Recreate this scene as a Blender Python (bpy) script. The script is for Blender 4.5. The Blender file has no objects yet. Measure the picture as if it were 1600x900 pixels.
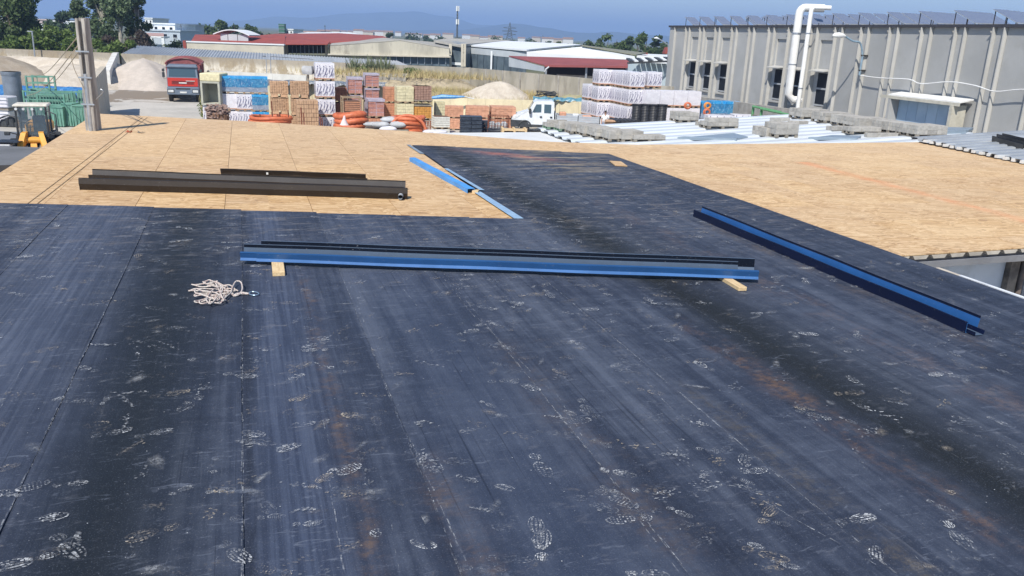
import bpy, bmesh, math, random
from mathutils import Vector, Matrix
import numpy as np

S = bpy.context.scene
COL = S.collection
rad = math.radians

# ------------------------------------------------------------------ camera
FPX = 1280.0; CX = 800.0; CY = 450.0; CAMH = 2.6      # 1600x900 photograph, eye 2.6 m above the roof deck
_D = Vector((-170.0, 4169.0, 1280.0)).normalized()     # "down" seen in camera axes (x right, y down, z forward)
_UP = -_D
_Y = (Vector((0, 0, 1)) - Vector((0, 0, 1)).dot(_D) * _D).normalized()
_X = _Y.cross(_UP)
if _X.x < 0: _X = -_X
def _c2w(c):
    c = Vector(c); return Vector((c.dot(_X), c.dot(_Y), c.dot(_UP)))
cam_d = bpy.data.cameras.new('camera'); cam = bpy.data.objects.new('camera', cam_d); COL.objects.link(cam)
cam_d.sensor_width = 36.0; cam_d.lens = FPX / 1600 * 36.0; cam_d.clip_start = 0.05; cam_d.clip_end = 60000
_r = _c2w((1, 0, 0)); _u = _c2w((0, -1, 0)); _b = _c2w((0, 0, -1))
cam.matrix_world = Matrix(((_r.x, _u.x, _b.x, 0), (_r.y, _u.y, _b.y, 0), (_r.z, _u.z, _b.z, CAMH), (0, 0, 0, 1)))
S.camera = cam

# ------------------------------------------------------------------ light
SUN_AZ = 19.0; SUN_EL = 48.0                 # the sun stands behind the camera, a little to the left
SUNDIR = Vector((math.sin(rad(SUN_AZ)) * math.cos(rad(SUN_EL)), math.cos(rad(SUN_AZ)) * math.cos(rad(SUN_EL)), -math.sin(rad(SUN_EL))))
w = bpy.data.worlds.new('World'); S.world = w; w.use_nodes = True
wn = w.node_tree; bg = wn.nodes['Background']
sky = wn.nodes.new('ShaderNodeTexSky'); sky.sky_type = 'NISHITA'; sky.sun_disc = False
sky.sun_elevation = rad(SUN_EL); sky.sun_rotation = rad(180 + SUN_AZ)
sky.air_density = 1.0; sky.dust_density = 0.0; sky.ozone_density = 3.6; sky.altitude = 50
wn.links.new(sky.outputs[0], bg.inputs[0]); bg.inputs[1].default_value = 0.105
sd = bpy.data.lights.new('sun', 'SUN'); sd.energy = 5.0; sd.angle = rad(0.53); sd.color = (1.0, 0.94, 0.85)
sun = bpy.data.objects.new('sun', sd); COL.objects.link(sun)
sun.rotation_euler = SUNDIR.to_track_quat('-Z', 'Y').to_euler()
S.view_settings.view_transform = 'Standard'; S.view_settings.look = 'None'
S.view_settings.exposure = 0.25; S.view_settings.gamma = 1.0
S.render.resolution_x = 1024; S.render.resolution_y = 576
HAZE_DENSITY = 0.00030

# ------------------------------------------------------------------ where a point of the photograph lies in the place
def ray(x, y): return _c2w((x - CX, y - CY, FPX))
def P(x, y, z=0.0):
    r = ray(x, y); return Vector((0, 0, CAMH)) + r * ((z - CAMH) / r.z)
def W(x, y, Y):
    r = ray(x, y); return Vector((0, 0, CAMH)) + r * (Y / r.y)
AZ = rad(-18.207)                             # direction of the membrane strips
U = Vector((math.sin(AZ), math.cos(AZ), 0)); V = Vector((math.cos(AZ), -math.sin(AZ), 0))
def R(u, v, z=0.0): return U * u + V * v + Vector((0, 0, z))
def uv(p): return p.dot(U), p.dot(V)
def PP(x, y, z0, g, v0):                      # point on a plane rising along V:  z = z0 + g (v - v0)
    r = ray(x, y); n = Vector((0, 0, 1)) - V * g
    c = z0 - g * v0
    return Vector((0, 0, CAMH)) + r * ((c - CAMH) / r.dot(n))
YARD = -3.7

# ------------------------------------------------------------------ mesh helpers
class MB:
    def __init__(s): s.v = []; s.f = []; s.m = []
    def add(s, vs, fs, mi=0):
        o = len(s.v); s.v += [tuple(v) for v in vs]
        s.f += [tuple(i + o for i in f) for f in fs]; s.m += [mi] * len(fs); return s
    def poly(s, pts, mi=0): return s.add(pts, [tuple(range(len(pts)))], mi)
    def box(s, x0, x1, y0, y1, z0, z1, mi=0):
        return s.add([(x0, y0, z0), (x1, y0, z0), (x1, y1, z0), (x0, y1, z0), (x0, y0, z1), (x1, y0, z1), (x1, y1, z1), (x0, y1, z1)],
                     [(0, 3, 2, 1), (4, 5, 6, 7), (0, 1, 5, 4), (1, 2, 6, 5), (2, 3, 7, 6), (3, 0, 4, 7)], mi)
    def bbox(s, x0, x1, y0, y1, z0, z1, b=0.01, mi=0):   # box with chamfered edges
        xs = (x0, x1); ys = (y0, y1); zs = (z0, z1); vs = []; idx = {}
        for i in (0, 1):
            for j in (0, 1):
                for k in (0, 1):
                    sx = 1 if i == 0 else -1; sy = 1 if j == 0 else -1; sz = 1 if k == 0 else -1
                    for a, (dx, dy, dz) in enumerate(((0, b, b), (b, 0, b), (b, b, 0))):
                        idx[(i, j, k, a)] = len(vs); vs.append((xs[i] + sx * dx, ys[j] + sy * dy, zs[k] + sz * dz))
        F = []
        for i in (0, 1):
            q = [idx[(i, 0, 0, 0)], idx[(i, 1, 0, 0)], idx[(i, 1, 1, 0)], idx[(i, 0, 1, 0)]]; F.append(q if i else q[::-1])
            q = [idx[(0, i, 0, 1)], idx[(1, i, 0, 1)], idx[(1, i, 1, 1)], idx[(0, i, 1, 1)]]; F.append(q[::-1] if i else q)
            q = [idx[(0, 0, i, 2)], idx[(1, 0, i, 2)], idx[(1, 1, i, 2)], idx[(0, 1, i, 2)]]; F.append(q if i else q[::-1])
        for i in (0, 1):
            for j in (0, 1):
                F.append([idx[(i, j, 0, 0)], idx[(i, j, 1, 0)], idx[(i, j, 1, 1)], idx[(i, j, 0, 1)]])
                F.append([idx[(i, 0, j, 0)], idx[(i, 1, j, 0)], idx[(i, 1, j, 2)], idx[(i, 0, j, 2)]])
                F.append([idx[(0, i, j, 1)], idx[(1, i, j, 1)], idx[(1, i, j, 2)], idx[(0, i, j, 2)]])
                for k in (0, 1): F.append([idx[(i, j, k, a)] for a in range(3)])
        s.add(vs, F, mi); return s
    def pbox(s, o, a, b, c, mi=0):                       # parallelepiped from a corner and three edges
        o = Vector(o); a = Vector(a); b = Vector(b); c = Vector(c)
        vs = [o, o + a, o + a + b, o + b, o + c, o + a + c, o + a + b + c, o + b + c]
        return s.add(vs, [(0, 3, 2, 1), (4, 5, 6, 7), (0, 1, 5, 4), (1, 2, 6, 5), (2, 3, 7, 6), (3, 0, 4, 7)], mi)
    def prism(s, pts, d, mi=0):                          # polygon pts extruded by vector d
        n = len(pts); a = [Vector(p) for p in pts]; b = [p + Vector(d) for p in a]
        return s.add(a + b, [tuple(range(n))[::-1], tuple(range(n, 2 * n))] + [(i, (i + 1) % n, n + (i + 1) % n, n + i) for i in range(n)], mi)
    def tube(s, pts, r, n=8, mi=0, cap=True, closed=False):
        pts = [Vector(p) for p in pts]; m = len(pts); o = len(s.v); up = None
        rr = r if isinstance(r, (list, tuple)) else [r] * m
        for i, p in enumerate(pts):
            if closed: t = pts[(i + 1) % m] - pts[i - 1]
            else: t = pts[min(i + 1, m - 1)] - pts[max(i - 1, 0)]
            t.normalize()
            if up is None: up = Vector((0, 0, 1)) if abs(t.z) < 0.9 else Vector((1, 0, 0))
            a = t.cross(up)
            if a.length < 1e-5: a = t.cross(Vector((0.3, 1, 0.2)))
            a.normalize(); b = a.cross(t); up = b
            for k in range(n):
                q = 2 * math.pi * k / n; s.v.append(tuple(p + (a * math.cos(q) + b * math.sin(q)) * rr[i]))
        for i in range(m if closed else m - 1):
            j = (i + 1) % m
            for k in range(n):
                s.f.append((o + i * n + k, o + i * n + (k + 1) % n, o + j * n + (k + 1) % n, o + j * n + k)); s.m.append(mi)
        if cap and not closed:
            s.f.append(tuple(o + k for k in range(n))[::-1]); s.m.append(mi)
            s.f.append(tuple(o + (m - 1) * n + k for k in range(n))); s.m.append(mi)
        return s
    def cyl(s, p0, p1, r0, r1=None, n=16, mi=0, cap=True): return s.tube([p0, p1], [r0, r0 if r1 is None else r1], n, mi, cap)
    def build(s, name, mats, parent=None, smooth=False, loc=None, kind=None, label=None, raw=False):
        me = bpy.data.meshes.new(name)
        off = Vector((0, 0, 0))
        if parent is not None and not raw and parent.name in WLOC:
            off = WLOC[parent.name]
        vs = [(x - off.x, y - off.y, z - off.z) for x, y, z in s.v]
        me.from_pydata(vs, [], s.f)
        if not isinstance(mats, (list, tuple)): mats = [mats]
        for m in mats: me.materials.append(m)
        if len(mats) > 1: me.polygons.foreach_set('material_index', s.m)
        if smooth: me.polygons.foreach_set('use_smooth', [True] * len(s.f))
        bm = bmesh.new(); bm.from_mesh(me); bmesh.ops.recalc_face_normals(bm, faces=bm.faces)
        if smooth:
            for e in bm.edges:
                if len(e.link_faces) == 2 and e.calc_face_angle(0) > 0.7: e.smooth = False
        bm.to_mesh(me); bm.free()
        o = bpy.data.objects.new(name, me); COL.objects.link(o)
        if parent is not None:
            o.parent = parent
            if parent.name in WLOC and not raw: WLOC[o.name] = off
        if loc is not None: o.location = loc
        if kind: o['kind'] = kind
        if label: o['label'] = label
        return o
WLOC = {}
def tag(o, label, cat, group=None, kind=None):
    if label: o['label'] = label
    if cat: o['category'] = cat
    if group: o['group'] = group
    if kind: o['kind'] = kind
    return o
def thing(name, label, cat, loc=(0, 0, 0), rz=0.0, group=None, world=False):
    """an Empty at the base of a thing; world=True: its parts are given in world coordinates"""
    o = bpy.data.objects.new(name, None); COL.objects.link(o); o.empty_display_size = 0.3
    o.location = loc; o.rotation_euler = (0, 0, rz)
    if world: WLOC[o.name] = Vector(loc)
    return tag(o, label, cat, group)
KIDS = {}
def dup(root, loc, rz=None, label=None, group=None, scale=None):
    r = root.copy(); COL.objects.link(r); r.location = loc
    if rz is not None: r.rotation_euler = (0, 0, rz)
    if label: r['label'] = label
    if group: r['group'] = group
    if scale: r.scale = scale
    for ch in list(root.children):
        c = ch.copy(); COL.objects.link(c); c.parent = r
        for g in list(ch.children):
            d = g.copy(); COL.objects.link(d); d.parent = c
    return r
def child(src, parent, loc=(0, 0, 0), rot=(0, 0, 0), scale=None):      # another copy of a part (shares its mesh)
    c = src.copy(); COL.objects.link(c); c.parent = parent; c.location = loc; c.rotation_euler = rot
    if scale: c.scale = scale
    return c
def clip(poly, a, b):                         # keep the part of a 2-D polygon left of a->b
    out = []; n = len(poly)
    def sd(p): return (b[0] - a[0]) * (p[1] - a[1]) - (b[1] - a[1]) * (p[0] - a[0])
    for i in range(n):
        p = poly[i]; q = poly[(i + 1) % n]; sp = sd(p); sq = sd(q)
        if sp >= 0: out.append(p)
        if (sp > 0 and sq < 0) or (sp < 0 and sq > 0):
            t = sp / (sp - sq); out.append((p[0] + t * (q[0] - p[0]), p[1] + t * (q[1] - p[1])))
    return out
def clip_poly(poly, conv):
    for i in range(len(conv)):
        poly = clip(poly, conv[i], conv[(i + 1) % len(conv)])
        if len(poly) < 3: return []
    return poly
def area(p): return 0.5 * abs(sum(p[i][0] * p[(i + 1) % len(p)][1] - p[(i + 1) % len(p)][0] * p[i][1] for i in range(len(p))))
def fastmesh(name, verts, faces_n, mats, corner=4, attr=None, parent=None, kind=None, smooth=False):
    """numpy verts (N,3) whose every `corner` verts form a face"""
    me = bpy.data.meshes.new(name); n = len(verts); nf = n // corner
    me.vertices.add(n); me.vertices.foreach_set('co', np.asarray(verts, dtype=np.float32).ravel())
    me.loops.add(n); me.loops.foreach_set('vertex_index', np.arange(n, dtype=np.int32))
    me.polygons.add(nf); me.polygons.foreach_set('loop_start', np.arange(0, n, corner, dtype=np.int32))
    me.polygons.foreach_set('loop_total', np.full(nf, corner, dtype=np.int32))
    me.update(calc_edges=True); me.validate()
    for m in (mats if isinstance(mats, list) else [mats]): me.materials.append(m)
    if attr is not None:
        a = me.attributes.new('amount', 'FLOAT', 'POINT'); a.data.foreach_set('value', np.asarray(attr, dtype=np.float32))
    o = bpy.data.objects.new(name, me); COL.objects.link(o)
    if parent is not None: o.parent = parent
    if kind: o['kind'] = kind
    return o

# ------------------------------------------------------------------ materials
class G:
    def __init__(s, name, rough=0.7, metal=0.0, spec=0.5):
        s.mat = bpy.data.materials.new(name); s.mat.use_nodes = True; s.t = s.mat.node_tree
        s.b = s.t.nodes['Principled BSDF']; s.b.inputs['Roughness'].default_value = rough
        s.b.inputs['Metallic'].default_value = metal; s.b.inputs['Specular IOR Level'].default_value = spec
    def n(s, ty, **k):
        x = s.t.nodes.new('ShaderNode' + ty)
        for a, b in k.items(): setattr(x, a, b)
        return x
    def _in(s, sock, v):
        if hasattr(v, 'is_output') or isinstance(v, bpy.types.NodeSocket): s.t.links.new(v, sock)
        elif v is not None:
            if isinstance(v, (tuple, list)) and len(v) == 3 and len(sock.default_value) == 4: v = (*v, 1)
            sock.default_value = v
    def math(s, op, a, b=None, c=None, clamp=False):
        x = s.n('Math', operation=op, use_clamp=clamp); s._in(x.inputs[0], a)
        if b is not None: s._in(x.inputs[1], b)
        if c is not None: s._in(x.inputs[2], c)
        return x.outputs[0]
    def vmul(s, v, m):
        x = s.n('VectorMath', operation='MULTIPLY'); s._in(x.inputs[0], v); s._in(x.inputs[1], m); return x.outputs[0]
    def vadd(s, v, m):
        x = s.n('VectorMath', operation='ADD'); s._in(x.inputs[0], v); s._in(x.inputs[1], m); return x.outputs[0]
    def dot(s, v, m):
        x = s.n('VectorMath', operation='DOT_PRODUCT'); s._in(x.inputs[0], v); s._in(x.inputs[1], m); return x.outputs['Value']
    def comb(s, a, b, c=0.0):
        x = s.n('CombineXYZ'); s._in(x.inputs[0], a); s._in(x.inputs[1], b); s._in(x.inputs[2], c); return x.outputs[0]
    def sep(s, v):
        x = s.n('SeparateXYZ'); s._in(x.inputs[0], v); return x.outputs
    def mix(s, f, a, b, mode='MIX'):
        x = s.n('Mix', data_type='RGBA', blend_type=mode); s._in(x.inputs[0], f); s._in(x.inputs[6], a); s._in(x.inputs[7], b); return x.outputs[2]
    def noise(s, v, scale=1.0, detail=4, rough=0.5, dist=0.0):
        x = s.n('TexNoise'); s._in(x.inputs['Vector'], v); x.inputs['Scale'].default_value = scale
        x.inputs['Detail'].default_value = detail; x.inputs['Roughness'].default_value = rough; x.inputs['Distortion'].default_value = dist
        return x.outputs[0]
    def voro(s, v, scale=1.0, feature='F1', out=0, rnd=1.0):
        x = s.n('TexVoronoi', feature=feature); s._in(x.inputs['Vector'], v); x.inputs['Scale'].default_value = scale
        x.inputs['Randomness'].default_value = rnd; return x.outputs[out]
    def step(s, f, lo, hi):                   # smooth step lo..hi -> 0..1
        x = s.n('MapRange', interpolation_type='SMOOTHSTEP'); s._in(x.inputs[0], f)
        x.inputs[1].default_value = lo; x.inputs[2].default_value = hi; return x.outputs[0]
    def ramp(s, f, *st):
        x = s.n('ValToRGB'); s._in(x.inputs[0], f); e = x.color_ramp.elements
        while len(e) < len(st): e.new(0.5)
        for i, (p, c) in enumerate(st): e[i].position = p; e[i].color = (*c, 1)
        return x.outputs[0]
    def obj(s): return s.n('TexCoord').outputs['Object']
    def pos(s): return s.n('NewGeometry').outputs['Position']
    def rnd(s): return s.n('ObjectInfo').outputs['Random']
    def island(s): return s.n('NewGeometry').outputs['Random Per Island']
    def color(s, c): s._in(s.b.inputs['Base Color'], c)
    def rough(s, c): s._in(s.b.inputs['Roughness'], c)
    def bump(s, h, strength=0.4, dist=0.02):
        x = s.n('Bump'); x.inputs['Strength'].default_value = strength; x.inputs['Distance'].default_value = dist
        s._in(x.inputs['Height'], h); s.t.links.new(x.outputs[0], s.b.inputs['Normal'])
def mul(c, k): return tuple(min(1, x * k) for x in c)
def M(name, c, c2=None, scale=4.0, rough=0.7, metal=0.0, spec=0.4, bump=0.0, bs=None, rv=0.12, stretch=(1, 1, 1), lo=0.35, hi=0.65, dirt=None, dirt_amt=0.3):
    """everyday surface: base colour varied by noise, a bit of dirt, relief, per-object tint"""
    g = G(name, rough, metal, spec); p = g.vmul(g.obj(), stretch)
    if rv: p = g.vadd(p, g.vmul(g.comb(g.rnd(), g.math('MULTIPLY', g.rnd(), 7.3), 0.0), (31.0, 17.0, 0.0)))
    n = g.noise(p, scale, 6, 0.6)
    col = g.mix(g.step(n, lo, hi), c, c2 or mul(c, 0.78))
    if dirt:
        d = g.step(g.noise(p, scale * 0.35 + 0.7, 7, 0.7), 0.5, 0.72)
        col = g.mix(g.math('MULTIPLY', d, dirt_amt), col, dirt)
    if rv:
        k = g.math('MULTIPLY_ADD', g.rnd(), rv, 1 - rv / 2); col = g.mix(1.0, col, g.comb(k, k, k), 'MULTIPLY')
    g.color(col)
    if bump: g.bump(g.noise(p, bs or scale * 6, 5, 0.6), bump, 0.02)
    return g.mat

# ================================================================== SKY-SIDE SETTING: ground, hills
def m_ground():
    g = G('far_ground', 0.95); p = g.pos()
    n = g.noise(p, 0.012, 6, 0.6); n2 = g.noise(p, 0.15, 5)
    c = g.mix(g.step(n, 0.4, 0.6), (0.075, 0.09, 0.04), (0.16, 0.145, 0.085)); c = g.mix(g.step(n2, 0.35, 0.7), c, (0.10, 0.12, 0.055))
    g.color(c); return g.mat
MB().box(-9000, 9000, -2000, 16000, YARD - 1.0, YARD - 0.05).build('ground', m_ground(), kind='structure')
def m_yard():
    g = G('yard_concrete', 0.9, spec=0.25); p = g.pos()
    n = g.noise(p, 0.22, 8, 0.65); n2 = g.noise(p, 2.5, 6, 0.6)
    c = g.mix(g.step(n, 0.38, 0.62), (0.52, 0.49, 0.44), (0.42, 0.40, 0.36)); c = g.mix(g.math('MULTIPLY', g.step(n2, 0.5, 0.75), 0.35), c, (0.30, 0.28, 0.25))
    # damp brown sludge spread in front of the gravel bay
    q = g.vmul(g.vadd(p, (33.5, -75.5, 0.0)), (0.17, 0.11, 0.0)); d = g.n('VectorMath', operation='LENGTH'); g._in(d.inputs[0], q)
    w_ = g.noise(p, 0.5, 6, 0.6, 0.8); e = g.math('ADD', d.outputs['Value'], g.math('MULTIPLY', g.math('SUBTRACT', w_, 0.5), 2.6))
    c = g.mix(g.math('SUBTRACT', 1.0, g.step(e, 0.75, 0.85)), c, (0.24, 0.20, 0.155))
    # cast shadow by the loader, painted into the ground colour
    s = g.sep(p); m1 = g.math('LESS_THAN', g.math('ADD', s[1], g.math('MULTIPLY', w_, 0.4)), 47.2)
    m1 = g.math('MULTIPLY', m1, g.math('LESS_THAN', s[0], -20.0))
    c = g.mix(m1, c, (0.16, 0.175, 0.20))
    g.color(c); g.bump(n2, 0.3, 0.02); return g.mat
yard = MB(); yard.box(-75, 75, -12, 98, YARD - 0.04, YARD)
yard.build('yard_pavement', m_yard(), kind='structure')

def hill(name, D, pts, col, seed, wobble=6.0, depth=900):
    rnd = random.Random(seed); g = G(name + '_surface', 1.0, spec=0.0); p = g.pos()
    g.color(g.mix(g.step(g.noise(p, 0.004, 6), 0.4, 0.6), col, mul(col, 0.7)))
    xs = [pts[0][0] + (pts[-1][0] - pts[0][0]) * i / 90 for i in range(91)]
    def yy(x):
        for (a, ya), (b, yb) in zip(pts, pts[1:]):
            if a <= x <= b: t = (x - a) / (b - a); t = t * t * (3 - 2 * t); return ya + (yb - ya) * t
        return pts[-1][1]
    mb = MB(); rows = 14; N = len(xs); vs = []
    ph = [rnd.uniform(0, 6.28) for _ in range(8)]
    for j in range(rows):
        t = j / (rows - 1); Y = D - depth + 2 * depth * t; prof = math.sin(math.pi * t) ** 0.8
        for i, x in enumerate(xs):
            top = W(x, yy(x), D); zt = top.z + wobble * sum(math.sin(i * (0.13 + 0.17 * k) + ph[k] + j * 0.7) / (k + 1) for k in range(6))
            X = top.x * (Y / D) ** 0.3
            vs.append((X, Y, (YARD - 0.5) + max(0.0, zt - YARD) * prof))
    fs = [(j * N + i, j * N + i + 1, (j + 1) * N + i + 1, (j + 1) * N + i) for j in range(rows - 1) for i in range(N - 1)]
    mb.add(vs, fs); mb.build(name, g.mat, smooth=True, kind='structure')
hill('hills', 7600, [(150, 48), (330, 38), (470, 26), (560, 20), (640, 17), (690, 26), (750, 40), (860, 52), (1000, 60)], (0.07, 0.085, 0.06), 3, 9)
hill('hills_near', 5600, [(560, 54), (640, 48), (700, 46), (770, 42), (810, 38), (850, 44), (905, 52), (960, 50), (1030, 56), (1120, 62)], (0.06, 0.075, 0.05), 5, 6, 600)
hill('hills_side', 6500, [(-400, 30), (-100, 18), (100, 26), (260, 36), (420, 44), (560, 50)], (0.07, 0.085, 0.06), 8, 8)

# ================================================================== OUR BUILDING: deck boards, membrane, walls
def m_osb(tint=1.0):
    g = G('osb', 0.72, spec=0.3); p = g.pos(); u = g.dot(p, tuple(U)); v = g.dot(p, tuple(V)); r = g.rnd()
    q = g.comb(g.math('ADD', v, g.math('MULTIPLY', r, 9.0)), g.math('ADD', u, g.math('MULTIPLY', r, 5.0)))
    warp = g.noise(q, 2.0, 2); q = g.vadd(q, g.comb(warp, g.math('MULTIPLY', warp, -0.4)))
    a = g.sep(g.voro(g.vmul(q, (9, 34, 1)), 1.0, out=1))[0]; b = g.sep(g.voro(g.vmul(q, (12, 25, 1)), 1.0, out=1))[1]
    d = g.sep(g.voro(g.vmul(q, (6.5, 16, 1)), 1.0, out=1))[2]
    f = g.math('ADD', g.math('MULTIPLY', a, 0.45), g.math('ADD', g.math('MULTIPLY', b, 0.3), g.math('MULTIPLY', d, 0.25)))
    c = g.ramp(f, (0.12, (0.29, 0.165, 0.08)), (0.36, (0.49, 0.315, 0.155)), (0.56, (0.58, 0.395, 0.215)), (0.85, (0.72, 0.54, 0.33)))
    # pale dusty and warmer zones, board by board
    c = g.mix(g.math('MULTIPLY', g.step(g.noise(q, 0.5, 4), 0.4, 0.7), 0.35), c, (0.66, 0.49, 0.30))
    k = g.math('MULTIPLY_ADD', r, 0.12, 0.91); kb = g.math('MULTIPLY_ADD', r, 0.05, 0.87); c = g.mix(1.0, c, g.comb(k, g.math('MULTIPLY', k, 0.965), kb), 'MULTIPLY')
    far = g.step(u, 11.0, 23.5); c = g.mix(g.math('MULTIPLY', far, 0.28), c, (0.72, 0.56, 0.38))   # boards get paler towards the far edge
    right = g.math('MULTIPLY', g.step(v, 7.8, 8.6), g.step(g.noise(q, 1.3, 5), 0.25, 0.8)); c = g.mix(g.math('MULTIPLY', right, 0.35), c, (0.78, 0.60, 0.38))
    # red marking-chalk dust along the right part
    dst = g.math('ABSOLUTE', g.math('SUBTRACT', v, g.math('MULTIPLY_ADD', u, 0.055, 11.72)))
    ln = g.math('SUBTRACT', 1.0, g.step(g.math('ADD', dst, g.math('MULTIPLY', g.noise(q, 2.2, 5), 0.5)), 0.15, 0.62)); ln = g.math('MULTIPLY', ln, g.step(g.noise(p, 1.1, 3), 0.3, 0.6))
    ln = g.math('MULTIPLY', ln, g.math('LESS_THAN', u, 16.6)); c = g.mix(g.math('MULTIPLY', ln, 0.55), c, (0.72, 0.27, 0.12))
    sp = g.math('GREATER_THAN', g.noise(p, 15.0, 3), 0.73); c = g.mix(g.math('MULTIPLY', sp, 0.6), c, (0.12, 0.09, 0.10))
    g.color(c); g.bump(f, 0.25, 0.004); return g.mat
OSB = m_osb()

def m_membrane():
    g = G('bitumen_membrane', 0.7, spec=0.22); p = g.pos(); u = g.dot(p, tuple(U)); v = g.dot(p, tuple(V)); r = g.rnd()
    q = g.comb(v, u)
    def N(sv, su, scale=1.0, det=6, ro=0.62, off=0.0): return g.noise(g.vadd(g.vmul(q, (sv, su, 0.0)), (off, off * 0.7, 0.0)), scale, det, ro)
    warp = N(0.8, 0.25, 1, 3); v2 = g.math('ADD', v, g.math('MULTIPLY', g.math('SUBTRACT', warp, 0.5), 0.5))
    streak = N(5.5, 0.16, 1, 5, 0.6, 3); fine = N(26, 0.5, 1, 4, 0.6, 7); big = N(0.7, 0.30, 1, 4, 0.55, 11); cross = N(1.2, 6.0, 1, 5, 0.65, 5)
    dark = (0.014, 0.018, 0.031); midc = (0.032, 0.041, 0.066); light = (0.080, 0.096, 0.134)
    mot = N(5.0, 4.0, 1, 7, 0.7, 15); f = g.math('ADD', g.math('MULTIPLY', streak, 0.30), g.math('ADD', g.math('MULTIPLY', fine, 0.12), g.math('ADD', g.math('MULTIPLY', big, 0.26), g.math('ADD', g.math('MULTIPLY', cross, 0.12), g.math('MULTIPLY', mot, 0.20)))))
    f = g.math('ADD', f, g.math('MULTIPLY', g.math('SUBTRACT', r, 0.5), 0.05))
    c = g.ramp(f, (0.38, dark), (0.49, midc), (0.61, light))
    def gauss(x, c0, wd): t = g.math('DIVIDE', g.math('SUBTRACT', x, c0), wd); return g.math('EXPONENT', g.math('MULTIPLY', g.math('MULTIPLY', t, t), -1.0))
    # pale rolled zones, dark unfaded bands
    c = g.mix(g.math('MULTIPLY', gauss(v2, -2.0, 0.55), 0.62), c, g.mix(g.step(fine, 0.4, 0.65), (0.060, 0.076, 0.120), (0.105, 0.126, 0.180)))
    c = g.mix(g.math('MULTIPLY', gauss(v2, 0.20, 0.30), 0.6), c, g.mix(g.step(fine, 0.38, 0.62), (0.040, 0.054, 0.095), (0.078, 0.100, 0.158)))
    c = g.mix(g.math('MULTIPLY', gauss(v2, 1.45, 0.5), 0.35), c, (0.048, 0.066, 0.112))
    c = g.mix(g.math('MULTIPLY', gauss(v2, 4.42, 0.34), g.math('MULTIPLY', g.step(N(1.0, 0.5, 1, 7, .7, 21), 0.22, 0.46), 1.0)), c, (0.012, 0.014, 0.016))
    c = g.mix(g.math('MULTIPLY', gauss(v2, 4.9, 0.35), 0.35), c, (0.026, 0.030, 0.038))
    lm = g.math('MULTIPLY', gauss(v2, -0.85, 0.42), g.step(N(1.1, 0.35, 1, 7, .7, 31), 0.2, 0.45)); c = g.mix(g.math('MULTIPLY', lm, 0.95), c, (0.012, 0.016, 0.022))
    c = g.mix(g.math('MULTIPLY', g.math('MULTIPLY', gauss(v, -0.09, 0.045), g.step(N(8, 1.2, 1, 4, .6, 2), 0.3, 0.5)), 0.7), c, (0.016, 0.02, 0.032))
    # rubbed cement dust, streaked along the rolls and smeared across them
    s1 = g.math('MULTIPLY', g.step(N(3.2, 9.0, 1, 7, 0.72, 41), 0.56, 0.80), g.step(N(0.9, 0.5, 1, 3, .5, 43), 0.36, 0.60)); c = g.mix(g.math('MULTIPLY', s1, 0.75), c, (0.20, 0.205, 0.23)); s3 = g.step(N(9.0, 14.0, 1, 8, 0.8, 141), 0.55, 0.78); c = g.mix(g.math('MULTIPLY', s3, 0.40), c, (0.17, 0.18, 0.21))
    s2 = g.math('MULTIPLY', g.step(N(34, 0.8, 1, 5, 0.6, 47), 0.60, 0.76), g.step(N(1.3, 0.4, 1, 3, .5, 49), 0.45, 0.7)); c = g.mix(g.math('MULTIPLY', s2, 0.32), c, (0.20, 0.215, 0.25))
    grain = g.step(g.noise(q, 110.0, 3, 0.6), 0.56, 0.74); c = g.mix(g.math('MULTIPLY', grain, 0.42), c, (0.20, 0.22, 0.26))
    gd = g.step(g.noise(g.vmul(q, (1.0, 0.7, 0.0)), 55.0, 3, 0.6), 0.55, 0.8); c = g.mix(g.math('MULTIPLY', gd, 0.35), c, (0.012, 0.016, 0.028))
    # crisp overlapping smears left by dragged soles, most of them across the rolls
    for k_, (sv, su, lo_, am_) in enumerate(((4.5, 17.0, .585, .42), (9.0, 26.0, .60, .34), (14.0, 7.0, .62, .26))):
        sm = g.noise(g.vadd(g.vmul(q, (sv, su, 0.0)), (k_ * 7.7, k_ * 3.1, 0.0)), 1.0, 8, 0.68, 1.3); mk = g.step(N(0.8, 0.7, 1, 5, .6, 151 + k_ * 9), 0.34, 0.58)
        c = g.mix(g.math('MULTIPLY', g.math('MULTIPLY', g.step(sm, lo_, lo_ + 0.09), mk), am_), c, (0.19, 0.215, 0.27))
    dk = g.math('MULTIPLY', g.step(N(40, 0.35, 1, 3, 0.5, 171), 0.62, 0.70), g.step(N(1.5, 0.5, 1, 3, .5, 173), 0.42, 0.6)); c = g.mix(g.math('MULTIPLY', dk, 0.55), c, (0.012, 0.016, 0.028))
    # rusty brown and earthy stains that follow puddle edges
    def stain(v0, u0, u1, wd, amt, col, off):
        m_ = g.math('MULTIPLY', gauss(g.math('ADD', v, g.math('MULTIPLY', g.math('SUBTRACT', N(0.9, 0.9, 1, 4, .6, off), 0.5), wd * 2.4)), v0, wd), g.math('MULTIPLY', g.step(u, u0 - 0.6, u0 + 0.2), g.math('SUBTRACT', 1.0, g.step(u, u1 - 0.3, u1 + 0.6))))
        m_ = g.math('MULTIPLY', m_, g.math('MULTIPLY', g.step(N(2.6, 1.6, 1, 8, 0.75, off + 1), 0.42, 0.62), g.step(N(9.0, 14.0, 1, 7, 0.8, off + 5), 0.38, 0.60))); return g.math('MULTIPLY', m_, amt), col
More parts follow.
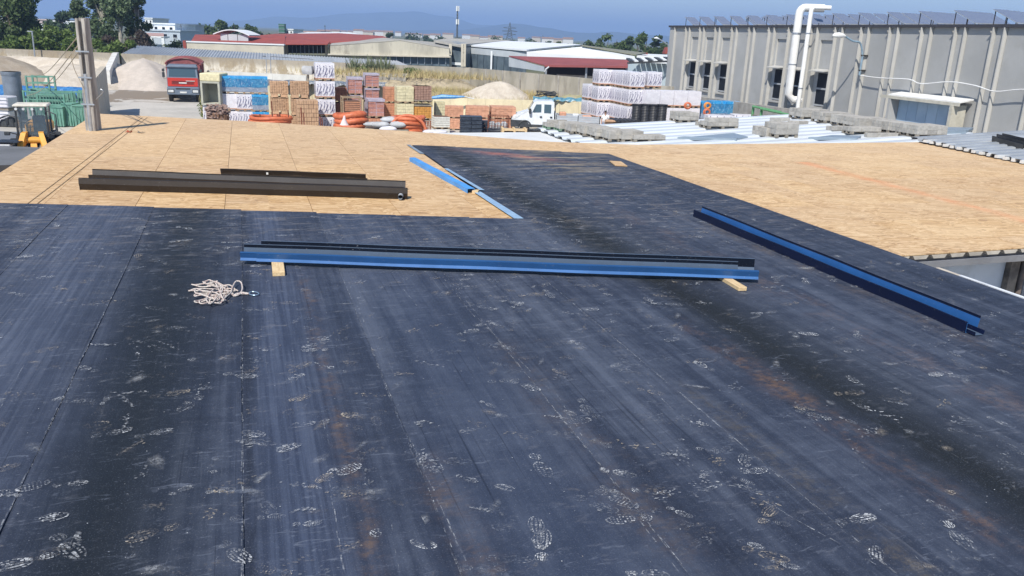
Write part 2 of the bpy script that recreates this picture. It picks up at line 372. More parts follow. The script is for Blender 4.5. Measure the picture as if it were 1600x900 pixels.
    for a in ((0.50, 2.5, 8.8, 0.06, 0.8, (0.14, 0.095, 0.07), 61), (3.95, 3.0, 6.4, 0.13, 0.55, (0.20, 0.115, 0.065), 71), (2.05, 3.0, 6.3, 0.16, 0.38, (0.12, 0.085, 0.06), 81),
              (3.2, 2.6, 5.0, 0.12, 0.5, (0.13, 0.11, 0.08), 84), (5.55, 4.2, 12.5, 0.20, 0.42, (0.17, 0.12, 0.10), 91), (6.45, 5.4, 11.8, 0.12, 0.55, (0.15, 0.12, 0.10), 95), (-1.75, 3.6, 5.2, 0.06, 0.55, (0.20, 0.115, 0.06), 99), (1.0, 2.4, 4.4, 0.12, 0.4, (0.15, 0.10, 0.07), 102)):
        m_, col = stain(*a); c = g.mix(m_, c, col)
    # far end: sandy footfall dust and a spill of red chalk
    fd = g.math('MULTIPLY', g.math('MULTIPLY', g.step(u, 12.5, 17.5), g.step(N(0.8, 4.0, 1, 6, 0.7, 111), 0.44, 0.68)), gauss(v, 6.6, 1.15)); c = g.mix(g.math('MULTIPLY', fd, 0.85), c, (0.40, 0.33, 0.22))
    rd = g.math('MULTIPLY', g.math('MULTIPLY', gauss(g.math('ADD', u, g.math('MULTIPLY', v, 0.87)), 22.78, 0.28), gauss(v, 5.7, 0.7)), g.step(N(1.5, 5.0, 1, 5, .7, 121), 0.32, 0.58)); c = g.mix(g.math('MULTIPLY', rd, 0.95), c, (0.42, 0.15, 0.10))
    md = g.math('MULTIPLY', g.step(N(1.6, 5.5, 1, 8, 0.78, 131), 0.50, 0.66), g.step(u, 8.0, 12.0)); c = g.mix(g.math('MULTIPLY', md, 0.55), c, (0.20, 0.185, 0.18)); mf = g.math('MULTIPLY', g.step(N(3.5, 11.0, 1, 8, 0.75, 137), 0.55, 0.68), g.step(u, 7.5, 11.0)); c = g.mix(g.math('MULTIPLY', mf, 0.5), c, (0.26, 0.27, 0.30))
    g.color(c)
    g.rough(g.math('MULTIPLY_ADD', streak, 0.3, 0.5))
    h = g.math('ADD', g.math('MULTIPLY', N(7, 0.5, 1, 4, .5, 7), 1.0), g.math('MULTIPLY', g.noise(q, 120.0, 2), 0.05)); g.bump(g.math('ADD', h, g.math('MULTIPLY', N(3.0, 2.0, 1, 6, .6, 9), 1.2)), 0.5, 0.02)
    return g.mat
MEM = m_membrane()
CONC = M('concrete', (0.42, 0.40, 0.36), (0.30, 0.285, 0.255), 1.5, 0.9, bump=0.4, dirt=(0.16, 0.14, 0.11), dirt_amt=0.5)
WHITEWALL = M('white_render', (0.74, 0.76, 0.78), (0.64, 0.66, 0.69), 0.8, 0.85, dirt=(0.35, 0.31, 0.27), dirt_amt=0.45, rv=0)
GALV = M('galvanised_steel', (0.50, 0.53, 0.57), (0.38, 0.41, 0.45), 3, 0.45, 0.7, bump=0.05)
DARKMETAL = M('dark_metal', (0.035, 0.032, 0.030), (0.06, 0.055, 0.05), 3, 0.5, 0.3)
BLACK = M('black_plastic', (0.012, 0.013, 0.016), (0.02, 0.022, 0.028), 4, 0.45, rv=0.05)
RUBBER = M('tyre_rubber', (0.018, 0.018, 0.018), (0.035, 0.032, 0.03), 5, 0.9)
PALLET = M('pallet_wood', (0.42, 0.31, 0.20), (0.28, 0.20, 0.13), 5, 0.85, stretch=(1, 6, 6), bump=0.3, rv=0.25)
LUMBER = M('fresh_lumber', (0.72, 0.55, 0.32), (0.60, 0.43, 0.23), 3, 0.7, stretch=(2, 14, 14), bump=0.15)
PALEBLUE = M('film_blue_metal', (0.36, 0.52, 0.68), (0.28, 0.43, 0.60), 4, 0.45, 0.2)

roof = thing('warehouse', 'long warehouse under a half covered flat roof, wood strand boards and dark blue grey membrane', 'warehouse', tuple(R(10, 0, YARD)), world=True)
# outlines in (u, v)
def puv(x, y): return uv(P(x, y))
A1 = (13.55, -4.12); A2 = (11.34, 3.79)                         # near edge of the left board field
def mem_end(v): return 13.55 + (A2[0] - 13.55) * (v + 4.12) / (3.79 + 4.12)
F1 = (19.70, 3.70); F2 = (18.05, 8.12)                          # far edge of the upper membrane field
def mem_far(v): return F1[0] + (F2[0] - F1[0]) * (v - 3.70) / (8.12 - 3.70)
far = [(26.65, -4.12), (24.76, 0.27), (22.58, 4.28), (20.35, 7.60), (19.76, 9.9), (20.31, 19.70)]
# board fields as convex outlines (v, u), counter-clockwise
fields = [
    [(-4.12, 13.52), (0.27, mem_end(0.27) - 0.03), (0.27, 24.76), (-4.12, 26.65)],
    [(0.27, mem_end(0.27) - 0.03), (3.76, 11.33), (3.76, 22.86), (0.27, 24.76)],
    [(3.76, mem_far(3.76) - 0.03), (7.60, mem_far(7.60) - 0.03), (7.60, 20.35), (4.28, 22.58), (3.76, 22.86)],
    [(7.60, mem_far(7.60) - 0.03), (8.12, 18.02), (8.12, 20.21), (7.60, 20.35)],
    [(8.12, 8.54), (9.9, 8.61), (9.9, 19.76), (8.12, 20.21)], [(9.9, 8.61), (19.0, 8.95), (19.0, 20.27), (9.9, 19.76)], [(19.0, 16.05), (19.70, 20.31), (19.0, 20.27)]]
rb = random.Random(4); nb = 0
for fi, poly in enumerate(fields):
    fi = min(fi, 3) if fi < 3 else (2 if fi == 3 else 3)
    vs_ = [p[0] for p in poly]; us_ = [p[1] for p in poly]
    j = 0; vv = -4.12 if fi < 3 else 8.12
    step_v, step_u = (1.25, 2.5) if fi < 3 else (2.5, 1.25)
    vv = vv + math.floor((min(vs_) - vv) / step_v) * step_v
    while vv < max(vs_) + (1.25 if fi == 3 else 0):
        off = (1.25 if (round((vv + 20) / step_v) % 2) else 0.0) if fi < 3 else 0.0
        uu = 8.0 + off - 2.5 * 2
        k = 0
        while uu < max(us_):
            shift = 0.0 if fi < 3 else (1.25 if k % 2 else 0.0)
            e_ = .0035; a = [(vv + e_ - shift, uu + e_), (vv + step_v - e_ - shift, uu + e_), (vv + step_v - e_ - shift, uu + step_u - e_), (vv + e_ - shift, uu + step_u - e_)]
            c = clip_poly(a, poly)
            if len(c) >= 3 and area(c) > 0.01:
                z = rb.uniform(-0.0025, 0.0)
                MB().prism([R(q[1], q[0], z - 0.018) for q in c], (0, 0, 0.018)).build('osb_board', OSB, roof); nb += 1
            uu += step_u; k += 1
        vv += step_v
# dark strips on two joints of the left boards, and the narrow ridge that telegraphs through
SEAM = M('seam_brown', (0.20, 0.14, 0.085), (0.30, 0.21, 0.12), 6, 0.9)
for dv in (0.0, 0.13):
    MB().pbox(R(mem_end(-3.0) + .02, -3.10 + dv, 0.0005), R(25.6 - mem_end(-3) , 0.30) , V * 0.013, (0, 0, 0.004)).build('joint_strip', SEAM, roof)
# membrane strips, each a separate roll lapped over its neighbour
edges = [-4.14, -3.72, -2.58, -1.39, -0.18, 0.86, 1.98, 3.03, 3.79, 4.72, 5.95, 7.10, 8.20]
def sheet(va, vb, ua, ub, k, lap):
    """one roll: thin, gently buckled, its left edge lapped over the roll before"""
    rr = random.Random(k * 7 + 1); nv = 10; nu = max(6, int((ub(va) - ua) / 0.22)); vs = []; ph = rr.uniform(0, 6)
    for i in range(nu + 1):
        t = i / nu
        for j in range(nv + 1):
            s = j / nv; v_ = va + (vb + lap - va) * s; u_ = ua + (ub(min(v_, vb)) - ua) * t
            wv = 0.0045 * math.sin(u_ * 1.7 + ph + s * 2) * math.sin(s * 9 + ph) + 0.003 * math.sin(u_ * 4.1 + ph * 2 + s * 5)
            edge = 0.0 if 0 < j < nv else 0.0015 * math.sin(u_ * 2.3 + ph)
            zz = 0.007 + 0.009 * s + (wv + 0.0038 if 0 < i < nu else 0.003) * (1 if 0 < j < nv else .4) + edge
            vs.append(R(u_, v_ + (0.007 * math.sin(u_ * 0.9 + ph) if j in (0, nv) else 0), zz))
    n = nv + 1; m = len(vs); lo = [v - Vector((0, 0, 0.0045)) for v in vs]
    top = [(i * n + j, i * n + j + 1, (i + 1) * n + j + 1, (i + 1) * n + j) for i in range(nu) for j in range(nv)]
    rim = [i * n for i in range(nu + 1)]; rim2 = [i * n + nv for i in range(nu + 1)]
    side = [(a, b, b + m, a + m) for a, b in list(zip(rim, rim[1:])) + list(zip(rim2, rim2[1:])) + [(j, j + 1) for j in range(nv)] + [(nu * n + j, nu * n + j + 1) for j in range(nv)]]
    mb = MB(); mb.add(vs + lo, top + side); return mb.build('membrane_sheet', MEM, roof, smooth=False)
for k in range(len(edges) - 1):
    va, vb = edges[k], edges[k + 1]; jit = rb.uniform(-0.03, 0.03)
    fn = (lambda v, j=jit: (mem_end(v) if v < 3.785 else mem_far(v)) + j)
    if vb <= 3.79: fn = (lambda v, j=jit: mem_end(v) + j)
    else: fn = (lambda v, j=jit: mem_far(v) + j)
    sheet(va, vb, -3.0, fn, k, 0.05 if k < len(edges) - 2 else 0.0)
# the deck below the membrane, walls, fascia
deck = MB(); deck.prism([R(-3.0, -4.1, -0.03), R(-3.0, 8.16, -0.03), R(18.0, 8.12, -0.03), R(20.3, 7.6, -0.03), R(22.5, 4.2, -0.03), R(24.7, .27, -0.03), R(26.6, -4.1, -0.03)], (0, 0, -0.12))
deck.prism([R(8.66, 8.2, -0.03), R(9.05, 19.0, -0.03), R(16.11, 19.0, -0.03), R(20.25, 19.65, -0.03), R(19.7, 9.9, -0.03), R(20.1, 8.2, -0.03)], (0, 0, -0.10))
deck.build('deck', M('deck_concrete', (0.36, 0.34, 0.31), scale=1, rough=0.9), roof)
walls = MB()
def wall(mb, a, b, z0, z1, t=0.25, inward=None):
    a = Vector(a); b = Vector(b); d = (b - a); d.z = 0; n = Vector((-d.y, d.x, 0)).normalized() * t
    mb.pbox((a.x, a.y, z0), (d.x, d.y, 0), n, (0, 0, z1 - z0)); return mb
wall(walls, R(-3, -4.0), R(26.3, -4.0), YARD, -0.16, -0.25)
wall(walls, R(26.3, -4.0), R(22.3, 4.2), YARD, -0.16, -0.25); wall(walls, R(22.3, 4.2), R(20.0, 7.8), YARD, -0.16, -0.25); wall(walls, R(19.55, 9.9), R(20.1, 19.4), YARD, -0.16, -0.25)
wall(walls, R(-3.0, 8.0), R(8.9, 8.0), YARD, -0.16, 0.25); wall(walls, R(9.4, 18.9), R(20.0, 18.9), YARD, -0.16, 0.25)
walls.build('wall', WHITEWALL, roof)
# wall of the notch under the eave of the right board field, with its barred opening
def E_(v, du=0.0, z=0.0): return R(8.56 + 0.0377 * (v - 8.12) + du, v, z)
nw = MB(); NW = 0.42
a0, a1, a2, a3 = 8.0, 11.24, 12.19, 19.0
for (p_, q_, z0, z1) in ((a0, a1, YARD, -0.2), (a1, a2, -0.26, -0.2), (a1, a2, YARD, -1.0), (a2, a3, YARD, -0.2)):
    wall(nw, E_(p_, NW), E_(q_, NW), z0, z1, 0.2)
nw.build('notch_wall', WHITEWALL, roof)
fr = MB()
for v_ in (a1, a2 - 0.05): fr.pbox(E_(v_, NW - 0.03, -1.0), V * 0.05, U * 0.1, (0, 0, 0.74))
for z_ in (-0.31, -1.0): fr.pbox(E_(a1 + .05, NW - 0.03, z_), V * (a2 - a1 - 0.1), U * 0.1, (0, 0, 0.05))
win = fr.build('barred_window', M('bar_paint', (0.30, 0.30, 0.31), scale=3), roof)
for i in range(8):
    MB().pbox(E_(a1 + 0.10 + i * 0.105, NW - 0.02, -.95), V * 0.022, U * 0.03, (0, 0, 0.64)).build('bar', GALV, win)
MB().pbox(E_(a1 + .05, NW + 0.0, -0.64), V * (a2 - a1 - 0.1), U * 0.02, (0, 0, 0.02)).build('bar', GALV, win)
MB().pbox(E_(a1 + 0.05, NW + 0.13, -.95), V * (a2 - a1 - .1), U * 0.02, (0, 0, 0.64)).build('dark_pane', M('dark_opening', (0.015, 0.015, 0.017), rough=0.4), win)
# stained corner pilaster and rainwater pipe
RUSTY = M('stained_pilaster', (0.30, 0.25, 0.20), (0.10, 0.085, 0.075), 3.0, 0.9, dirt=(0.03, 0.025, 0.02), dirt_amt=0.8)
MB().pbox(E_(10.80, NW - 0.10, YARD), V * 0.17, U * 0.1, (0, 0, -0.21 - YARD)).build('pilaster', RUSTY, roof)
MB().cyl(E_(11.05, NW - 0.10, YARD), E_(11.05, NW - 0.10, -0.21), 0.045).build('rainwater_pipe', M('pipe_brown', (0.22, 0.17, 0.14), (0.1, 0.08, 0.07), 5), roof, smooth=True)
# eave: ends of the corrugated sheets below the boards, grey gutter
for i in range(34):
    v_ = 8.20 + i * 0.33
    MB().prism([E_(v_, -0.03, -0.075), E_(v_ + .20, -0.03, -0.075), E_(v_ + .235, -0.03, -0.028), E_(v_ - .035, -0.03, -0.028)], U * 0.5).build('sheet_rib', M('rib_cream', (0.55, 0.50, 0.42), (0.40, 0.36, 0.30), 4) if i == 0 else bpy.data.materials['rib_cream'], roof)
gm = M('grey_gutter', (0.30, 0.30, 0.31), (0.22, 0.22, 0.23), 2, 0.55, 0.2, dirt=(0.12, 0.10, 0.09))
gt = MB(); L = 11.2; s = E_(8.15, 0, 0)
prof = [(0.10, -0.08), (0.10, -0.155), (-0.12, -0.155), (-0.15, -0.07), (-0.165, -0.07), (-0.135, -0.17), (0.115, -0.17), (0.115, -0.08)]
gt.prism([E_(8.15, du, z) for du, z in prof], (E_(8.15 + L) - E_(8.15)))
gt.build('eave_gutter', gm, roof)
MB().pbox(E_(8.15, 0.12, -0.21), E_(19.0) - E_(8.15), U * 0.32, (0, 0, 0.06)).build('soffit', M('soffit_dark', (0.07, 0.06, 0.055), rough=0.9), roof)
# white drip edge along the right side of the near membrane
MB().pbox(R(-3, 8.205, -0.05), U * 10.5, V * 0.05, (0, 0, 0.075)).build('drip_edge', M('white_metal', (0.80, 0.82, 0.84), rough=0.4, rv=0), roof)
MB().pbox(R(7.505, 8.205, -0.05), U * 0.36, V * 0.055, (0, 0, 0.07)).build('drip_edge', M('cream_metal', (0.62, 0.55, 0.45), rough=0.6, rv=0), roof)
MB().pbox(R(-3, 8.15, -0.15), U * 11.5, V * 0.045, (0, 0, 0.12)).build('fascia', DARKMETAL, roof)
# pale trim strips along the left edge of the upper membrane field
def strip(a, b, wdt, z, name='edge_trim', mat_=None):
    a = P(*a); b = P(*b); d = b - a; n = Vector((-d.y, d.x, 0)).normalized() * wdt
    return MB().prism([a + Vector((0, 0, z)), b + Vector((0, 0, z)), b + n * 0.9 + Vector((0, 0, z + 0.006)), a + n + Vector((0, 0, z + 0.006))], (0, 0, 0.002)).build(name, mat_ or PALEBLUE, roof)
TRIMGREY = M('trim_grey', (0.36, 0.42, 0.47), (0.26, 0.31, 0.36), 5, 0.5, 0.3)
strip((663, 241), (641, 227), 0.10, 0.012, mat_=TRIMGREY); strip((818, 343), (751, 301), 0.15, 0.016)
o = strip((757, 299), (700, 265), 0.09, 0.022)

# ---------- dust: boot prints, scuffs, specks (relief so thin that it is dust lying on the sheet)
def m_dust(name, col, thr):
    g = G(name, 0.95, spec=0.05); g.mat.use_nodes = True
    p = g.pos(); a = g.n('Attribute', attribute_name='amount').outputs['Fac']
    n = g.noise(p, 130.0, 5, 0.7); n2 = g.noise(p, 9.0, 3, 0.6)
    n3 = g.step(g.noise(p, 30.0, 5, 0.7, 0.6), 0.44, 0.60); m_ = g.math('MULTIPLY', g.step(n, thr, thr + 0.22), g.math('MULTIPLY', a, g.math('MULTIPLY', g.math('MULTIPLY_ADD', g.step(n2, 0.3, 0.7), 0.6, 0.55), g.math('MULTIPLY_ADD', n3, 0.85, 0.2))))
    g.color(g.mix(n2, col, mul(col, 0.8))); g._in(g.b.inputs['Alpha'], m_); return g.mat
DUST = m_dust('pale_dust', (0.60, 0.62, 0.64), 0.30); DUSTY = m_dust('beige_dust', (0.50, 0.44, 0.36), 0.33)
rd = random.Random(77); Zm = 0.0245
def boot(cx, cy, ang, size, amt, out, att, style):
    """one chalky sole print: broken rims of heel and ball, rows of lug marks between them"""
    ca, sa = math.cos(ang), math.sin(ang); fl = rd.choice((-1, 1)); fade = rd.uniform(-.9, .9)
    def q4(pts, a):
        if rd.random() < .10 + .25 * (amt < .4): return
        out.extend([(cx + X * size * ca - Y * size * sa, cy + X * size * sa + Y * size * ca, Zm) for X, Y in pts]); att.extend([a * max(.25, 1 + fade * pts[0][0] / .14)] * 4)
    parts = [(.052, .088, .046), (-.098, .037, .034)]
    if rd.random() < .3: parts = parts[:1] if rd.random() < .6 else parts[1:]
    for (ox, a, b) in parts:
        n = 18 if a > .05 else 11; ar = rd.uniform(0, 6.28)
        for k in range(n):
            t0 = 6.283 * k / n; t1 = t0 + 6.283 / n * rd.uniform(.5, .95); r0 = rd.uniform(.84, .92); r1 = rd.uniform(.99, 1.06)
            q4([(ox + a * r * math.cos(t), fl * .006 * math.cos(t) + b * r * math.sin(t)) for t, r in ((t0, r0), (t1, r0), (t1, r1), (t0, r1))], amt * rd.uniform(.6, 1.5) * (1 + .6 * math.cos(t0 - ar)))
        nx = 7 if a > .05 else 3
        for ix in range(nx):
            x = ox + a * .80 * ((ix + .5) / nx * 2 - 1); w_ = b * math.sqrt(max(.05, 1 - ((x - ox) / a) ** 2)) * .78
            for iy in range(3 if style else 4):
                m_ = 3 if style else 4; y = w_ * ((iy + .5) / m_ * 2 - 1); l = a / nx * rd.uniform(.45, .85); h = w_ / m_ * rd.uniform(.35, .75)
                if style == 2: l, h = l * .5, h * 1.15
                sk = .35 * l * (1 if y * fl > 0 else -1)
                q4([(x - l, y - h + sk), (x + l, y - h), (x + l, y + h), (x - l, y + h + sk)], amt * rd.uniform(.5, 1.5))
def smear(cx, cy, ang, L_, Wd, amt, out, att, n=16):
    ca, sa = math.cos(ang), math.sin(ang)
    for i in range(n + 6):
        t = rd.gauss(0, .28); s = rd.gauss(0, .30); l = rd.uniform(.004, .022); w_ = rd.uniform(.003, .010); q = []
        a2 = rd.gauss(0, .5)
        for ax, ay in ((-l, -w_ * .3), (l * .2, -w_), (l, w_ * .2), (-l * .3, w_)):
            X = t * L_ + ax * math.cos(a2) - ay * math.sin(a2); Y = s * Wd + ax * math.sin(a2) + ay * math.cos(a2)
            q.append((cx + X * ca - Y * sa, cy + X * sa + Y * ca, Zm + 0.0004))
        out.extend(q); att.extend([amt * rd.uniform(.3, 1.0)] * 4)
def haze_patch(cx, cy, ang, rx, ry, amt, out, att):
    ca, sa = math.cos(ang), math.sin(ang); k_ = [rd.uniform(.6, 1.2) for _ in range(8)]
    pr_ = [(cx + rx * k_[k] * math.cos(k * math.pi / 4) * ca - ry * k_[k] * math.sin(k * math.pi / 4) * sa, cy + rx * k_[k] * math.cos(k * math.pi / 4) * sa + ry * k_[k] * math.sin(k * math.pi / 4) * ca, Zm - .0008) for k in range(8)]
    for k in range(0, 8, 2): out.extend([(cx, cy, Zm - .0008), pr_[k], pr_[k + 1], pr_[(k + 2) % 8]]); att.extend([amt, .0, .0, .0])
FP = []; FA = []; FP2 = []; FA2 = []
def onmem(p):
    u_, v_ = uv(p); return -2 < u_ and -4.0 < v_ < 8.1 and (u_ < mem_end(v_) - .2 if v_ < 3.8 else u_ < mem_far(v_) - .2)
def px_mark(x0, y0, x1, y1): a = P(x0, y0); b = P(x1, y1); return (a + b) / 2, math.atan2(b.y - a.y, b.x - a.x), (b - a).length
# prints that stand out in the photograph: heel -> toe
for (x0, y0, x1, y1, am, st) in ((500, 748, 592, 722, 1, 0), (755, 758, 804, 772, .85, 1), (620, 842, 682, 862, .95, 0), (845, 905, 848, 815, .7, 0), (840, 858, 836, 812, .95, 1), (845, 862, 878, 868, .8, 1),
        (985, 768, 1035, 788, .95, 0), (940, 765, 968, 778, .8, 1), (832, 712, 856, 752, .75, 2), (795, 598, 845, 615, .7, 0), (752, 632, 772, 640, .6, 0), (765, 652, 790, 655, .6, 1), (715, 748, 744, 758, .7, 1),
        (1040, 797, 1082, 815, .8, 0), (1190, 818, 1235, 826, .7, 2), (1200, 880, 1250, 895, .8, 1), (1155, 850, 1190, 862, .7, 0), (1470, 815, 1520, 870, .75, 0), (1445, 785, 1490, 808, .6, 1), (1150, 745, 1200, 738, .7, 2), (1148, 752, 1172, 760, .6, 2),
        (320, 775, 370, 770, .8, 0), (268, 778, 300, 765, .8, 1), (80, 765, 140, 758, .65, 1), (30, 780, 62, 776, 1, 0), (455, 826, 505, 822, .75, 1), (408, 815, 440, 812, .65, 2), (305, 712, 345, 716, .5, 1), (330, 745, 358, 728, .65, 0),
        (85, 840, 128, 880, .5, 1), (160, 635, 170, 625, .6, 0), (70, 635, 100, 625, .7, 0), (150, 392, 190, 390, .8, 1), (162, 400, 184, 398, .8, 1), (203, 366, 230, 355, .9, 0), (655, 712, 690, 745, .3, 1), (900, 540, 915, 552, .6, 0),
        (890, 535, 915, 545, .5, 1), (770, 545, 795, 552, .6, 1), (765, 570, 790, 575, .55, 2), (718, 508, 735, 522, .5, 1), (850, 455, 865, 470, .5, 1), (690, 455, 708, 475, .6, 2), (1240, 645, 1300, 660, .6, 0), (1310, 655, 1340, 668, .5, 1),
        (1395, 610, 1425, 622, .6, 0), (1390, 632, 1414, 636, .5, 1), (1540, 655, 1580, 672, .7, 0), (1545, 575, 1580, 590, .5, 1), (1060, 690, 1090, 700, .6, 0), (1085, 705, 1130, 712, .6, 2), (870, 640, 900, 655, .85, 0), (925, 690, 955, 705, .5, 1)):
    c_, a_, l_ = px_mark(x0, y0, x1, y1); boot(c_.x, c_.y, a_, max(0.55, min(1.1, l_ / 0.29)), am, FP, FA, st)
for i in range(3300):
    u_ = 2.2 + 17.0 * rd.random() ** (1.15 if i < 2400 else .8); v_ = rd.uniform(-3.9, 8.0); p_ = R(u_, v_)
    if not onmem(p_): continue
    trail = 0.5 + 0.5 * math.sin(v_ * 1.9 + 0.7) * math.sin(u_ * 0.35 + v_)
    if rd.random() > 0.35 + 0.6 * trail: continue
    ang = rd.gauss(0.25, 0.55) + (math.pi if rd.random() < .4 else 0) if rd.random() < .75 else rd.uniform(0, 6.28)
    am = 0.16 + 0.95 * rd.random() ** 2.3
    if rd.random() < 0.50: boot(p_.x, p_.y, ang, rd.uniform(.76, 1.06), am, *((FP, FA) if rd.random() < .75 else (FP2, FA2)), rd.choice((0, 1, 2)))
    else: smear(p_.x, p_.y, ang, rd.uniform(.10, .30), rd.uniform(.04, .12), am * 1.2, *((FP, FA) if rd.random() < .55 else (FP2, FA2)))
for i in range(450):
    u_ = 2.2 + 17.0 * rd.random() ** 1.1; v_ = rd.uniform(-3.9, 8.0); p_ = R(u_, v_)
    if onmem(p_): haze_patch(p_.x, p_.y, rd.gauss(.2, .6) if rd.random() < .6 else AZ + 1.57, rd.uniform(.04, .14), rd.uniform(.025, .07), rd.uniform(.15, .65), *((FP, FA) if rd.random() < .7 else (FP2, FA2)))
# smudges close to real ones, scratches along and across the rolls
for (x0, y0, x1, y1, am) in ((640, 566, 702, 580, .6), (180, 618, 250, 616, .9), (185, 620, 210, 640, .7), (200, 652, 196, 672, .8), (215, 758, 238, 722, .6), (125, 860, 122, 835, .7), (0, 778, 28, 780, .8), (855, 655, 900, 658, .7), (1250, 640, 1300, 690, .6), (1330, 700, 1352, 740, .5), (285, 520, 330, 525, .4), (215, 545, 216, 570, .5), (350, 380, 372, 360, .6), (250, 385, 300, 388, .6), (255, 540, 285, 552, .6)):
    c_, a_, l_ = px_mark(x0, y0, x1, y1); smear(c_.x, c_.y, a_, l_ * 1.1, 0.035, am * 1.3, FP, FA, 12)
def scratch(a, b, am, out, att, w_=0.004, seg=None):
    d = b - a; n = max(2, int(d.length / 0.07)); nn = Vector((-d.y, d.x, 0)).normalized() * w_
    for i in range(n):
        if rd.random() < 0.3: continue
        p0 = a + d * (i / n); p1 = a + d * ((i + rd.uniform(.6, 1)) / n); j = nn * rd.uniform(-1, 1); k = nn * rd.uniform(.3, 1)
        out.extend([tuple(Vector((q.x, q.y, Zm + .0008))) for q in (p0 + j - k, p1 + j - k, p1 + j + k, p0 + j + k)]); att.extend([am * rd.uniform(.3, 1)] * 4)
for (x0, y0, x1, y1, am) in ((693, 437, 742, 500, .8), (742, 497, 870, 625, .45), (618, 440, 652, 482, .8), (545, 445, 573, 520, .6), (870, 620, 945, 745, .6), (640, 690, 735, 900, .65), (1195, 790, 1370, 890, .8), (1000, 820, 1060, 900, .8), (1010, 600, 1058, 655, .5), (885, 320, 1010, 321, .9), (1000, 346, 1085, 350, .5), (1060, 470, 1140, 520, .5), (500, 640, 515, 700, .5), (515, 760, 538, 900, .6)):
    scratch(P(x0, y0), P(x1, y1), am, FP, FA, 0.0045)
for k in edges[2:-1]:
    if k < 3.5: scratch(R(2.4, k + .052), R(mem_end(k) - .1, k + .052), .8, FP, FA, 0.003); scratch(R(2.4, k + .045), R(7.5, k + .045), .5, FP, FA, 0.005)
for i in range(60):
    u_ = rd.uniform(2.5, 13); v_ = rd.uniform(-3.5, 8); a = R(u_, v_); b = a + U * rd.uniform(.2, 1.4) + V * rd.uniform(-.08, .08)
    if onmem(a) and onmem(b): scratch(a, b, rd.uniform(.15, .5), FP, FA, 0.003)
for i in range(3000):
    u_ = 2.3 + 12 * rd.random() ** 1.6; v_ = rd.uniform(-4, 8); p_ = R(u_, v_)
    if not onmem(p_): continue
    s_ = 0.0011 + 0.0032 * rd.random() ** 4; a_ = rd.uniform(0, 3); t = FP if rd.random() < .8 else FP2; ta = FA if t is FP else FA2
    for q in range(4):
        an = a_ + q * 1.57; t.append((p_.x + s_ * math.cos(an) * rd.uniform(.7, 1.6), p_.y + s_ * math.sin(an), Zm + .001))
    ta.extend([2.2] * 4)
fastmesh('boot_prints', [tuple(p) for p in (np.array(FP) - np.array(WLOC[roof.name]))], 4, DUST, attr=FA, parent=roof, kind='stuff')
fastmesh('dust_scuffs', [tuple(p) for p in (np.array(FP2) - np.array(WLOC[roof.name]))], 4, DUSTY, attr=FA2, parent=roof, kind='stuff')

# ================================================================== THINGS LYING ON OUR ROOF
def paint(name, c, rough=0.3, metal=0.25, spec=0.5):
    g = G(name, rough, metal, spec); n = g.noise(g.obj(), 3.0, 5, 0.6); n2 = g.noise(g.vmul(g.obj(), (1.0, 1.0, 1.0)), 40.0, 4, 0.6)
    col = g.mix(g.step(n, 0.3, 0.7), c, mul(c, 0.82)); col = g.mix(g.math('MULTIPLY', g.step(n2, 0.62, 0.75), 0.25), col, (0.35, 0.36, 0.38))
    g.color(col); g.rough(g.math('MULTIPLY_ADD', n, 0.25, rough - 0.1)); return g.mat
NAVY = paint('navy_lacquer', (0.006, 0.012, 0.045), 0.35); NAVYDK = paint('blackish_navy', (0.004, 0.008, 0.018), 0.75, 0.0, .1)
BLUE = paint('blue_lacquer', (0.035, 0.15, 0.42), 0.3); BLUEF = paint('blue_face', (0.022, 0.095, 0.26), 0.4, 0.1); BLUEL = paint('light_blue_lip', (0.04, 0.14, 0.36), 0.6, 0.0, .3)
GREYB = paint('grey_blue_back', (0.10, 0.145, 0.215), 0.5); SKYB = paint('bright_blue_film', (0.075, 0.33, 0.76), 0.4, 0.0)
BROWN = paint('dark_brown_lacquer', (0.020, 0.015, 0.012), 0.45, 0.1); BROWNL = paint('brown_inside', (0.042, 0.035, 0.030), 0.55, 0.0, .3); BROWNG = paint('worn_grey_inside', (0.095, 0.088, 0.085), 0.6, 0.0, .3)
def channel(parent, part, A, B, segs, t=0.004, bend=0.0, wob=0.0035):
    """sheet-metal channel from A to B; segs = runs [((n,z),(n,z),material)], n across to the far side; built as thin plates, gently uneven"""
    A = Vector(A); B = Vector(B); d = (B - A); L_ = d.length; d.normalize(); n = Vector((-d.y, d.x, 0)).normalized(); N_ = 22
    mats = []; mb = MB()
    for (p, q, m_) in segs:
        if m_ not in mats: mats.append(m_)
        mi = mats.index(m_); dn = q[0] - p[0]; dz = q[1] - p[1]; l = math.hypot(dn, dz); ox, oz = -dz / l * t, dn / l * t
        rows = []
        for i in range(N_ + 1):
            s = i / N_; w1 = wob * math.sin(s * 17 + p[0] * 30) + bend * math.sin(math.pi * s); base = A + d * (L_ * s)
            rows.append([base + n * (a + w1) + Vector((0, 0, b + 0.4 * w1)) for a, b in ((p[0], p[1]), (q[0], q[1]), (q[0] + ox, q[1] + oz), (p[0] + ox, p[1] + oz))])
        o = len(mb.v); mb.v += [tuple(v) for r in rows for v in r]
        for i in range(N_):
            for k in range(4):
                mb.f.append((o + i * 4 + k, o + i * 4 + (k + 1) % 4, o + (i + 1) * 4 + (k + 1) % 4, o + (i + 1) * 4 + k)); mb.m.append(mi)
        mb.f += [(o, o + 1, o + 2, o + 3), (o + N_ * 4, o + N_ * 4 + 3, o + N_ * 4 + 2, o + N_ * 4 + 1)]; mb.m += [mi, mi]
    return mb.build(part, mats, parent)
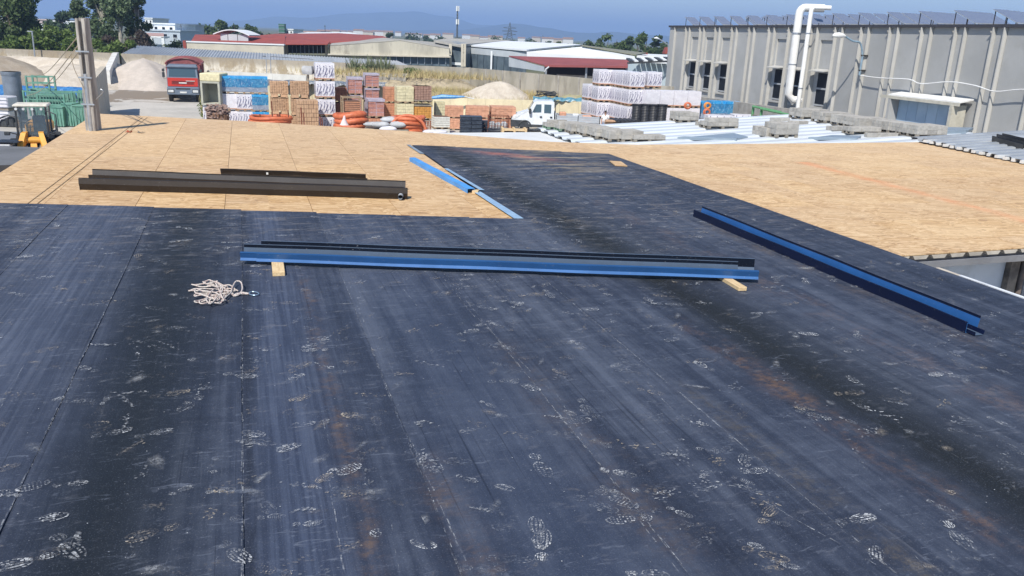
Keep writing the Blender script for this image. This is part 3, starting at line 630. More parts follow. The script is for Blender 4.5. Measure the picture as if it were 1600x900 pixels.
def front_profile(dz, dn=0.0):
    return [((0.015 + dn, 0.040 + dz), (0.0 + dn, 0.100 + dz), BLUEF), ((0.0 + dn, 0.012 + dz), (0.015 + dn, 0.040 + dz), BLUEL), ((-0.004 + dn, 0.100 + dz), (0.028 + dn, 0.106 + dz), BLUEF),
            ((0.0 + dn, 0.016 + dz), (0.15 + dn, 0.012 + dz), GREYB), ((0.15 + dn, 0.012 + dz), (0.163 + dn, 0.128 + dz), GREYB), ((0.163 + dn, 0.128 + dz), (0.170 + dn, 0.160 + dz), NAVYDK), ((0.166 + dn, 0.160 + dz), (0.186 + dn, 0.160 + dz), GREYB)]
zt = 0.052
A = P(376, 415.5); B = P(1156, 443.5)
g1 = thing('rain_gutter', 'longer projecting left, lower one of two nested blue box gutters lying across the membrane', 'gutter', tuple(A), world=True, group='nested blue gutters on two wood blocks')
channel(g1, 'channel', A + Vector((0, 0, zt)), B + Vector((0, 0, zt)), front_profile(0.0))
A2_ = P(402, 416.5); B2_ = P(1183, 444.5)
g2 = thing('rain_gutter', 'upper of two nested blue box gutters, reaching farther right over the lumber block', 'gutter', tuple(A2_), world=True, group='nested blue gutters on two wood blocks')
nn_ = Vector((-(B2_ - A2_).y, (B2_ - A2_).x, 0)).normalized()
seg2 = [((0.0, 0.045), (-0.012, 0.104), BLUEF), ((-0.018, 0.015), (0.0, 0.045), BLUEL), ((-0.014, 0.104), (0.02, 0.111), BLUEF), ((-0.018, 0.014), (0.15, 0.012), GREYB), ((0.15, 0.012), (0.187, 0.105), GREYB), ((0.187, 0.105), (0.203, 0.200), NAVYDK), ((0.199, 0.200), (0.215, 0.200), GREYB)]
channel(g2, 'channel', A2_ + Vector((0, 0, zt - 0.002)), B2_ - Vector((0, 0, 0)) + Vector((0, 0, zt - 0.002)), seg2)
def lumber(name, label, a, b, w_, h_):
    a = Vector(a); b = Vector(b); d = b - a; n = Vector((-d.y, d.x, 0)).normalized() * w_
    t = thing(name, label, 'wood block', tuple(a), world=True)
    mb = MB(); ang = math.atan2(d.y, d.x)
    o = MB().bbox(0, d.length, -w_ / 2, w_ / 2, 0, h_, 0.004).build('block', LUMBER, t); o.rotation_euler = (0, 0, ang); o.data.transform(Matrix.Translation(WLOC[t.name])); return t
Z0 = Vector((0, 0, 0.016))
lumber('lumber_block', 'short pale wood block under the left end of the nested blue gutters', P(436, 434) + Z0, P(432, 400) + Z0, 0.13, 0.05)
lumber('lumber_block', 'longer pale wood offcut set askew under the right end of the nested blue gutters', P(1160, 457) + Z0, P(1105, 424) + Z0, 0.10, 0.045)
# the gutter on the right, lying along the rolls
A = P(1083, 340) + Z0; B = P(1508, 522.5) + Z0
g3 = thing('rain_gutter', 'deep blue box gutter with navy outside lying lengthwise on the right of the membrane', 'gutter', tuple(A), world=True)
def right_profile(s=1.0, dz=0.0):       # n runs to the left of the A->B direction (towards the right edge of the roof): mirrored below
    return [((0.0, 0.0 + dz), (0.0, 0.105 + dz), NAVY), ((0.0, 0.105 + dz), (0.012, 0.108 + dz), NAVY), ((0.006, 0.004 + dz), (0.0065, 0.100 + dz), BLUE), ((0.0, 0.002 + dz), (0.125, 0.002 + dz), BLUE), ((0.125, 0.002 + dz), (0.145, 0.138 + dz), BLUE),
            ((0.145, 0.138 + dz), (0.150, 0.166 + dz), NAVY), ((0.150, 0.166 + dz), (0.135, 0.169 + dz), NAVY)]
channel(g3, 'channel', A, B, right_profile())
dd = (B - A).normalized(); nn_ = Vector((-dd.y, dd.x, 0)); B = B + dd * .10 + nn_ * .018; A = B - dd * 4.0
g4 = thing('rain_gutter', 'narrow gutter nested inside the right one, only its pale end sticking out', 'gutter', tuple(A), world=True)
channel(g4, 'channel', A + Vector((0, 0, 0.006)), B + Vector((0, 0, 0.006)), [((0.0, 0.0), (0.0, 0.035), NAVY), ((0.004, 0.003), (0.095, 0.003), GREYB), ((0.095, 0.003), (0.105, 0.045), NAVY)])
# brown gutters on the boards
A = P(124, 297); B = P(636, 312)
b1 = thing('rain_gutter', 'long dark brown gutter in front on the boards, outlet pipe at its right end', 'gutter', tuple(A), world=True)
channel(b1, 'channel', A, B, [((0.03, 0.0), (0.0, 0.10), BROWN), ((0.0, 0.10), (0.012, 0.185), BROWNL), ((0.012, 0.185), (0.035, 0.188), BROWN), ((0.03, 0.004), (0.15, 0.004), BROWNL), ((0.15, 0.004), (0.165, 0.16), BROWNL), ((0.165, .16), (0.15, .163), BROWN)], bend=0.008)
e = P(629, 311)
d = (B - A).normalized(); n = Vector((-d.y, d.x, 0))
ob = MB().cyl(B - d * 0.10 - n * 0.10 + Vector((0, 0, .055)), B - d * 0.10 + n * 0.03 + Vector((0, 0, .065)), 0.042, cap=False).cyl(B - d * 0.10 - n * 0.10 + Vector((0, 0, .055)), B - d * 0.10 + n * 0.03 + Vector((0, 0, .065)), 0.036, cap=False)
ob.build('outlet_pipe', M('grey_pvc', (0.42, 0.45, 0.48), rough=0.5), b1, smooth=True)
MB().pbox(B - d * 0.004 + n * 0.01, d * 0.004, n * 0.15, (0, 0, 0.16)).build('end_cap', BROWN, b1)
MB().pbox(A + n * 0.01, d * 0.004, n * 0.14, (0, 0, 0.10)).build('end_cap', BROWNG, b1)
A = P(139, 281); B = P(632, 300)
b2 = thing('rain_gutter', 'worn brown gutter lying open right behind the long brown one, greyish inside', 'gutter', tuple(A), world=True)
channel(b2, 'channel', A, B, [((0.0, 0.0), (-0.005, 0.09), BROWN), ((0.0, 0.003), (0.13, 0.003), BROWNG), ((0.13, 0.003), (0.15, 0.145), BROWNG), ((0.15, 0.145), (0.155, 0.165), BROWN), ((0.155, .165), (0.14, .168), BROWN)], bend=-0.01)
A = P(350, 281); B = P(572, 289.5)
b3 = thing('rain_gutter', 'shortest brown gutter, standing on edge behind the other two, round outlet hole at left', 'gutter', tuple(A), world=True)
channel(b3, 'channel', A - (B - A).normalized() * 0.05, B, [((0.04, 0.0), (0.0, 0.13), BROWNL), ((0.0, 0.13), (-0.015, 0.19), BROWN), ((-0.015, 0.19), (0.01, 0.195), BROWN), ((0.04, 0.003), (0.14, 0.003), BROWNL), ((.14, .003), (.15, .1), BROWNL)])
d = (B - A).normalized(); n = Vector((-d.y, d.x, 0)); q = A + d * 0.18
pts = [q + d * 0.055 * math.cos(k * math.pi / 10) + n * (0.012) + Vector((0, 0, 0.055 + 0.055 * math.sin(k * math.pi / 10))) for k in range(20)]
MB().tube(pts, 0.008, 6, closed=True).build('outlet_ring', BROWNG, b3); MB().prism([p + n * .002 for p in pts], n * 0.003).build('outlet_hole', M('osb_seen_through', (0.62, 0.45, 0.25), rv=0), b3)
q = A + d * 0.75; MB().pbox(q + Vector((0, 0, 0.125)) - n * 0.015, d * 0.035, n * 0.012, (0, 0, 0.055)).build('sticker', M('white_sticker', (0.8, 0.8, 0.78), rv=0), b3)
# bright blue capping at the corner of the boards
A = P(645, 262); B = P(738, 301)
A = P(640, 252) ; B = P(731, 302)
bp = thing('blue_capping', 'bright blue folded metal capping on the boards beside the membrane edge', 'metal profile', tuple(A), world=True)
channel(bp, 'channel', A, B, [((0.0, 0.0), (0.0, 0.075), SKYB), ((0.0, 0.075), (0.115, 0.078), SKYB), ((0.115, 0.078), (0.118, 0.0), SKYB)])
MB().pbox(P(738, 303) + (B - A).normalized() * -0.02, (0.10, 0.02, 0), (0.02, 0.13, 0), (0, 0, 0.05)).build('wood_core', LUMBER, bp)
# cut corner of board left on the membrane, a wood shard, two dry leaves
oc = MB().prism([P(952, 254) + Vector((0, 0, .025)), P(961, 261) + Vector((0, 0, .025)), P(980, 262) + Vector((0, 0, .025)), P(970, 255) + Vector((0, 0, .025))], (0, 0, 0.018))
t = thing('board_offcut', 'small pale board offcut lying on the far right corner of the membrane', 'offcut', tuple(P(960, 256)), world=True); oc.build('offcut', OSB, t)
def leaf(px, py, mat_, label):
    q = P(px, py); t = thing('dry_leaf', label, 'debris', (q.x, q.y, 0.0)); r_ = random.Random(px)
    mb = MB(); 
    for k in range(5):
        a = k * 1.3; l = r_.uniform(.04, .09); mb.prism([(0, 0, .002), (l * math.cos(a - .3), l * math.sin(a - .3), r_.uniform(.01, .05)), (l * 1.5 * math.cos(a), l * 1.5 * math.sin(a), r_.uniform(.01, .06)), (l * math.cos(a + .3), l * math.sin(a + .3), .012)], (0, 0, 0.004))
    mb.build('blade', mat_, t)
leaf(203, 207, M('red_scrap', (0.35, 0.07, 0.03)), 'red brown scrap on the boards near the utility pole')
leaf(220, 208, M('grey_scrap', (0.16, 0.15, 0.13)), 'grey scrap beside the red one on the boards')
# ---- rope with a snap hook
def m_rope():
    g = G('rope', 0.85); p = g.obj(); wv = g.noise(p, 60, 3, 0.6); d = g.voro(p, 55.0)
    g.color(g.mix(g.step(d, 0.25, 0.5), (0.46, 0.41, 0.37), g.mix(g.step(wv, .5, .6), (0.62, 0.57, 0.52), (0.38, 0.23, 0.21)))); g.bump(d, 0.8, 0.004); return g.mat
rp = P(335, 468); rope = thing('rope', 'heap of pale flecked rope with a blue grey snap hook on the membrane', 'rope', (rp.x, rp.y, 0.016), world=True)
rr = random.Random(12); pts = []
def RP(x, y, z): q = P(x, y); return Vector((q.x, q.y, 0.02 + z))
loops = [((372, 458), (296, 458)), ((360, 452), (300, 450)), ((356, 466), (305, 478)), ((350, 472), (312, 480)), ((352, 456), (322, 447)), ((346, 474), (335, 481)), ((362, 464), (304, 470)), ((340, 450), (318, 449)), ((350, 478), (306, 462)), ((345, 458), (327, 484))]
ang = 0
for i, ((xa, ya), (xb, yb)) in enumerate(loops):
    a = P(xa, ya); b = P(xb, yb); c = (a + b) / 2; d = (b - a) / 2; l = d.length; d.normalize(); n = Vector((-d.y, d.x, 0)); wd = rr.uniform(0.035, 0.075)
    for k in range(13):
        q = 2 * math.pi * k / 13 + math.pi; z = 0.008 + 0.0042 * i + 0.014 * math.sin(q * 2 + i) ** 2
        pts.append(c + d * l * math.cos(q) * rr.uniform(.93, 1.05) + n * wd * math.sin(q) * rr.uniform(.8, 1.2) + Vector((0, 0, z + 0.016)))
def smooth(pts, n=4, closed=False):
    out = []; m = len(pts)
    for i in range(m if closed else m - 1):
        p0, p1, p2, p3 = (pts[(i - 1) % m] if (closed or i) else pts[0]), pts[i], pts[(i + 1) % m], pts[(i + 2) % m if closed else min(i + 2, m - 1)]
        for k in range(n):
            t = k / n; out.append(0.5 * ((2 * p1) + (p2 - p0) * t + (2 * p0 - 5 * p1 + 4 * p2 - p3) * t * t + (3 * p1 - p0 - 3 * p2 + p3) * t ** 3))
    if not closed: out.append(pts[-1])
    return out
MB().tube(smooth(pts, 3), 0.0068, 6).build('coil', m_rope(), rope, smooth=True)
RM = bpy.data.materials['rope']
lp = [RP(362, 466, .02), RP(363, 458, .03), RP(369, 450, .05), RP(377, 451, .05), RP(379, 459, .03), RP(374, 465, .015), RP(366, 467, .01), RP(364, 464, .02)]
MB().tube(smooth(lp, 4), 0.0075, 6).build('eye_loop', RM, rope, smooth=True)
MB().tube(smooth([RP(366, 466, .008), RP(374, 464, .014), RP(382, 463, .012), RP(389, 463.5, .01)], 3), [0.010, .014, .015, .012, .014, .016, .013, .012, .010, .009], 7).build('knot', RM, rope, smooth=True)
hk = smooth([RP(389, 463, .012), RP(393, 460.5, .012), RP(400, 461, .012), RP(405, 463.5, .012), RP(400, 466, .012), RP(393, 465.5, .012)], 3, True)
MB().tube(hk, 0.006, 6, closed=True).build('snap_hook', M('hook_blue_steel', (0.30, 0.40, 0.50), rough=0.35, metal=0.6), rope, smooth=True)
# ---- wooden/concrete utility pole beside the far left corner
pl = P(149, 203); pole = thing('utility_pole', 'weathered grey square pole with conduits rising beside the far left corner of the boards', 'pole', (pl.x, pl.y, YARD), world=True)
WOODG = M('weathered_pole', (0.50, 0.48, 0.44), (0.27, 0.25, 0.23), 2.2, 0.9, stretch=(3, 3, 0.35), bump=0.6, dirt=(0.10, 0.08, 0.065), dirt_amt=0.6)
top = W(131, 28, pl.y - 0.15)
def PL(z, dx=0, dy=0):
    t = (z - 0.0) / (top.z - 0.0); b = Vector((pl.x, pl.y, 0)); return Vector((b.x + (top.x - b.x) * t + dx, b.y + (top.y - b.y) * t + dy, z))
def taper_box(mb, z0, z1, w0, w1, dx=0, dy=0, hy=None):
    a = PL(z0, dx, dy); b = PL(z1, dx, dy); v = []
    for c_, w_ in ((a, w0), (b, w1)):
        h_ = hy or w_
        v += [c_ + Vector(k) for k in ((-w_, -h_, 0), (w_, -h_, 0), (w_, h_, 0), (-w_, h_, 0))]
    mb.add(v, [(0, 3, 2, 1), (4, 5, 6, 7), (0, 1, 5, 4), (1, 2, 6, 5), (2, 3, 7, 6), (3, 0, 4, 7)]); return mb
m_ = MB(); taper_box(m_, YARD, top.z, 0.14, 0.085); m_.build('post', WOODG, pole)
m_ = MB(); taper_box(m_, YARD, top.z - 0.02, 0.045, 0.035, 0.07, -0.17); m_.build('ridge', WOODG, pole); m_ = MB(); taper_box(m_, YARD, top.z - 0.015, 0.03, 0.03, -0.09, -0.16); m_.build('ridge', WOODG, pole)
MB().cyl(PL(-0.3, 0.0, -0.20), PL(1.35, 0.0, -0.19), 0.052, n=12).build('conduit', GALV, pole, smooth=True)
MB().cyl(PL(-0.3, -0.115, -0.18), PL(0.9, -0.115, -0.18), 0.022, n=8).build('conduit', GALV, pole, smooth=True)
for z in (0.62, 1.25, 1.85):
    MB().pbox(PL(z, -0.16, -0.245), (0.32, 0, 0), (0, 0.02, 0), (0, 0, 0.035)).build('band', GALV, pole)
cb = smooth([PL(1.9, -0.16, -0.2), PL(1.75, -0.26, -0.25), PL(1.45, -0.24, -0.22), PL(1.2, -0.15, -0.2), PL(1.0, -0.05, -0.24)], 4)
MB().tube(cb, 0.008, 5).build('cable_loop', M('tan_cable', (0.40, 0.34, 0.25)), pole, smooth=True)
MB().tube(smooth([PL(0.75, 0.14, -0.1), PL(0.9, 0.30, -0.1), PL(0.97, 0.33, -0.1), PL(1.0, 0.28, -0.1)], 3), 0.012, 5).build('bracket_rod', GALV, pole, smooth=True)
CAB = bpy.data.materials['tan_cable']
for (x0, y0, x1, y1, Y1, k) in ((126, 52, 52, 118, 58, 0), (126, 66, 40, 150, 52, 1), (130, 72, 66, 132, 60, 2)):
    a = W(x0, y0, pl.y - 0.1); b = W(x1, y1, Y1); m2 = (a + b) / 2 - Vector((0, 0, 0.35))
    o = MB().tube(smooth([a, m2, b], 10), 0.014, 5).build('overhead_cable', CAB, None, smooth=True)
    tag(o, ('upper tan cable running from the utility pole down into the yard', 'lowest tan cable running left from the utility pole to the grey pipe', 'middle tan cable slanting from the utility pole over the green frames')[k], 'cable')

# ================================================================== NEIGHBOURING LOW ROOFS
CORR = M('white_corrugated', (0.62, 0.66, 0.70), (0.54, 0.59, 0.63), 0.6, 0.45, 0.1, dirt=(0.46, 0.46, 0.45), dirt_amt=0.35, rv=0.08)
CORRG = M('grey_corrugated', (0.42, 0.45, 0.48), (0.32, 0.35, 0.38), 0.8, 0.5, 0.2, dirt=(0.25, 0.25, 0.25), dirt_amt=0.5, rv=0.15)
GR, GV0, GZ0 = 0.056, 11.0, -1.04
def gz(v): return GZ0 + GR * (v - GV0)
def corr_sheet(parent, u0, wid, v0, v1, zf, mat_, pitch=0.5, h=0.06, name='roof_sheet'):
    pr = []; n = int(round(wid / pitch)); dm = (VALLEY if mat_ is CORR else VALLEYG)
    for i in range(n):
        b = i * pitch; pr += [(b, 0), (b + pitch * .34, 0), (b + pitch * .45, h), (b + pitch * .89, h)]
    pr.append((wid + 0.0, 0)); t = 0.006; m = len(pr); vs = []
    for vv in (v0, v1):
        for du, dz in pr: vs.append(R(u0 + du, vv, zf(vv) + dz))
        for du, dz in pr: vs.append(R(u0 + du, vv, zf(vv) + dz - t))
    fs = []
    for i in range(m - 1):
        fs += [(i, i + 1, 2 * m + i + 1, 2 * m + i), (m + i, 3 * m + i, 3 * m + i + 1, m + i + 1), (i, m + i, m + i + 1, i + 1), (2 * m + i, 2 * m + i + 1, 3 * m + i + 1, 3 * m + i)]
    mb = MB().add(vs, fs)
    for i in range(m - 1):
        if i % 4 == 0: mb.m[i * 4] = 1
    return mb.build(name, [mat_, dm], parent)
VALLEY = M('valley_painted_shade', (0.36, 0.42, 0.47), (0.46, 0.52, 0.57), 1.2, .6, rv=.2); VALLEYG = M('grey_valley', (0.20, 0.22, 0.25), (0.28, 0.30, 0.33), 1.2, .6)  # dark lines of rib shading, painted into the valley colour
shed = thing('low_shed', 'low shed beyond our roof with a white corrugated roof on which block pallets stand', 'shed', tuple(R(28, 12, YARD)), world=True)
VR = 25.6
for i in range(19):
    u0 = 20.3 + i * 0.85
    if u0 > 31.4: continue
    v_l = 11.35 + rb.uniform(-0.03, 0.03)
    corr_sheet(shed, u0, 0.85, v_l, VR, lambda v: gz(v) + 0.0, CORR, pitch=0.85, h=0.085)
MB().prism([R(20.4, 11.6, gz(11.6) - 0.12), R(31.9, 11.6, gz(11.6) - 0.12), R(31.9, VR - .1, gz(VR - .1) - 0.12), R(20.4, VR - .1, gz(VR) - 0.12)], (0, 0, 0.09)).build('purlin_deck', DARKMETAL, shed)
ws = MB(); wall(ws, R(20.4, 11.75), R(31.6, 11.75), YARD, gz(11.7) - 0.13, -0.2); wall(ws, R(31.8, 11.8), R(31.8, 25.3), YARD, gz(11.7) - 0.13, 0.2)
ws.build('wall', CONC, shed)
# grey gutter board under the serrated sheet ends
MB().pbox(R(22.0, 11.22, gz(11.3) - 0.13), U * 9.8, V * 0.09, (0, 0, 0.035)).build('eave_rail', M('rail_brown', (0.16, 0.13, 0.10)), shed)
WM = M('white_membrane', (0.72, 0.73, 0.72), (0.64, 0.65, 0.64), 0.7, 0.6, dirt=(0.5, 0.48, 0.44), dirt_amt=0.3, rv=0)
lt = thing('white_flat_roof', 'narrow white flat roof between our roof edge and the corrugated shed', 'roof', tuple(R(27, 7, -1.2)), world=True)
a, b, c, d = R(31.2, 4.6), R(31.9, 11.75), R(20.2, 11.75), R(22.8, 4.6)
MB().prism([(q.x, q.y, -1.16) for q in (a, b, c, d)], (0, 0, 0.08)).build('sheet', WM, lt)
ws = MB(); wall(ws, R(31.0, 4.7), R(31.6, 11.3), YARD, -1.16, -0.15); wall(ws, R(22.8, 4.7), R(31.0, 4.7), YARD, -1.16, -.15); ws.build('wall', CONC, lt)
# right, greyer corrugated roof rising from the edge of our boards
gs = thing('grey_shed', 'right hand neighbouring shed with grey white corrugated roof rising from the edge of our boards', 'shed', tuple(R(18, 22, YARD)), world=True)
def gz2(v): return 0.06 + 0.050 * (v - 19.5)
for i in range(10):
    u0 = 12.0 + i * 0.85
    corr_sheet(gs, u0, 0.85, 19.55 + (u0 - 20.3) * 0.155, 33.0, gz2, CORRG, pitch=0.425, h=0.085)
MB().prism([R(12.2, 18.6, gz2(18.5) - 0.16), R(20.3, 19.80, gz2(19.5) - 0.16), R(20.3, 32.9, gz2(32.9) - 0.16), R(12.2, 32.9, gz2(32.9) - 0.16)], (0, 0, 0.07)).build('purlin_deck', DARKMETAL, gs)
ws = MB(); wall(ws, R(12.5, 19.1), R(20.3, 20.0), YARD, gz2(19.2) - 0.2, 0.2); wall(ws, R(20.2, 20.2), R(20.2, 32.6), YARD, gz2(20) - 0.2, 0.2); ws.build('wall', CONC, gs)
for i in range(26):
    u_ = 12.3 + i * 0.30
    vv = 19.50 + (u_ - 20.3) * 0.155
    MB().pbox(R(u_, vv - 0.10, gz2(vv) - 0.004), U * 0.09, V * 0.45, (0, 0, 0.075)).build('rib_filler', WM, gs)
MB().pbox(R(12.2, 18.20, -0.02), R(8.0, 1.27), V * 0.07, (0, 0, 0.05)).build('edge_flashing', DARKMETAL, gs)
def on1(x, y, lift=0.0): q = PP(x, y, GZ0, GR, GV0); return q + Vector((0, 0, 0.062 + lift))
def on2(x, y): q = PP(x, y, 0.06, 0.05, 19.5); return q + Vector((0, 0, 0.055))
# flat sheets lying on the roofs
SHG = M('bare_sheet_steel', (0.36, 0.44, 0.50), (0.30, 0.37, 0.43), 1.2, 0.4, 0.4)
def flat_sheet(c4, f, label, th=0.05, mat_=None):
    q = [f(*c) for c in c4]; t = thing('metal_sheet', label, 'metal sheet', tuple(q[0]), world=True)
    MB().prism(q, (0, 0, th)).build('sheet', mat_ or SHG, t)
    MB().prism([p + Vector((0, 0, th + 0.002)) for p in (q[0], q[1], q[1].lerp(q[2], .12), q[0].lerp(q[3], .12))], (0, 0, 0.03)).build('folded_lip', mat_ or SHG, t); return t
flat_sheet([(1058, 221), (1150, 223), (1168, 219), (1145, 213)], on1, 'grey blue steel sheet lying on the white roof near the edge of our boards', 0.07)
flat_sheet([(1262, 221), (1338, 222.5), (1345, 217), (1300, 216)], on1, 'long grey steel sheet lying in front of the low block pallet on the white roof', 0.06)
flat_sheet([(1442, 214), (1508, 212), (1520, 206), (1470, 205)], on1, 'steel sheet bridging the two roofs in front of the loading canopy', 0.10)
for k, (x0, y0, x1, y1, lab) in enumerate(((1549, 224, 1598, 238, 'left black gutter piece lying on the grey corrugated roof'), (1556, 221, 1612, 235, 'right black gutter piece lying behind another on the grey corrugated roof'))):
    A = on2(x0, y0); B = on2(x1, y1); t = thing('black_gutter', lab, 'gutter', tuple(A), world=True)
    channel(t, 'channel', A, B, [((0.0, 0.0), (-0.02, 0.16), DARKMETAL), ((0, 0), (0.13, 0), DARKMETAL), ((.13, 0), (.15, .20), DARKMETAL), ((-0.02, 0.16), (0.0, 0.165), NAVYDK)])
# concrete blocks on pallets
BLK = M('concrete_block', (0.43, 0.41, 0.37), (0.33, 0.315, 0.285), 5, 0.95, bump=0.6, rv=0.25)
def block_mesh():
    mb = MB(); mb.bbox(-.25, .25, -.1, .1, 0, .195, .008); return mb.build('block', BLK, None)
blk0 = block_mesh(); blk0.hide_render = True
GREENP = M('green_pallet_paint', (0.12, 0.25, 0.16), (0.2, 0.27, 0.2), 4)
def pallet_parts(parent, w_=1.0, d_=1.0, mat_=None):
    mb = MB()
    for i in range(5): y = -d_ / 2 + i * (d_ - .1) / 4; mb.box(-w_ / 2, w_ / 2, y, y + .1, .10, .12)
    for x in (-w_ / 2, -0.07, w_ / 2 - .14):
        for y in (-d_ / 2, -.05, d_ / 2 - .1): mb.box(x, x + .14, y, y + .1, .02, .10)
        mb.box(x, x + .14, -d_ / 2, d_ / 2, 0, .018)
    return mb.build('pallet', mat_ or PALLET, parent)
protob = {}
def block_pallet(x, y, layers, rz=0.0, sc=(.9, .9, .80), label='', f=on1, nx=2, ny=4, top=0, green=False, pal=True, group='block pallets on the white roof'):
    q = f(x, y); t = thing('block_pallet' if pal else 'loose_blocks', label, 'concrete blocks', tuple(q), -AZ + rz, group)
    t.scale = sc; rr = random.Random(int(x * 7 + y)); z = 0.0
    if pal: pallet_parts(t, nx * .5, ny * .2, GREENP if green else BLKP); z = 0.12
    for l in range(layers + (1 if top else 0)):
        for i in range(nx):
            for j in range(ny):
                if l == layers and (i * ny + j) % 4 >= top: continue
                child(blk0, t, ((i - (nx - 1) / 2) * .502 + rr.uniform(-.012, .012), (j - (ny - 1) / 2) * .203 + rr.uniform(-.006, .006), z + l * .197), (0, 0, rr.uniform(-.02, .02))).hide_render = False
    return t
BLKP = M('grey_pallet_wood', (0.30, 0.27, 0.22), (0.2, 0.18, 0.15), 5, 0.9)
block_pallet(1068, 192, 2, label='block pallet standing alone in front of the black ribbed tanks', ny=5)
block_pallet(1122, 202, 1, label='low block pallet with loose blocks on top, right of the one by the tanks', nx=3, ny=4, top=2)
block_pallet(1102, 200, 1, label='single layer of blocks left against the low pallet in the middle of the white roof', nx=1, ny=5, pal=False)
block_pallet(1219, 216, 2, sc=(.95, .95, 1.0), label='full block pallet nearest to our boards in the middle of the white roof', nx=2, ny=4, top=0)
block_pallet(1193, 214, 2, label='short row of blocks left of the full pallet nearest to our boards', nx=1, ny=5, pal=False)
block_pallet(1218, 192, 1, label='two loose blocks on the white roof, left of the other loose pair', nx=2, ny=1, pal=False)
block_pallet(1246, 197, 1, label='two loose blocks on the white roof just above the full pallet', nx=2, ny=1, pal=False)
block_pallet(1310, 206, 1, label='loose row of blocks left end, in front of the low pallet near the long sheet', nx=2, ny=2, pal=False)
block_pallet(1345, 211, 1, label='low block pallet behind the long grey sheet', nx=3, ny=3)
block_pallet(1376, 217, 1, label='two loose blocks right of the long grey sheet', nx=3, ny=1, pal=False)
for k, (x, y, ly, nx_) in enumerate(((1262, 187, 2, 3), (1298, 193, 2, 3), (1322, 198, 2, 2), (1350, 202, 2, 3), (1388, 208, 2, 2), (1414, 212, 2, 2), (1440, 215, 2, 3))):
    block_pallet(x, y, ly, label='%s block pallet from the green frame in the ridge row below the grey facade' % ('first', 'second', 'third', 'fourth', 'fifth', 'sixth', 'seventh')[k], nx=nx_, ny=5)
for k, (x, y, ly, nx_, ny_, tp, gp) in enumerate(((866, 203, 1, 2, 4, 1, True), (884, 206, 1, 2, 4, 1, True), (902, 210, 2, 2, 4, 0, False), (920, 213, 2, 2, 5, 0, False), (938, 217, 2, 2, 6, 0, False), (958, 221, 2, 2, 6, 0, False), (980, 222, 2, 2, 5, 0, False), (1010, 223, 1, 3, 3, 0, False))):
    block_pallet(x, y, ly, label='%s block pallet from the white van along the serrated left eave of the shed' % ('first green', 'second green', 'third', 'fourth', 'fifth', 'sixth', 'seventh', 'eighth')[k], nx=nx_, ny=ny_, top=tp, green=gp, sc=(.82, .85, .74))
bpy.data.objects.remove(blk0)

# ================================================================== GREY PRECAST BUILDING ON THE RIGHT
ZT = CAMH + 1.45; C0 = Vector((12.90, 75.51, 0)); C1 = Vector((23.01, 39.81, 0)); WD = (C1 - C0).normalized(); NO = Vector((WD.y, -WD.x, 0)); 
if NO.x > 0: NO = -NO
def FS(px, y=39.0):                           # distance along the facade at which a pixel column cuts it (at roof level)
    r = ray(px, y); a, b = r.x, r.y; # (C0 + s WD) parallel to (a,b)
    return (C0.y * a - C0.x * b) / (WD.x * b - WD.y * a)
def FP_(s, out=0.0, z=0.0): return C0 + WD * s + NO * out + Vector((0, 0, z))
PREC = M('precast_panel', (0.40, 0.405, 0.40), (0.35, 0.355, 0.35), 0.35, 0.8, dirt=(0.30, 0.30, 0.28), dirt_amt=0.4, rv=0.10)
PRECL = M('precast_fin', (0.48, 0.475, 0.45), (0.42, 0.415, 0.39), 0.5, 0.8, rv=0.05)  # paler than the panels: the fins' sunlit brightness is put into the colour
bld = thing('precast_hall', 'big grey industrial hall of ribbed precast concrete panels on the right', 'industrial building', tuple(FP_(18, -10, YARD)), world=True)
LEN = 50.0
core = MB(); core.pbox(FP_(0.02, -0.45, YARD), WD * (LEN - .1), -NO * 28, (0, 0, ZT - 0.12 - YARD)); core.build('core_wall', PREC, bld)
xs = [1055, 1078, 1100.5, 1125, 1151.5, 1179, 1210.6, 1242, 1278, 1317, 1358, 1404, 1455.5, 1509, 1571]
ss = [FS(x) for x in xs]
while ss[-1] + 2.66 < LEN - .3: ss.append(ss[-1] + 2.66)
bays = [0.0] + ss + [LEN]
win_bays = {1, 2, 3, 6, 7, 8}                 # windows in the modules that start at these ribs
GLASS = G('window_glass', 0.4, spec=0.05); GLASS.color((0.018, 0.022, 0.03)); GLASS = GLASS.mat
FRAMEM = M('window_frame', (0.40, 0.42, 0.44), rough=0.5, rv=0)
def zpx(px, y, s): 
    p = FP_(s); r = ray(px, y); return CAMH + r.z * (p.y / r.y)
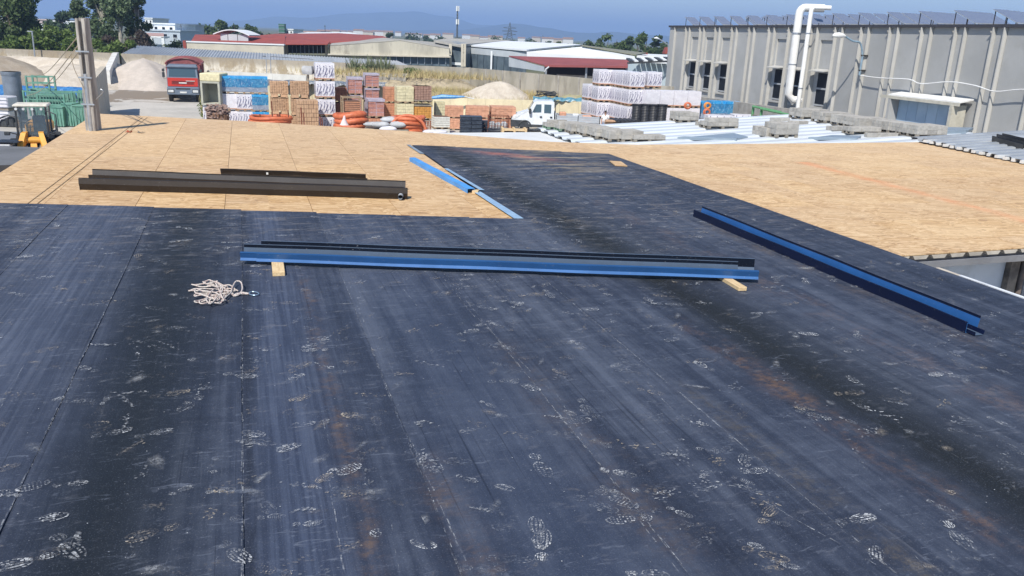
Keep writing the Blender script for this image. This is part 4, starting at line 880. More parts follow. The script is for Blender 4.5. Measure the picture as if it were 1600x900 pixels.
for i in range(len(bays) - 1):
    s0, s1 = bays[i], bays[i + 1]
    # the module panel, its recess of groove, the two fins at its far end
    if i == 0: MB().pbox(FP_(0, -.45, YARD), WD * (s1 - 0.02), NO * 0.4, (0, 0, ZT - .1 - YARD)).build('wall_panel', PREC, bld); continue
    j = i - 1
    gw = min(0.55, (s1 - s0) * 0.22)
    has = (i in [w + 1 for w in win_bays])
    a = s0 + 0.12; b = s1 - gw - 0.15
    if not has: MB().pbox(FP_(a, -.45, YARD), WD * (b - a), NO * 0.33, (0, 0, ZT - .1 - YARD)).build('wall_panel', PREC, bld)
    # slim fin (throws the dark band on the panel) and the broad fin closing the module
    sl = b
    MB().prism([FP_(sl + .04, -.45, YARD), FP_(sl + 0.13, -.45, YARD), FP_(sl + 0.11, 0.08, YARD), FP_(sl + 0.06, 0.08, YARD)], (0, 0, ZT - .13 - YARD)).build('fin', PRECL, bld)
    MB().pbox(FP_(sl + 0.13, -.449, YARD), WD * (gw - 0.0), NO * 0.33, (0, 0, ZT - .12 - YARD)).build('groove', PREC, bld)
    MB().prism([FP_(s0 - 0.01, -.45, YARD), FP_(s0 + 0.13, -.45, YARD), FP_(s0 + 0.07, 0.06, YARD), FP_(s0 + 0.01, 0.06, YARD)], (0, 0, ZT - .13 - YARD)).build('fin', PRECL, bld)
    # small tie bracket near the top that casts the little dark wedge
    MB().prism([FP_(b - 0.01, -0.11, ZT - 0.62), FP_(b - 0.01, 0.12, ZT - 0.30), FP_(b - 0.01, -0.11, ZT - 0.30)], -WD * 0.05).build('bracket', PRECL, bld)
    if has:
        z_sill = -0.95; z_head = 1.30; z_pt = 3.15
        MB().pbox(FP_(a, -.45, YARD), WD * (b - a), NO * 0.30, (0, 0, z_sill - YARD)).build('wall_panel', PREC, bld)
        MB().pbox(FP_(a, -.45, z_pt), WD * (b - a), NO * 0.33, (0, 0, ZT - .1 - z_pt)).build('wall_panel', PREC, bld)
        MB().pbox(FP_(a + .25, -.45, z_head + .1), WD * (b - a - .3), NO * 0.22, (0, 0, z_pt - z_head - .1)).build('wall_panel', PREC, bld)
        MB().pbox(FP_(a, -.45, z_head), WD * 0.24, NO * 0.34, (0, 0, z_pt - z_head)).build('wall_panel', PRECL, bld)
        wa = a + 0.34; wb = b - 0.06; wm = thing
        for (p_, q_) in ((a, wa), (wb, b)): MB().pbox(FP_(p_, -.45, z_sill), WD * (q_ - p_), NO * 0.28, (0, 0, z_head - z_sill)).build('wall_panel', PREC, bld)
        f = MB()
        for (p_, q_) in ((wa + .002, wa + .10), (wb - .10, wb - .002)): f.pbox(FP_(p_, -.20, z_sill + .002), WD * (q_ - p_), NO * 0.06, (0, 0, z_head - z_sill - .1))
        for z_ in (z_sill + .05, (z_sill + z_head) / 2 - .05, z_head - 0.16): f.pbox(FP_(wa + .10, -.20, z_), WD * (wb - wa - .20), NO * 0.058, (0, 0, 0.11))
        wo = f.build('window', FRAMEM, bld)
        for z_ in (z_sill + .16, (z_sill + z_head) / 2 + .06): MB().pbox(FP_(wa + .10, -.20, z_), WD * (wb - wa - .20), NO * 0.035, (0, 0, (z_head - z_sill) / 2 - .21)).build('pane', GLASS, wo)
        MB().pbox(FP_(wa - .16, -.2, z_sill - .12), WD * (wb - wa + .3), NO * 0.19, (0, 0, 0.12)).build('sill', PRECL, wo)
        hd = MB(); hd.prism([FP_(wa - .1, -.2, z_head + .10), FP_(wa - .1, 0.50, z_head - .02), FP_(wa - .1, 0.50, z_head - .07), FP_(wa - .1, -.2, z_head)], WD * (wb - wa + .22)); hd.build('hood', PRECL, wo)
# cap, roof slab
ROOFCAP = M('roof_cap_dark', (0.05, 0.05, 0.06), rough=0.6)
MB().pbox(FP_(-.15, 0.06, ZT - 0.14), WD * (LEN + .3), -NO * 0.6, (0, 0, 0.15)).build('roof_cap', ROOFCAP, bld)
MB().pbox(FP_(0, -.56, ZT - 0.13), WD * LEN, -NO * 27.5, (0, 0, 0.05)).build('roof', CONC, bld)
# solar panels on tilted frames
PV = G('solar_cells', 0.25, spec=0.6); br = PV.n('TexBrick'); br.offset = 0; br.inputs['Scale'].default_value = 1; br.inputs['Color1'].default_value = (0.13, 0.16, 0.24, 1); br.inputs['Color2'].default_value = (0.15, 0.18, 0.26, 1); br.inputs['Mortar'].default_value = (0.30, 0.33, 0.38, 1)
br.inputs['Brick Width'].default_value = 0.16; br.inputs['Row Height'].default_value = 0.16; br.inputs['Mortar Size'].default_value = 0.006; PV.t.links.new(PV.obj(), br.inputs['Vector']); PV.color(br.outputs[0]); PV = PV.mat
ALU = M('aluminium', (0.62, 0.64, 0.66), rough=0.4, metal=0.6, rv=0)
BACK = M('white_backsheet', (.50, .53, .58), rough=.5, rv=0)
def solar():
    t = thing('solar_panel_rack', '', 'solar panels', (0, 0, 0)); # local x along the facade (towards the near end), y into the roof
    tl = rad(22)
    for k in range(1):
        m = MB(); y0 = 0.0; L_ = 1.7
        m.add([(0, y0, .78), (L_ * math.cos(tl), y0, .78 - L_ * math.sin(tl)), (L_ * math.cos(tl), y0 + .9, .78 - L_ * math.sin(tl)), (0, y0 + .9, .78), (0, y0, .82), (L_ * math.cos(tl), y0, .82 - L_ * math.sin(tl)), (L_ * math.cos(tl), y0 + .9, .82 - L_ * math.sin(tl)), (0, y0 + .9, .82)],
              [(0, 3, 2, 1), (4, 5, 6, 7), (0, 1, 5, 4), (1, 2, 6, 5), (2, 3, 7, 6), (3, 0, 4, 7)]); m.m[0] = 1; m.m[2:] = [2] * 4
        m.build('panel', [PV, BACK, ALU], t)
    for y in (0.12, .9):
        MB().tube([(0.05, y, 0), (0.05, y, .78)], 0.025, 5).build('post', DARKMETAL, t); MB().tube([(1.6, y, 0), (1.3, y, .26)], 0.03, 5).build('post', ALU, t)
        MB().tube([(0.02, y, .76), (1.4, y, .22)], 0.02, 4).build('rail', ALU, t)
    return t
sp = solar(); first = True; ordn = ['first', 'second', 'third', 'fourth', 'fifth', 'sixth', 'seventh', 'eighth', 'ninth', 'tenth', 'eleventh', 'twelfth', 'thirteenth', 'fourteenth', 'fifteenth', 'sixteenth', 'seventeenth', 'eighteenth']
angf = math.atan2(WD.y, WD.x)
for k in range(17):
    s = 1.3 + k * 2.55
    if s > LEN - 3: break
    for row in (0, 1, 2):
        lab = '%s tilted solar rack from the far corner, %s row on the grey hall roof' % (ordn[k] if k else 'first', ('front', 'middle', 'back')[row])
        loc = FP_(s + row * .85, -0.7 - row * 2.4, ZT - 0.07 + row * .08)
        if first: sp.location = loc; sp.rotation_euler = (0, 0, angf); sp['label'] = lab; sp['group'] = 'solar panel racks on the grey hall roof'; first = False
        else: dup(sp, loc, angf, lab)
# exhaust ducts
WPVC = M('white_duct_paint', (0.80, 0.81, 0.80), (0.72, 0.72, 0.70), 1.5, 0.5, dirt=(0.5, 0.40, 0.32), dirt_amt=0.3, rv=0)
def duct(s, r, ztop, zbot, endlen, label, out=0.75, low=True):
    t = thing('exhaust_duct', label, 'duct', tuple(FP_(s, out, zbot)), world=True)
    k = r * 1.3; pts = []
    if low: pts += [FP_(s + 0.3, -0.1, zbot - k), FP_(s + .05, out * .55, zbot - k)]
    pts += [FP_(s, out, zbot), FP_(s, out, ztop - k * 1.2)]
    for a in (20, 45, 70, 90): pts.append(FP_(s, out, ztop - k * 1.2) + (-NO) * (k * 1.2 * (1 - math.cos(rad(a)))) + Vector((0, 0, k * 1.2 * math.sin(rad(a)))) + WD * 0.0)
    pts.append(FP_(s, out, ztop) - NO * (k * 1.2 + endlen) + WD * 0.4)
    MB().tube(pts, r, 14).build('pipe', WPVC, t, smooth=True)
    for z in (zbot + 1.9, zbot + 3.8, ztop - 1.6): MB().cyl(FP_(s, out, z), FP_(s, out, z + 0.06), r + 0.025, n=14).build('joint_ring', GALV, t)
    for z in (ztop - 1.62, ): MB().pbox(FP_(s - .03, out, z), WD * 0.06, -NO * (out + .1), (0, 0, 0.05)).build('wall_bracket', GALV, t)
    return t
sA = FS(1255.5, 38) + 0.3; duct(sA + .2, 0.25, ZT + 1.05, -0.35, 1.1, 'thick white exhaust duct on the grey facade, elbow below and above the roof line')
sB = FS(1275, 38) + .2; duct(sB, 0.14, ZT + 1.05, YARD, 0.9, 'thinner white exhaust pipe right of the thick one on the grey facade', out=0.62, low=False)
# street lamp bracketed to the wall
LAMPB = M('lamp_blue_grey', (0.25, 0.36, 0.45), rough=0.5)
sl = FS(1361, 39) ; 
def lam(px, y, out, s=None): return FP_(sl, out, zpx(px, y, sl))
lt_ = thing('street_lamp', 'curved blue grey street lamp bracketed to the grey facade', 'street lamp', tuple(FP_(sl, .2, -.6)), world=True)
z0, z1 = zpx(1353, 118, sl), zpx(1354, 85, sl); ztop_ = zpx(1316, 55, sl) + .05
arm = smooth([FP_(sl, .25, z0), FP_(sl, .25, (z0 + z1) / 2), FP_(sl, 0.27, z1), FP_(sl, .55, z1 + .62), FP_(sl, 1.05, ztop_ - .35), FP_(sl, 1.65, ztop_ - .1)], 5)
MB().tube(arm, 0.055, 8).build('arm', LAMPB, lt_, smooth=True)
for z in (z0 + .25, z1 - .1): MB().pbox(FP_(sl - .05, -.1, z), WD * .1, NO * .42, (0, 0, .07)).build('clamp', DARKMETAL, lt_)
hd = []; e0 = FP_(sl, 1.6, ztop_ - .1)
MB().tube([e0, e0 + NO * .18 + Vector((0, 0, .02)), e0 + NO * .45 + Vector((0, 0, .03)), e0 + NO * .72 + Vector((0, 0, .02)), e0 + NO * .85], [.05, .12, .17, .13, .04], 12).build('lamp_head', WPVC, lt_, smooth=True)
# white cable strung along the facade
cx_ = [FP_(sl, .2, z0)]
for px, y in ((1380, 122), (1425, 124), (1445, 131), (1490, 128), (1530, 134), (1560, 143), (1600, 140), (1650, 140)):
    s = FS(px, y); cx_.append(FP_(s, .22, zpx(px, y, s)))
tag(MB().tube(smooth(cx_, 4), 0.03, 5).build('wall_cable', WPVC, None, smooth=True), 'white cable sagging along the grey facade from the street lamp to the right', 'cable')
# loading door under a canopy
sa, sb = FS(1409, 150), FS(1513, 150); zc = zpx(1460, 153, (sa + sb) / 2)
ld = thing('loading_canopy', 'loading door recess with white framed canopy on the grey facade', 'canopy', tuple(FP_(sa, .5, YARD)), world=True)
CREAM = M('cream_metal_post', (0.55, 0.53, 0.45), (0.45, 0.43, 0.36), 3)
MB().pbox(FP_(sa, .05, YARD), WD * 0.18, NO * .8, (0, 0, zc - .2 - YARD)).build('side_wall', PREC, ld)
MB().pbox(FP_(sb - .1, .05, YARD), WD * 0.18, NO * .85, (0, 0, zc - .2 - YARD)).build('side_wall', CREAM, ld)
LB = M('pale_blue_door', (0.38, 0.50, 0.62), (0.30, 0.42, 0.55), 0.8, 0.5, rv=0.08)
n_ = 6; wseg = (sb - sa - .3) / n_
for i in range(n_):
    for (z_a, z_b) in ((YARD, zc - 2.1), (zc - 2.07, zc - .25)): MB().pbox(FP_(sa + .2 + i * wseg + .01, .22, z_a), WD * (wseg - .02), NO * 0.06, (0, 0, z_b - z_a)).build('door_panel', LB, ld)
MB().prism([FP_(sa - 0.1, 0.0, zc + .15), FP_(sa - 0.1, .8, zc), FP_(sa - .1, .8, zc - .07), FP_(sa - .1, 0, zc + .08)], WD * (sb - sa + .5)).build('canopy_sheet', WPVC, ld)
MB().pbox(FP_(sa - .7, 0.78, zc - .22), WD * (sb - sa + 1.1), NO * .07, (0, 0, .16)).build('canopy_beam', CREAM, ld)
MB().pbox(FP_(sb - .25, 0.7, YARD), WD * .09, NO * .09, (0, 0, zc - .25 - YARD)).build('post', WPVC, ld)
# low concrete wall, blue shrink-wrapped packs, green rack in front of the hall
lw = thing('low_wall', 'low weathered concrete wall running along the foot of the grey hall', 'wall', tuple(FP_(5, 4, YARD)), world=True)
a = W(1084, 150, 64); b = W(1268, 175, 47.0); n_ = 12
for i in range(n_):
    p = a.lerp(b, i / n_); q = a.lerp(b, (i + 1) / n_); d = (q - p); d.z = 0
    MB().prism([(p.x + d.x * .01, p.y + d.y * .01, YARD), (q.x - d.x * .004, q.y - d.y * .004, YARD), (q.x - d.x * .004, q.y - d.y * .004, q.z), (p.x, p.y, p.z)], (0.25, 0.08, 0)).build('wall_panel', CONC, lw)
# ================================================================== YARD, RETAINING WALLS AND HEAPS
def m_oldwall():
    g = G('stained_old_wall', 0.95, spec=0.2); p = g.pos(); z = g.sep(p)[2]
    n = g.noise(g.vmul(p, (1, 1, .55)), 0.55, 8, 0.68, 0.6); n2 = g.noise(g.vmul(p, (1, 1, .2)), 2.5, 6, 0.65); n3 = g.noise(p, 6.0, 5, .6)
    c = g.mix(g.step(n, 0.43, 0.57), (0.36, 0.30, 0.21), (0.66, 0.62, 0.53)); c = g.mix(g.math('MULTIPLY', g.step(n2, .5, .68), .55), c, (0.27, 0.235, 0.18))
    top = g.step(g.math('ADD', z, g.math('MULTIPLY', g.math('SUBTRACT', n, .5), 2.0)), -1.75, -0.95); c = g.mix(g.math('MULTIPLY', top, .75), c, (0.27, 0.235, 0.185))
    c = g.mix(g.math('MULTIPLY', g.step(n3, .55, .7), .4), c, (0.5, 0.43, 0.32)); g.color(c); g.bump(n3, .5, .03); return g.mat
OLDW = m_oldwall()
def mwall(name, label, pts, ztop, thick, mat_, panel=None, cat='wall'):
    t = thing(name, label, cat, (pts[0][0], pts[0][1], YARD), world=True); r_ = random.Random(len(label))
    for (a, b) in zip(pts, pts[1:]):
        a = Vector((*a, 0)); b = Vector((*b, 0)); d = b - a; L_ = d.length; n = max(1, int(L_ / panel)) if panel else 1; d.normalize(); nn = Vector((-d.y, d.x, 0))
        for i in range(n):
            s0 = L_ * i / n; s1 = L_ * (i + 1) / n; off = r_.uniform(-.01, .01)
            MB().pbox(a + d * (s0 + .006) + nn * off + Vector((0, 0, YARD)), d * (s1 - s0 - .012), nn * thick, (0, 0, ztop - YARD + r_.uniform(-.015, .015))).build('wall_panel', mat_, t)
            if panel and mat_ is not OLDW: MB().pbox(a + d * (s0 - .09) - nn * .09 + Vector((0, 0, YARD)), d * .18, nn * .1, (0, 0, ztop - YARD + .03)).build('pilaster', CONC, t)
    return t
ZW = -0.80
p1 = W(-160, 74, 91); p2 = W(176, 83, 91.5)
mwall('retaining_wall', 'long stained wall behind the sand heaps on the left', [(p1.x, p1.y), (p2.x, p2.y)], ZW, 0.4, OLDW, 9)
p3 = W(189, 86, 91.5); p4 = W(520, 97, 91); p4b = W(540, 99, 91)
mwall('retaining_wall', 'stained yellowish wall behind the gravel heap and the red truck', [(p3.x, p3.y), (p4b.x, p4b.y)], ZW, 0.4, OLDW, 9)
p5 = W(735, 106, 91.6); p6 = W(940, 127, 76); p7 = W(1050, 140, 69)
CW = M('grey_cast_wall', (0.42, 0.39, 0.33), (0.30, 0.28, 0.23), 0.8, 0.95, dirt=(0.14, 0.12, 0.10), dirt_amt=0.55, bump=.3, stretch=(1, 1, .3))
mwall('retaining_wall', 'plain grey wall behind the dry grass in the middle', [(p4b.x + .1, p4b.y + .1), (p5.x, p5.y)], ZW, 0.3, CW, None)
mwall('retaining_wall', 'grey panel wall with pilasters running towards the packs on the right', [(p5.x, p5.y), (p6.x, p6.y), (p7.x, p7.y)], ZW, 0.25, CW, 2.6)
# buttress wall between two bays, top sloping down towards us
a = W(186, 84, 91.2); b = W(171, 110, 80.0); a.z = 0; b.z = 0
t = thing('bay_divider', 'white sloping divider wall between the sand bay and the gravel bay', 'wall', (b.x, b.y, YARD), world=True)
WPLAS = M('white_plaster_old', (0.66, 0.66, 0.63), (0.55, 0.54, 0.50), 1.5, 0.9, dirt=(0.35, 0.30, 0.24), dirt_amt=.4)
MB().prism([(a.x, a.y, YARD), (a.x, a.y, ZW + .1), (a.x + (b.x - a.x) * .15, a.y + (b.y - a.y) * .15, ZW + .1), (b.x, b.y, YARD + 1.7), (b.x, b.y, YARD)], (-.55, -0.05, 0)).build('slab', WPLAS, t)
# big block wall by the pole
a = W(148, 118, 46.5); b = W(167, 118, 60); t = thing('bay_wall', 'tan concrete bay wall right behind the utility pole', 'wall', (b.x, b.y, YARD), world=True)
TANC = M('tan_concrete', (0.56, 0.50, 0.40), (0.47, 0.42, 0.34), 1.5, 0.9, bump=.3, dirt=(0.2, 0.18, 0.15))
d = Vector((b.x - a.x, b.y - a.y, 0)); n_ = 4
for i in range(n_):
    q = Vector((a.x, a.y, YARD)) + d * (i / n_); MB().pbox(q + d * .004, d / n_ - d * .008, (-.35, -.1, 0), (0, 0, 3.15)).build('wall_panel', TANC, t)
# heaps
def heap(name, label, cat, cx, cy, rx, ry, h, mat_, seed=1, rz=0.0, power=1.0, ridge=0.0):
    r_ = random.Random(seed); n = 44; vs = []; ph = [(r_.uniform(0, 6.28), r_.uniform(.5, 1.5), r_.uniform(0, 6.28)) for _ in range(9)]
    for j in range(n + 1):
        for i in range(n + 1):
            x = -1 + 2 * i / n; y = -1 + 2 * j / n; a = math.atan2(y, x)
            rr_ = math.hypot(max(0, abs(x) - ridge) / (1 - ridge), y) * (1 + 0.07 * math.sin(3 * a + ph[0][0]) + .05 * math.sin(5 * a + ph[1][0]) + .03 * math.sin(9 * a + ph[2][0]))
            z = max(0, 1 - rr_) ** power; z = z - 0.06 * math.exp(-rr_ * rr_ * 60) 
            z += (0.02 * sum(math.sin(x * 5 * (k + 1) * q[1] + q[0]) * math.sin(y * 4 * (k + 1) + q[2]) / (k + 1) for k, q in enumerate(ph))) * min(1, z * 4)
            vs.append((x * rx, y * ry, z * h - .02))
    m = n + 1; fs = [(j * m + i, j * m + i + 1, (j + 1) * m + i + 1, (j + 1) * m + i) for j in range(n) for i in range(n)]
    o = MB().add(vs, fs).build(name, mat_, None, smooth=True); o.location = (cx, cy, YARD); o.rotation_euler = (0, 0, rz); return tag(o, label, cat)
def m_sand(name, c, c2):
    g = G(name, 0.98, spec=0.1); p = g.pos(); n = g.noise(p, 0.8, 8, .7); n2 = g.noise(p, 7, 6, .7); z = g.vmul(p, (1, 1, .4))
    g.color(g.mix(g.math('MULTIPLY', g.step(n2, .4, .7), .35), g.mix(g.step(g.noise(z, 1.2, 7, .7), .38, .62), c, c2), mul(c2, .8))); g.bump(g.math('ADD', n, n2), .6, .06); return g.mat
SAND = m_sand('pale_sand', (0.60, 0.54, 0.45), (0.50, 0.44, 0.36)); GRAV = m_sand('pinkish_gravel', (0.54, 0.48, 0.42), (0.46, 0.41, 0.36)); BRN = m_sand('brown_sand', (0.42, 0.36, 0.28), (0.35, 0.29, 0.22))
q = W(222, 98, 85); heap('gravel_heap', 'large pinkish grey gravel heap left of the red truck', 'gravel heap', q.x, 85.3, 5.9, 5.8, 2.95, GRAV, 3, power=.9)
q = W(262, 115, 88); heap('sand_heap', 'pale sand slope behind the red truck', 'sand heap', q.x, 87.6, 6, 3.4, 2.3, SAND, 5)
q = W(-2, 95, 80); heap('sand_heap', 'brownish sand heap at the left edge behind the grey pipe', 'sand heap', q.x, 79, 7.6, 8, 3.1, BRN, 8, power=.95)
q = W(100, 115, 82); heap('sand_heap', 'pale sand heap behind the green steel frames', 'sand heap', q.x, 83, 8.5, 6.5, 2.25, SAND, 9, power=.8)
q = W(57, 115, 88); heap('sand_heap', 'long low bank of pale sand against the stained wall at left', 'sand heap', q.x, 88, 13, 3.2, 2.5, SAND, 19, power=.6, ridge=.5)
q = W(778, 120, 78); heap('sand_heap', 'pale sand heap in the dry grass left of the white pickup cab', 'sand heap', q.x, 79.5, 4.1, 3.5, 2.35, SAND, 12, power=.75, ridge=.1)
q = W(902, 134, 71); heap('sand_heap', 'overgrown greyish sand heap behind the flatbed', 'sand heap', q.x, 72, 3.0, 3, 1.9, m_sand('grassy_sand', (0.40, 0.36, 0.24), (0.30, 0.29, 0.16)), 14, power=.7, ridge=.2)
q = W(630, 116, 87); heap('earth_bank', 'earth bank with weeds at the foot of the grey wall', 'earth bank', q.x - 1.0, 88.2, 9.5, 3.6, 2.25, m_sand('earth', (0.45, 0.38, 0.27), (0.33, 0.28, 0.19)), 15, power=.45, ridge=.55)
q = W(690, 122, 82); heap('earth_bank', 'low straw coloured bank between the wall and the low cream wall', 'earth bank', q.x + 3.5, 81.5, 15, 6.5, 1.0, m_sand('straw_earth', (0.45, 0.38, 0.24), (0.36, 0.30, 0.18)), 16, power=.5, ridge=.6)
q = W(560, 118, 84); t = thing('rubble_slab', 'broken grey concrete slab lying on the earth bank behind the brick packs', 'concrete slab', (q.x, q.y, YARD), world=True)
MB().pbox(W(543, 117, 86.5) - Vector((0, 0, 1.2)), (6.0, -.3, 0.05), (0.3, .8, 0.2), (0, 0, 1.3)).build('slab', CONC, t)
# dry grass and weeds
def blades(name, n, area_fn, h, w_, mat_, seed, lean=.35, bunch=None):
    rs = np.random.RandomState(seed); P0 = np.array([area_fn(rs) for _ in range(n)]); a = rs.uniform(0, 6.28, n); hh = h * rs.uniform(.4, 1.15, n)
    dx = np.cos(a) * w_; dy = np.sin(a) * w_; lx = rs.normal(0, lean, n) * hh; ly = rs.normal(0, lean, n) * hh; z = P0[:, 2]
    v = np.stack([np.stack([P0[:, 0] - dx, P0[:, 1] - dy, z], 1), np.stack([P0[:, 0] + dx, P0[:, 1] + dy, z], 1), np.stack([P0[:, 0] + lx, P0[:, 1] + ly, z + hh], 1)], 1)
    return fastmesh(name, v.reshape(-1, 3), n, mat_, corner=3)
def m_leaf(name, c1, c2, c3=None, rough=.65):
    g = G(name, rough, spec=.3); r = g.island(); n = g.noise(g.pos(), .35, 4, .6); f = g.math('ADD', g.math('MULTIPLY', r, .6), g.math('MULTIPLY', n, .5))
    g.color(g.ramp(f, (.15, c1), (.5, c2), (.85, c3 or c2))); g.b.inputs['Subsurface Weight'].default_value = 0
    return g.mat
DRY = m_leaf('dry_grass', (0.34, 0.27, 0.14), (0.48, 0.39, 0.21), (0.42, 0.38, 0.17))
xA = W(665, 140, 80).x; xB = W(845, 140, 76).x
def area_dry(rs):
    x = rs.uniform(-9.5, 6.0); y = rs.uniform(75, 88); return (x, y, YARD + .8 * max(0, 1 - abs(y - 81.5) / 7))
tag(blades('dry_grass', 11000, area_dry, .75, .035, DRY, 3), 'tall dry straw coloured grass in front of the grey wall', 'grass', kind='stuff')
def area_bank(rs): x = W(630, 110, 87).x + rs.normal(0, 4.2); return (x, 87.8 + rs.normal(0, 1.2), YARD + 1.9)
tag(blades('dry_grass', 3500, area_bank, .8, .035, DRY, 5), 'dry grass on the crest of the earth bank', 'grass', kind='stuff')
GRN = m_leaf('weed_green', (0.05, 0.085, 0.02), (0.10, 0.15, 0.035), (0.16, 0.19, 0.06)); GRY = m_leaf('agave_grey_green', (0.10, 0.125, 0.07), (0.17, 0.20, 0.11), (0.24, 0.25, 0.15))
def bush(name, label, x, y, z, w_, h_, n, leaf_, mat_, seed, spiky=False, cat='bush', group=None):
    rs = np.random.RandomState(seed); t = thing(name, label, cat, (x, y, z), group=group)
    d = rs.normal(size=(n, 3)); d /= np.linalg.norm(d, axis=1)[:, None]; rr_ = rs.uniform(.35, 1.0, n) ** .6
    lump = 1 + .25 * np.sin(d[:, 0] * 5 + seed) * np.cos(d[:, 2] * 4 + seed)
    c = d * rr_[:, None] * lump[:, None] * np.array([w_, w_ * .8, h_ * .5]) + np.array([0, 0, h_ * .5]); c[:, 2] = np.maximum(c[:, 2], .05)
    if spiky:
        base = np.stack([rs.normal(0, w_ * .25, n), rs.normal(0, w_ * .25, n), np.zeros(n)], 1); tip = base + np.stack([d[:, 0] * w_, d[:, 1] * w_, np.abs(d[:, 2]) * h_ + h_ * .35], 1)
        s = np.stack([rs.normal(0, leaf_, n), rs.normal(0, leaf_, n), np.zeros(n)], 1); v = np.stack([base - s, base + s, tip], 1).reshape(-1, 3); k = 3
    else:
        a = rs.normal(size=(n, 3)); a /= np.linalg.norm(a, axis=1)[:, None]; b = np.cross(a, rs.normal(size=(n, 3))); b /= np.linalg.norm(b, axis=1)[:, None]; s = leaf_ * rs.uniform(.5, 1.3, n)[:, None]
        v = np.stack([c - a * s, c - b * s * .6, c + a * s, c + b * s * .6], 1).reshape(-1, 3); k = 4
    fastmesh('foliage', v, n, mat_, corner=k, parent=t)
    MB().tube([(0, 0, -.2), (.05, 0, h_ * .35), (-.1, .1, h_ * .7)], [.05, .04, .02], 5).build('stem', WOODG, t)
    return t
for k, (x, w_, h_, sp_, lab) in enumerate(((553, .9, 1.5, True, 'grey green agave like weed, leftmost on the wall bank'), (566, .8, 1.0, False, 'small green bush below the leftmost spiky weed'), (577, .9, 1.5, True, 'second spiky grey green weed on the bank'), (590, .8, 1.3, True, 'third spiky grey green weed on the bank'), (601, .9, 1.5, True, 'fourth spiky weed leaning over the bank'), (614, .6, .9, True, 'small spiky weed right of the taller ones'), (643, 1.0, 1.1, False, 'rounded bright green bush on the bank'), (632, .5, .6, False, 'small green tuft left of the rounded bush'))):
    q = W(x, 105, 88.6 if sp_ else 87.6); bush('weed_bush', lab, q.x, q.y, YARD + 1.75 + (.3 if sp_ else 0), w_, h_, 130 if sp_ else 700, .05 if sp_ else .09, GRY if sp_ else GRN, 20 + k, sp_, group='weeds on the earth bank')
q = P(318, 185, YARD); bush('weed_bush', 'green weed growing at the left end of the stacks', q.x, q.y, YARD, .35, 1.3, 260, .07, GRN, 40, False); bush('weed_bush', 'dry weed between the truck and the stacks', q.x - .2, q.y + .8, YARD, .3, 1.5, 60, .03, DRY, 41, True)

# ================================================================== STACKS OF BUILDING MATERIALS
def wrapmat(name, c, c2, alpha_streak=(0.85, 0.88, 0.9), amt=.35, rough=.35, scale=3):
    g = G(name, rough, spec=.5); p = g.vadd(g.obj(), g.vmul(g.comb(g.rnd(), g.rnd(), g.rnd()), (9, 7, 5)))
    n = g.noise(g.vmul(p, (1, 1, 1.8)), scale, 6, .65, 1.2); n2 = g.noise(g.vmul(p, (2, 2, .6)), 7, 5, .6, .8)
    c_ = g.mix(g.step(n, .4, .6), c, c2); c_ = g.mix(g.math('MULTIPLY', g.step(n2, .56, .66), amt), c_, alpha_streak); g.color(c_); g.bump(n2, .5, .03); return g.mat
WWRAP = wrapmat('white_wrap', (0.74, 0.73, 0.77), (0.67, 0.66, 0.71), amt=.2); PRINTM = M('violet_grey_print', (0.15, 0.14, 0.24), (0.22, 0.21, 0.32), 8, .6)
BWRAP = wrapmat('blue_wrap', (0.03, 0.17, 0.36), (0.07, 0.27, 0.47), amt=.35); BTOP = wrapmat('blue_wrap_top', (0.02, 0.28, 0.62), (0.05, 0.36, 0.70), amt=.3)
GREYW = wrapmat('grey_shade_wrap', (0.30, 0.36, 0.45), (0.22, 0.27, 0.36), amt=.3)
PINKW = wrapmat('pink_layers', (0.52, 0.26, 0.21), (0.42, 0.19, 0.15), (0.62, 0.50, 0.52), .5); LILAC = wrapmat('lilac_film', (0.50, 0.45, 0.52), (0.40, 0.36, 0.44), amt=.3)
def bm_(name, c, s=6, rv=.2): return M(name, c, mul(c, .78), s, .85, bump=.4, rv=rv)
TANB = bm_('tan_brick', (0.60, 0.39, 0.24)); TANJ = bm_('brick_joint_dark', (0.16, 0.09, 0.055)); REDB = bm_('brown_red_brick', (0.36, 0.15, 0.085)); TERR = bm_('terracotta', (0.58, 0.28, 0.17)); YEL = bm_('cream_yellow_block', (0.68, 0.62, 0.40)); ORG = bm_('orange_tile', (0.62, 0.30, 0.07)); MIXB = bm_('weathered_tile', (0.42, 0.26, 0.20)); WHT = bm_('white_board', (0.72, 0.72, 0.66)); SALM = bm_('salmon_brick', (0.64, 0.34, 0.22))
def body_blocks(parent, mat_, nx, nz, w_=1.0, d_=1.0, z0=.12, h=.96, ny=4, gap=.012, joint=None, name='brick_layer', seed=1):
    """stack of bricks seen from outside: shell bricks each their own chamfered block, one mesh because they are only pixels tall"""
    mb = MB(); r_ = random.Random(seed); bw = w_ / nx; bh = h / nz; bd = d_ / ny
    for i in range(nx):
        for k in range(nz):
            for j in range(ny):
                if 0 < i < nx - 1 and 0 < j < ny - 1 and k < nz - 1: continue
                jx = r_.uniform(-.006, .006); jy = r_.uniform(-.012, .012)
                mb.box(-w_ / 2 + i * bw + gap / 2 + jx, -w_ / 2 + (i + 1) * bw - gap / 2 + jx, -d_ / 2 + j * bd + gap / 2 + jy, -d_ / 2 + (j + 1) * bd - gap / 2 + jy, z0 + k * bh, z0 + (k + 1) * bh - gap)
    o = mb.build(name, mat_, parent, kind='stuff')
    MB().box(-w_ / 2 + .03, w_ / 2 - .03, -d_ / 2 + .03, d_ / 2 - .03, z0 + .003, z0 + h - .02).build('core', joint or TANJ, parent); return o
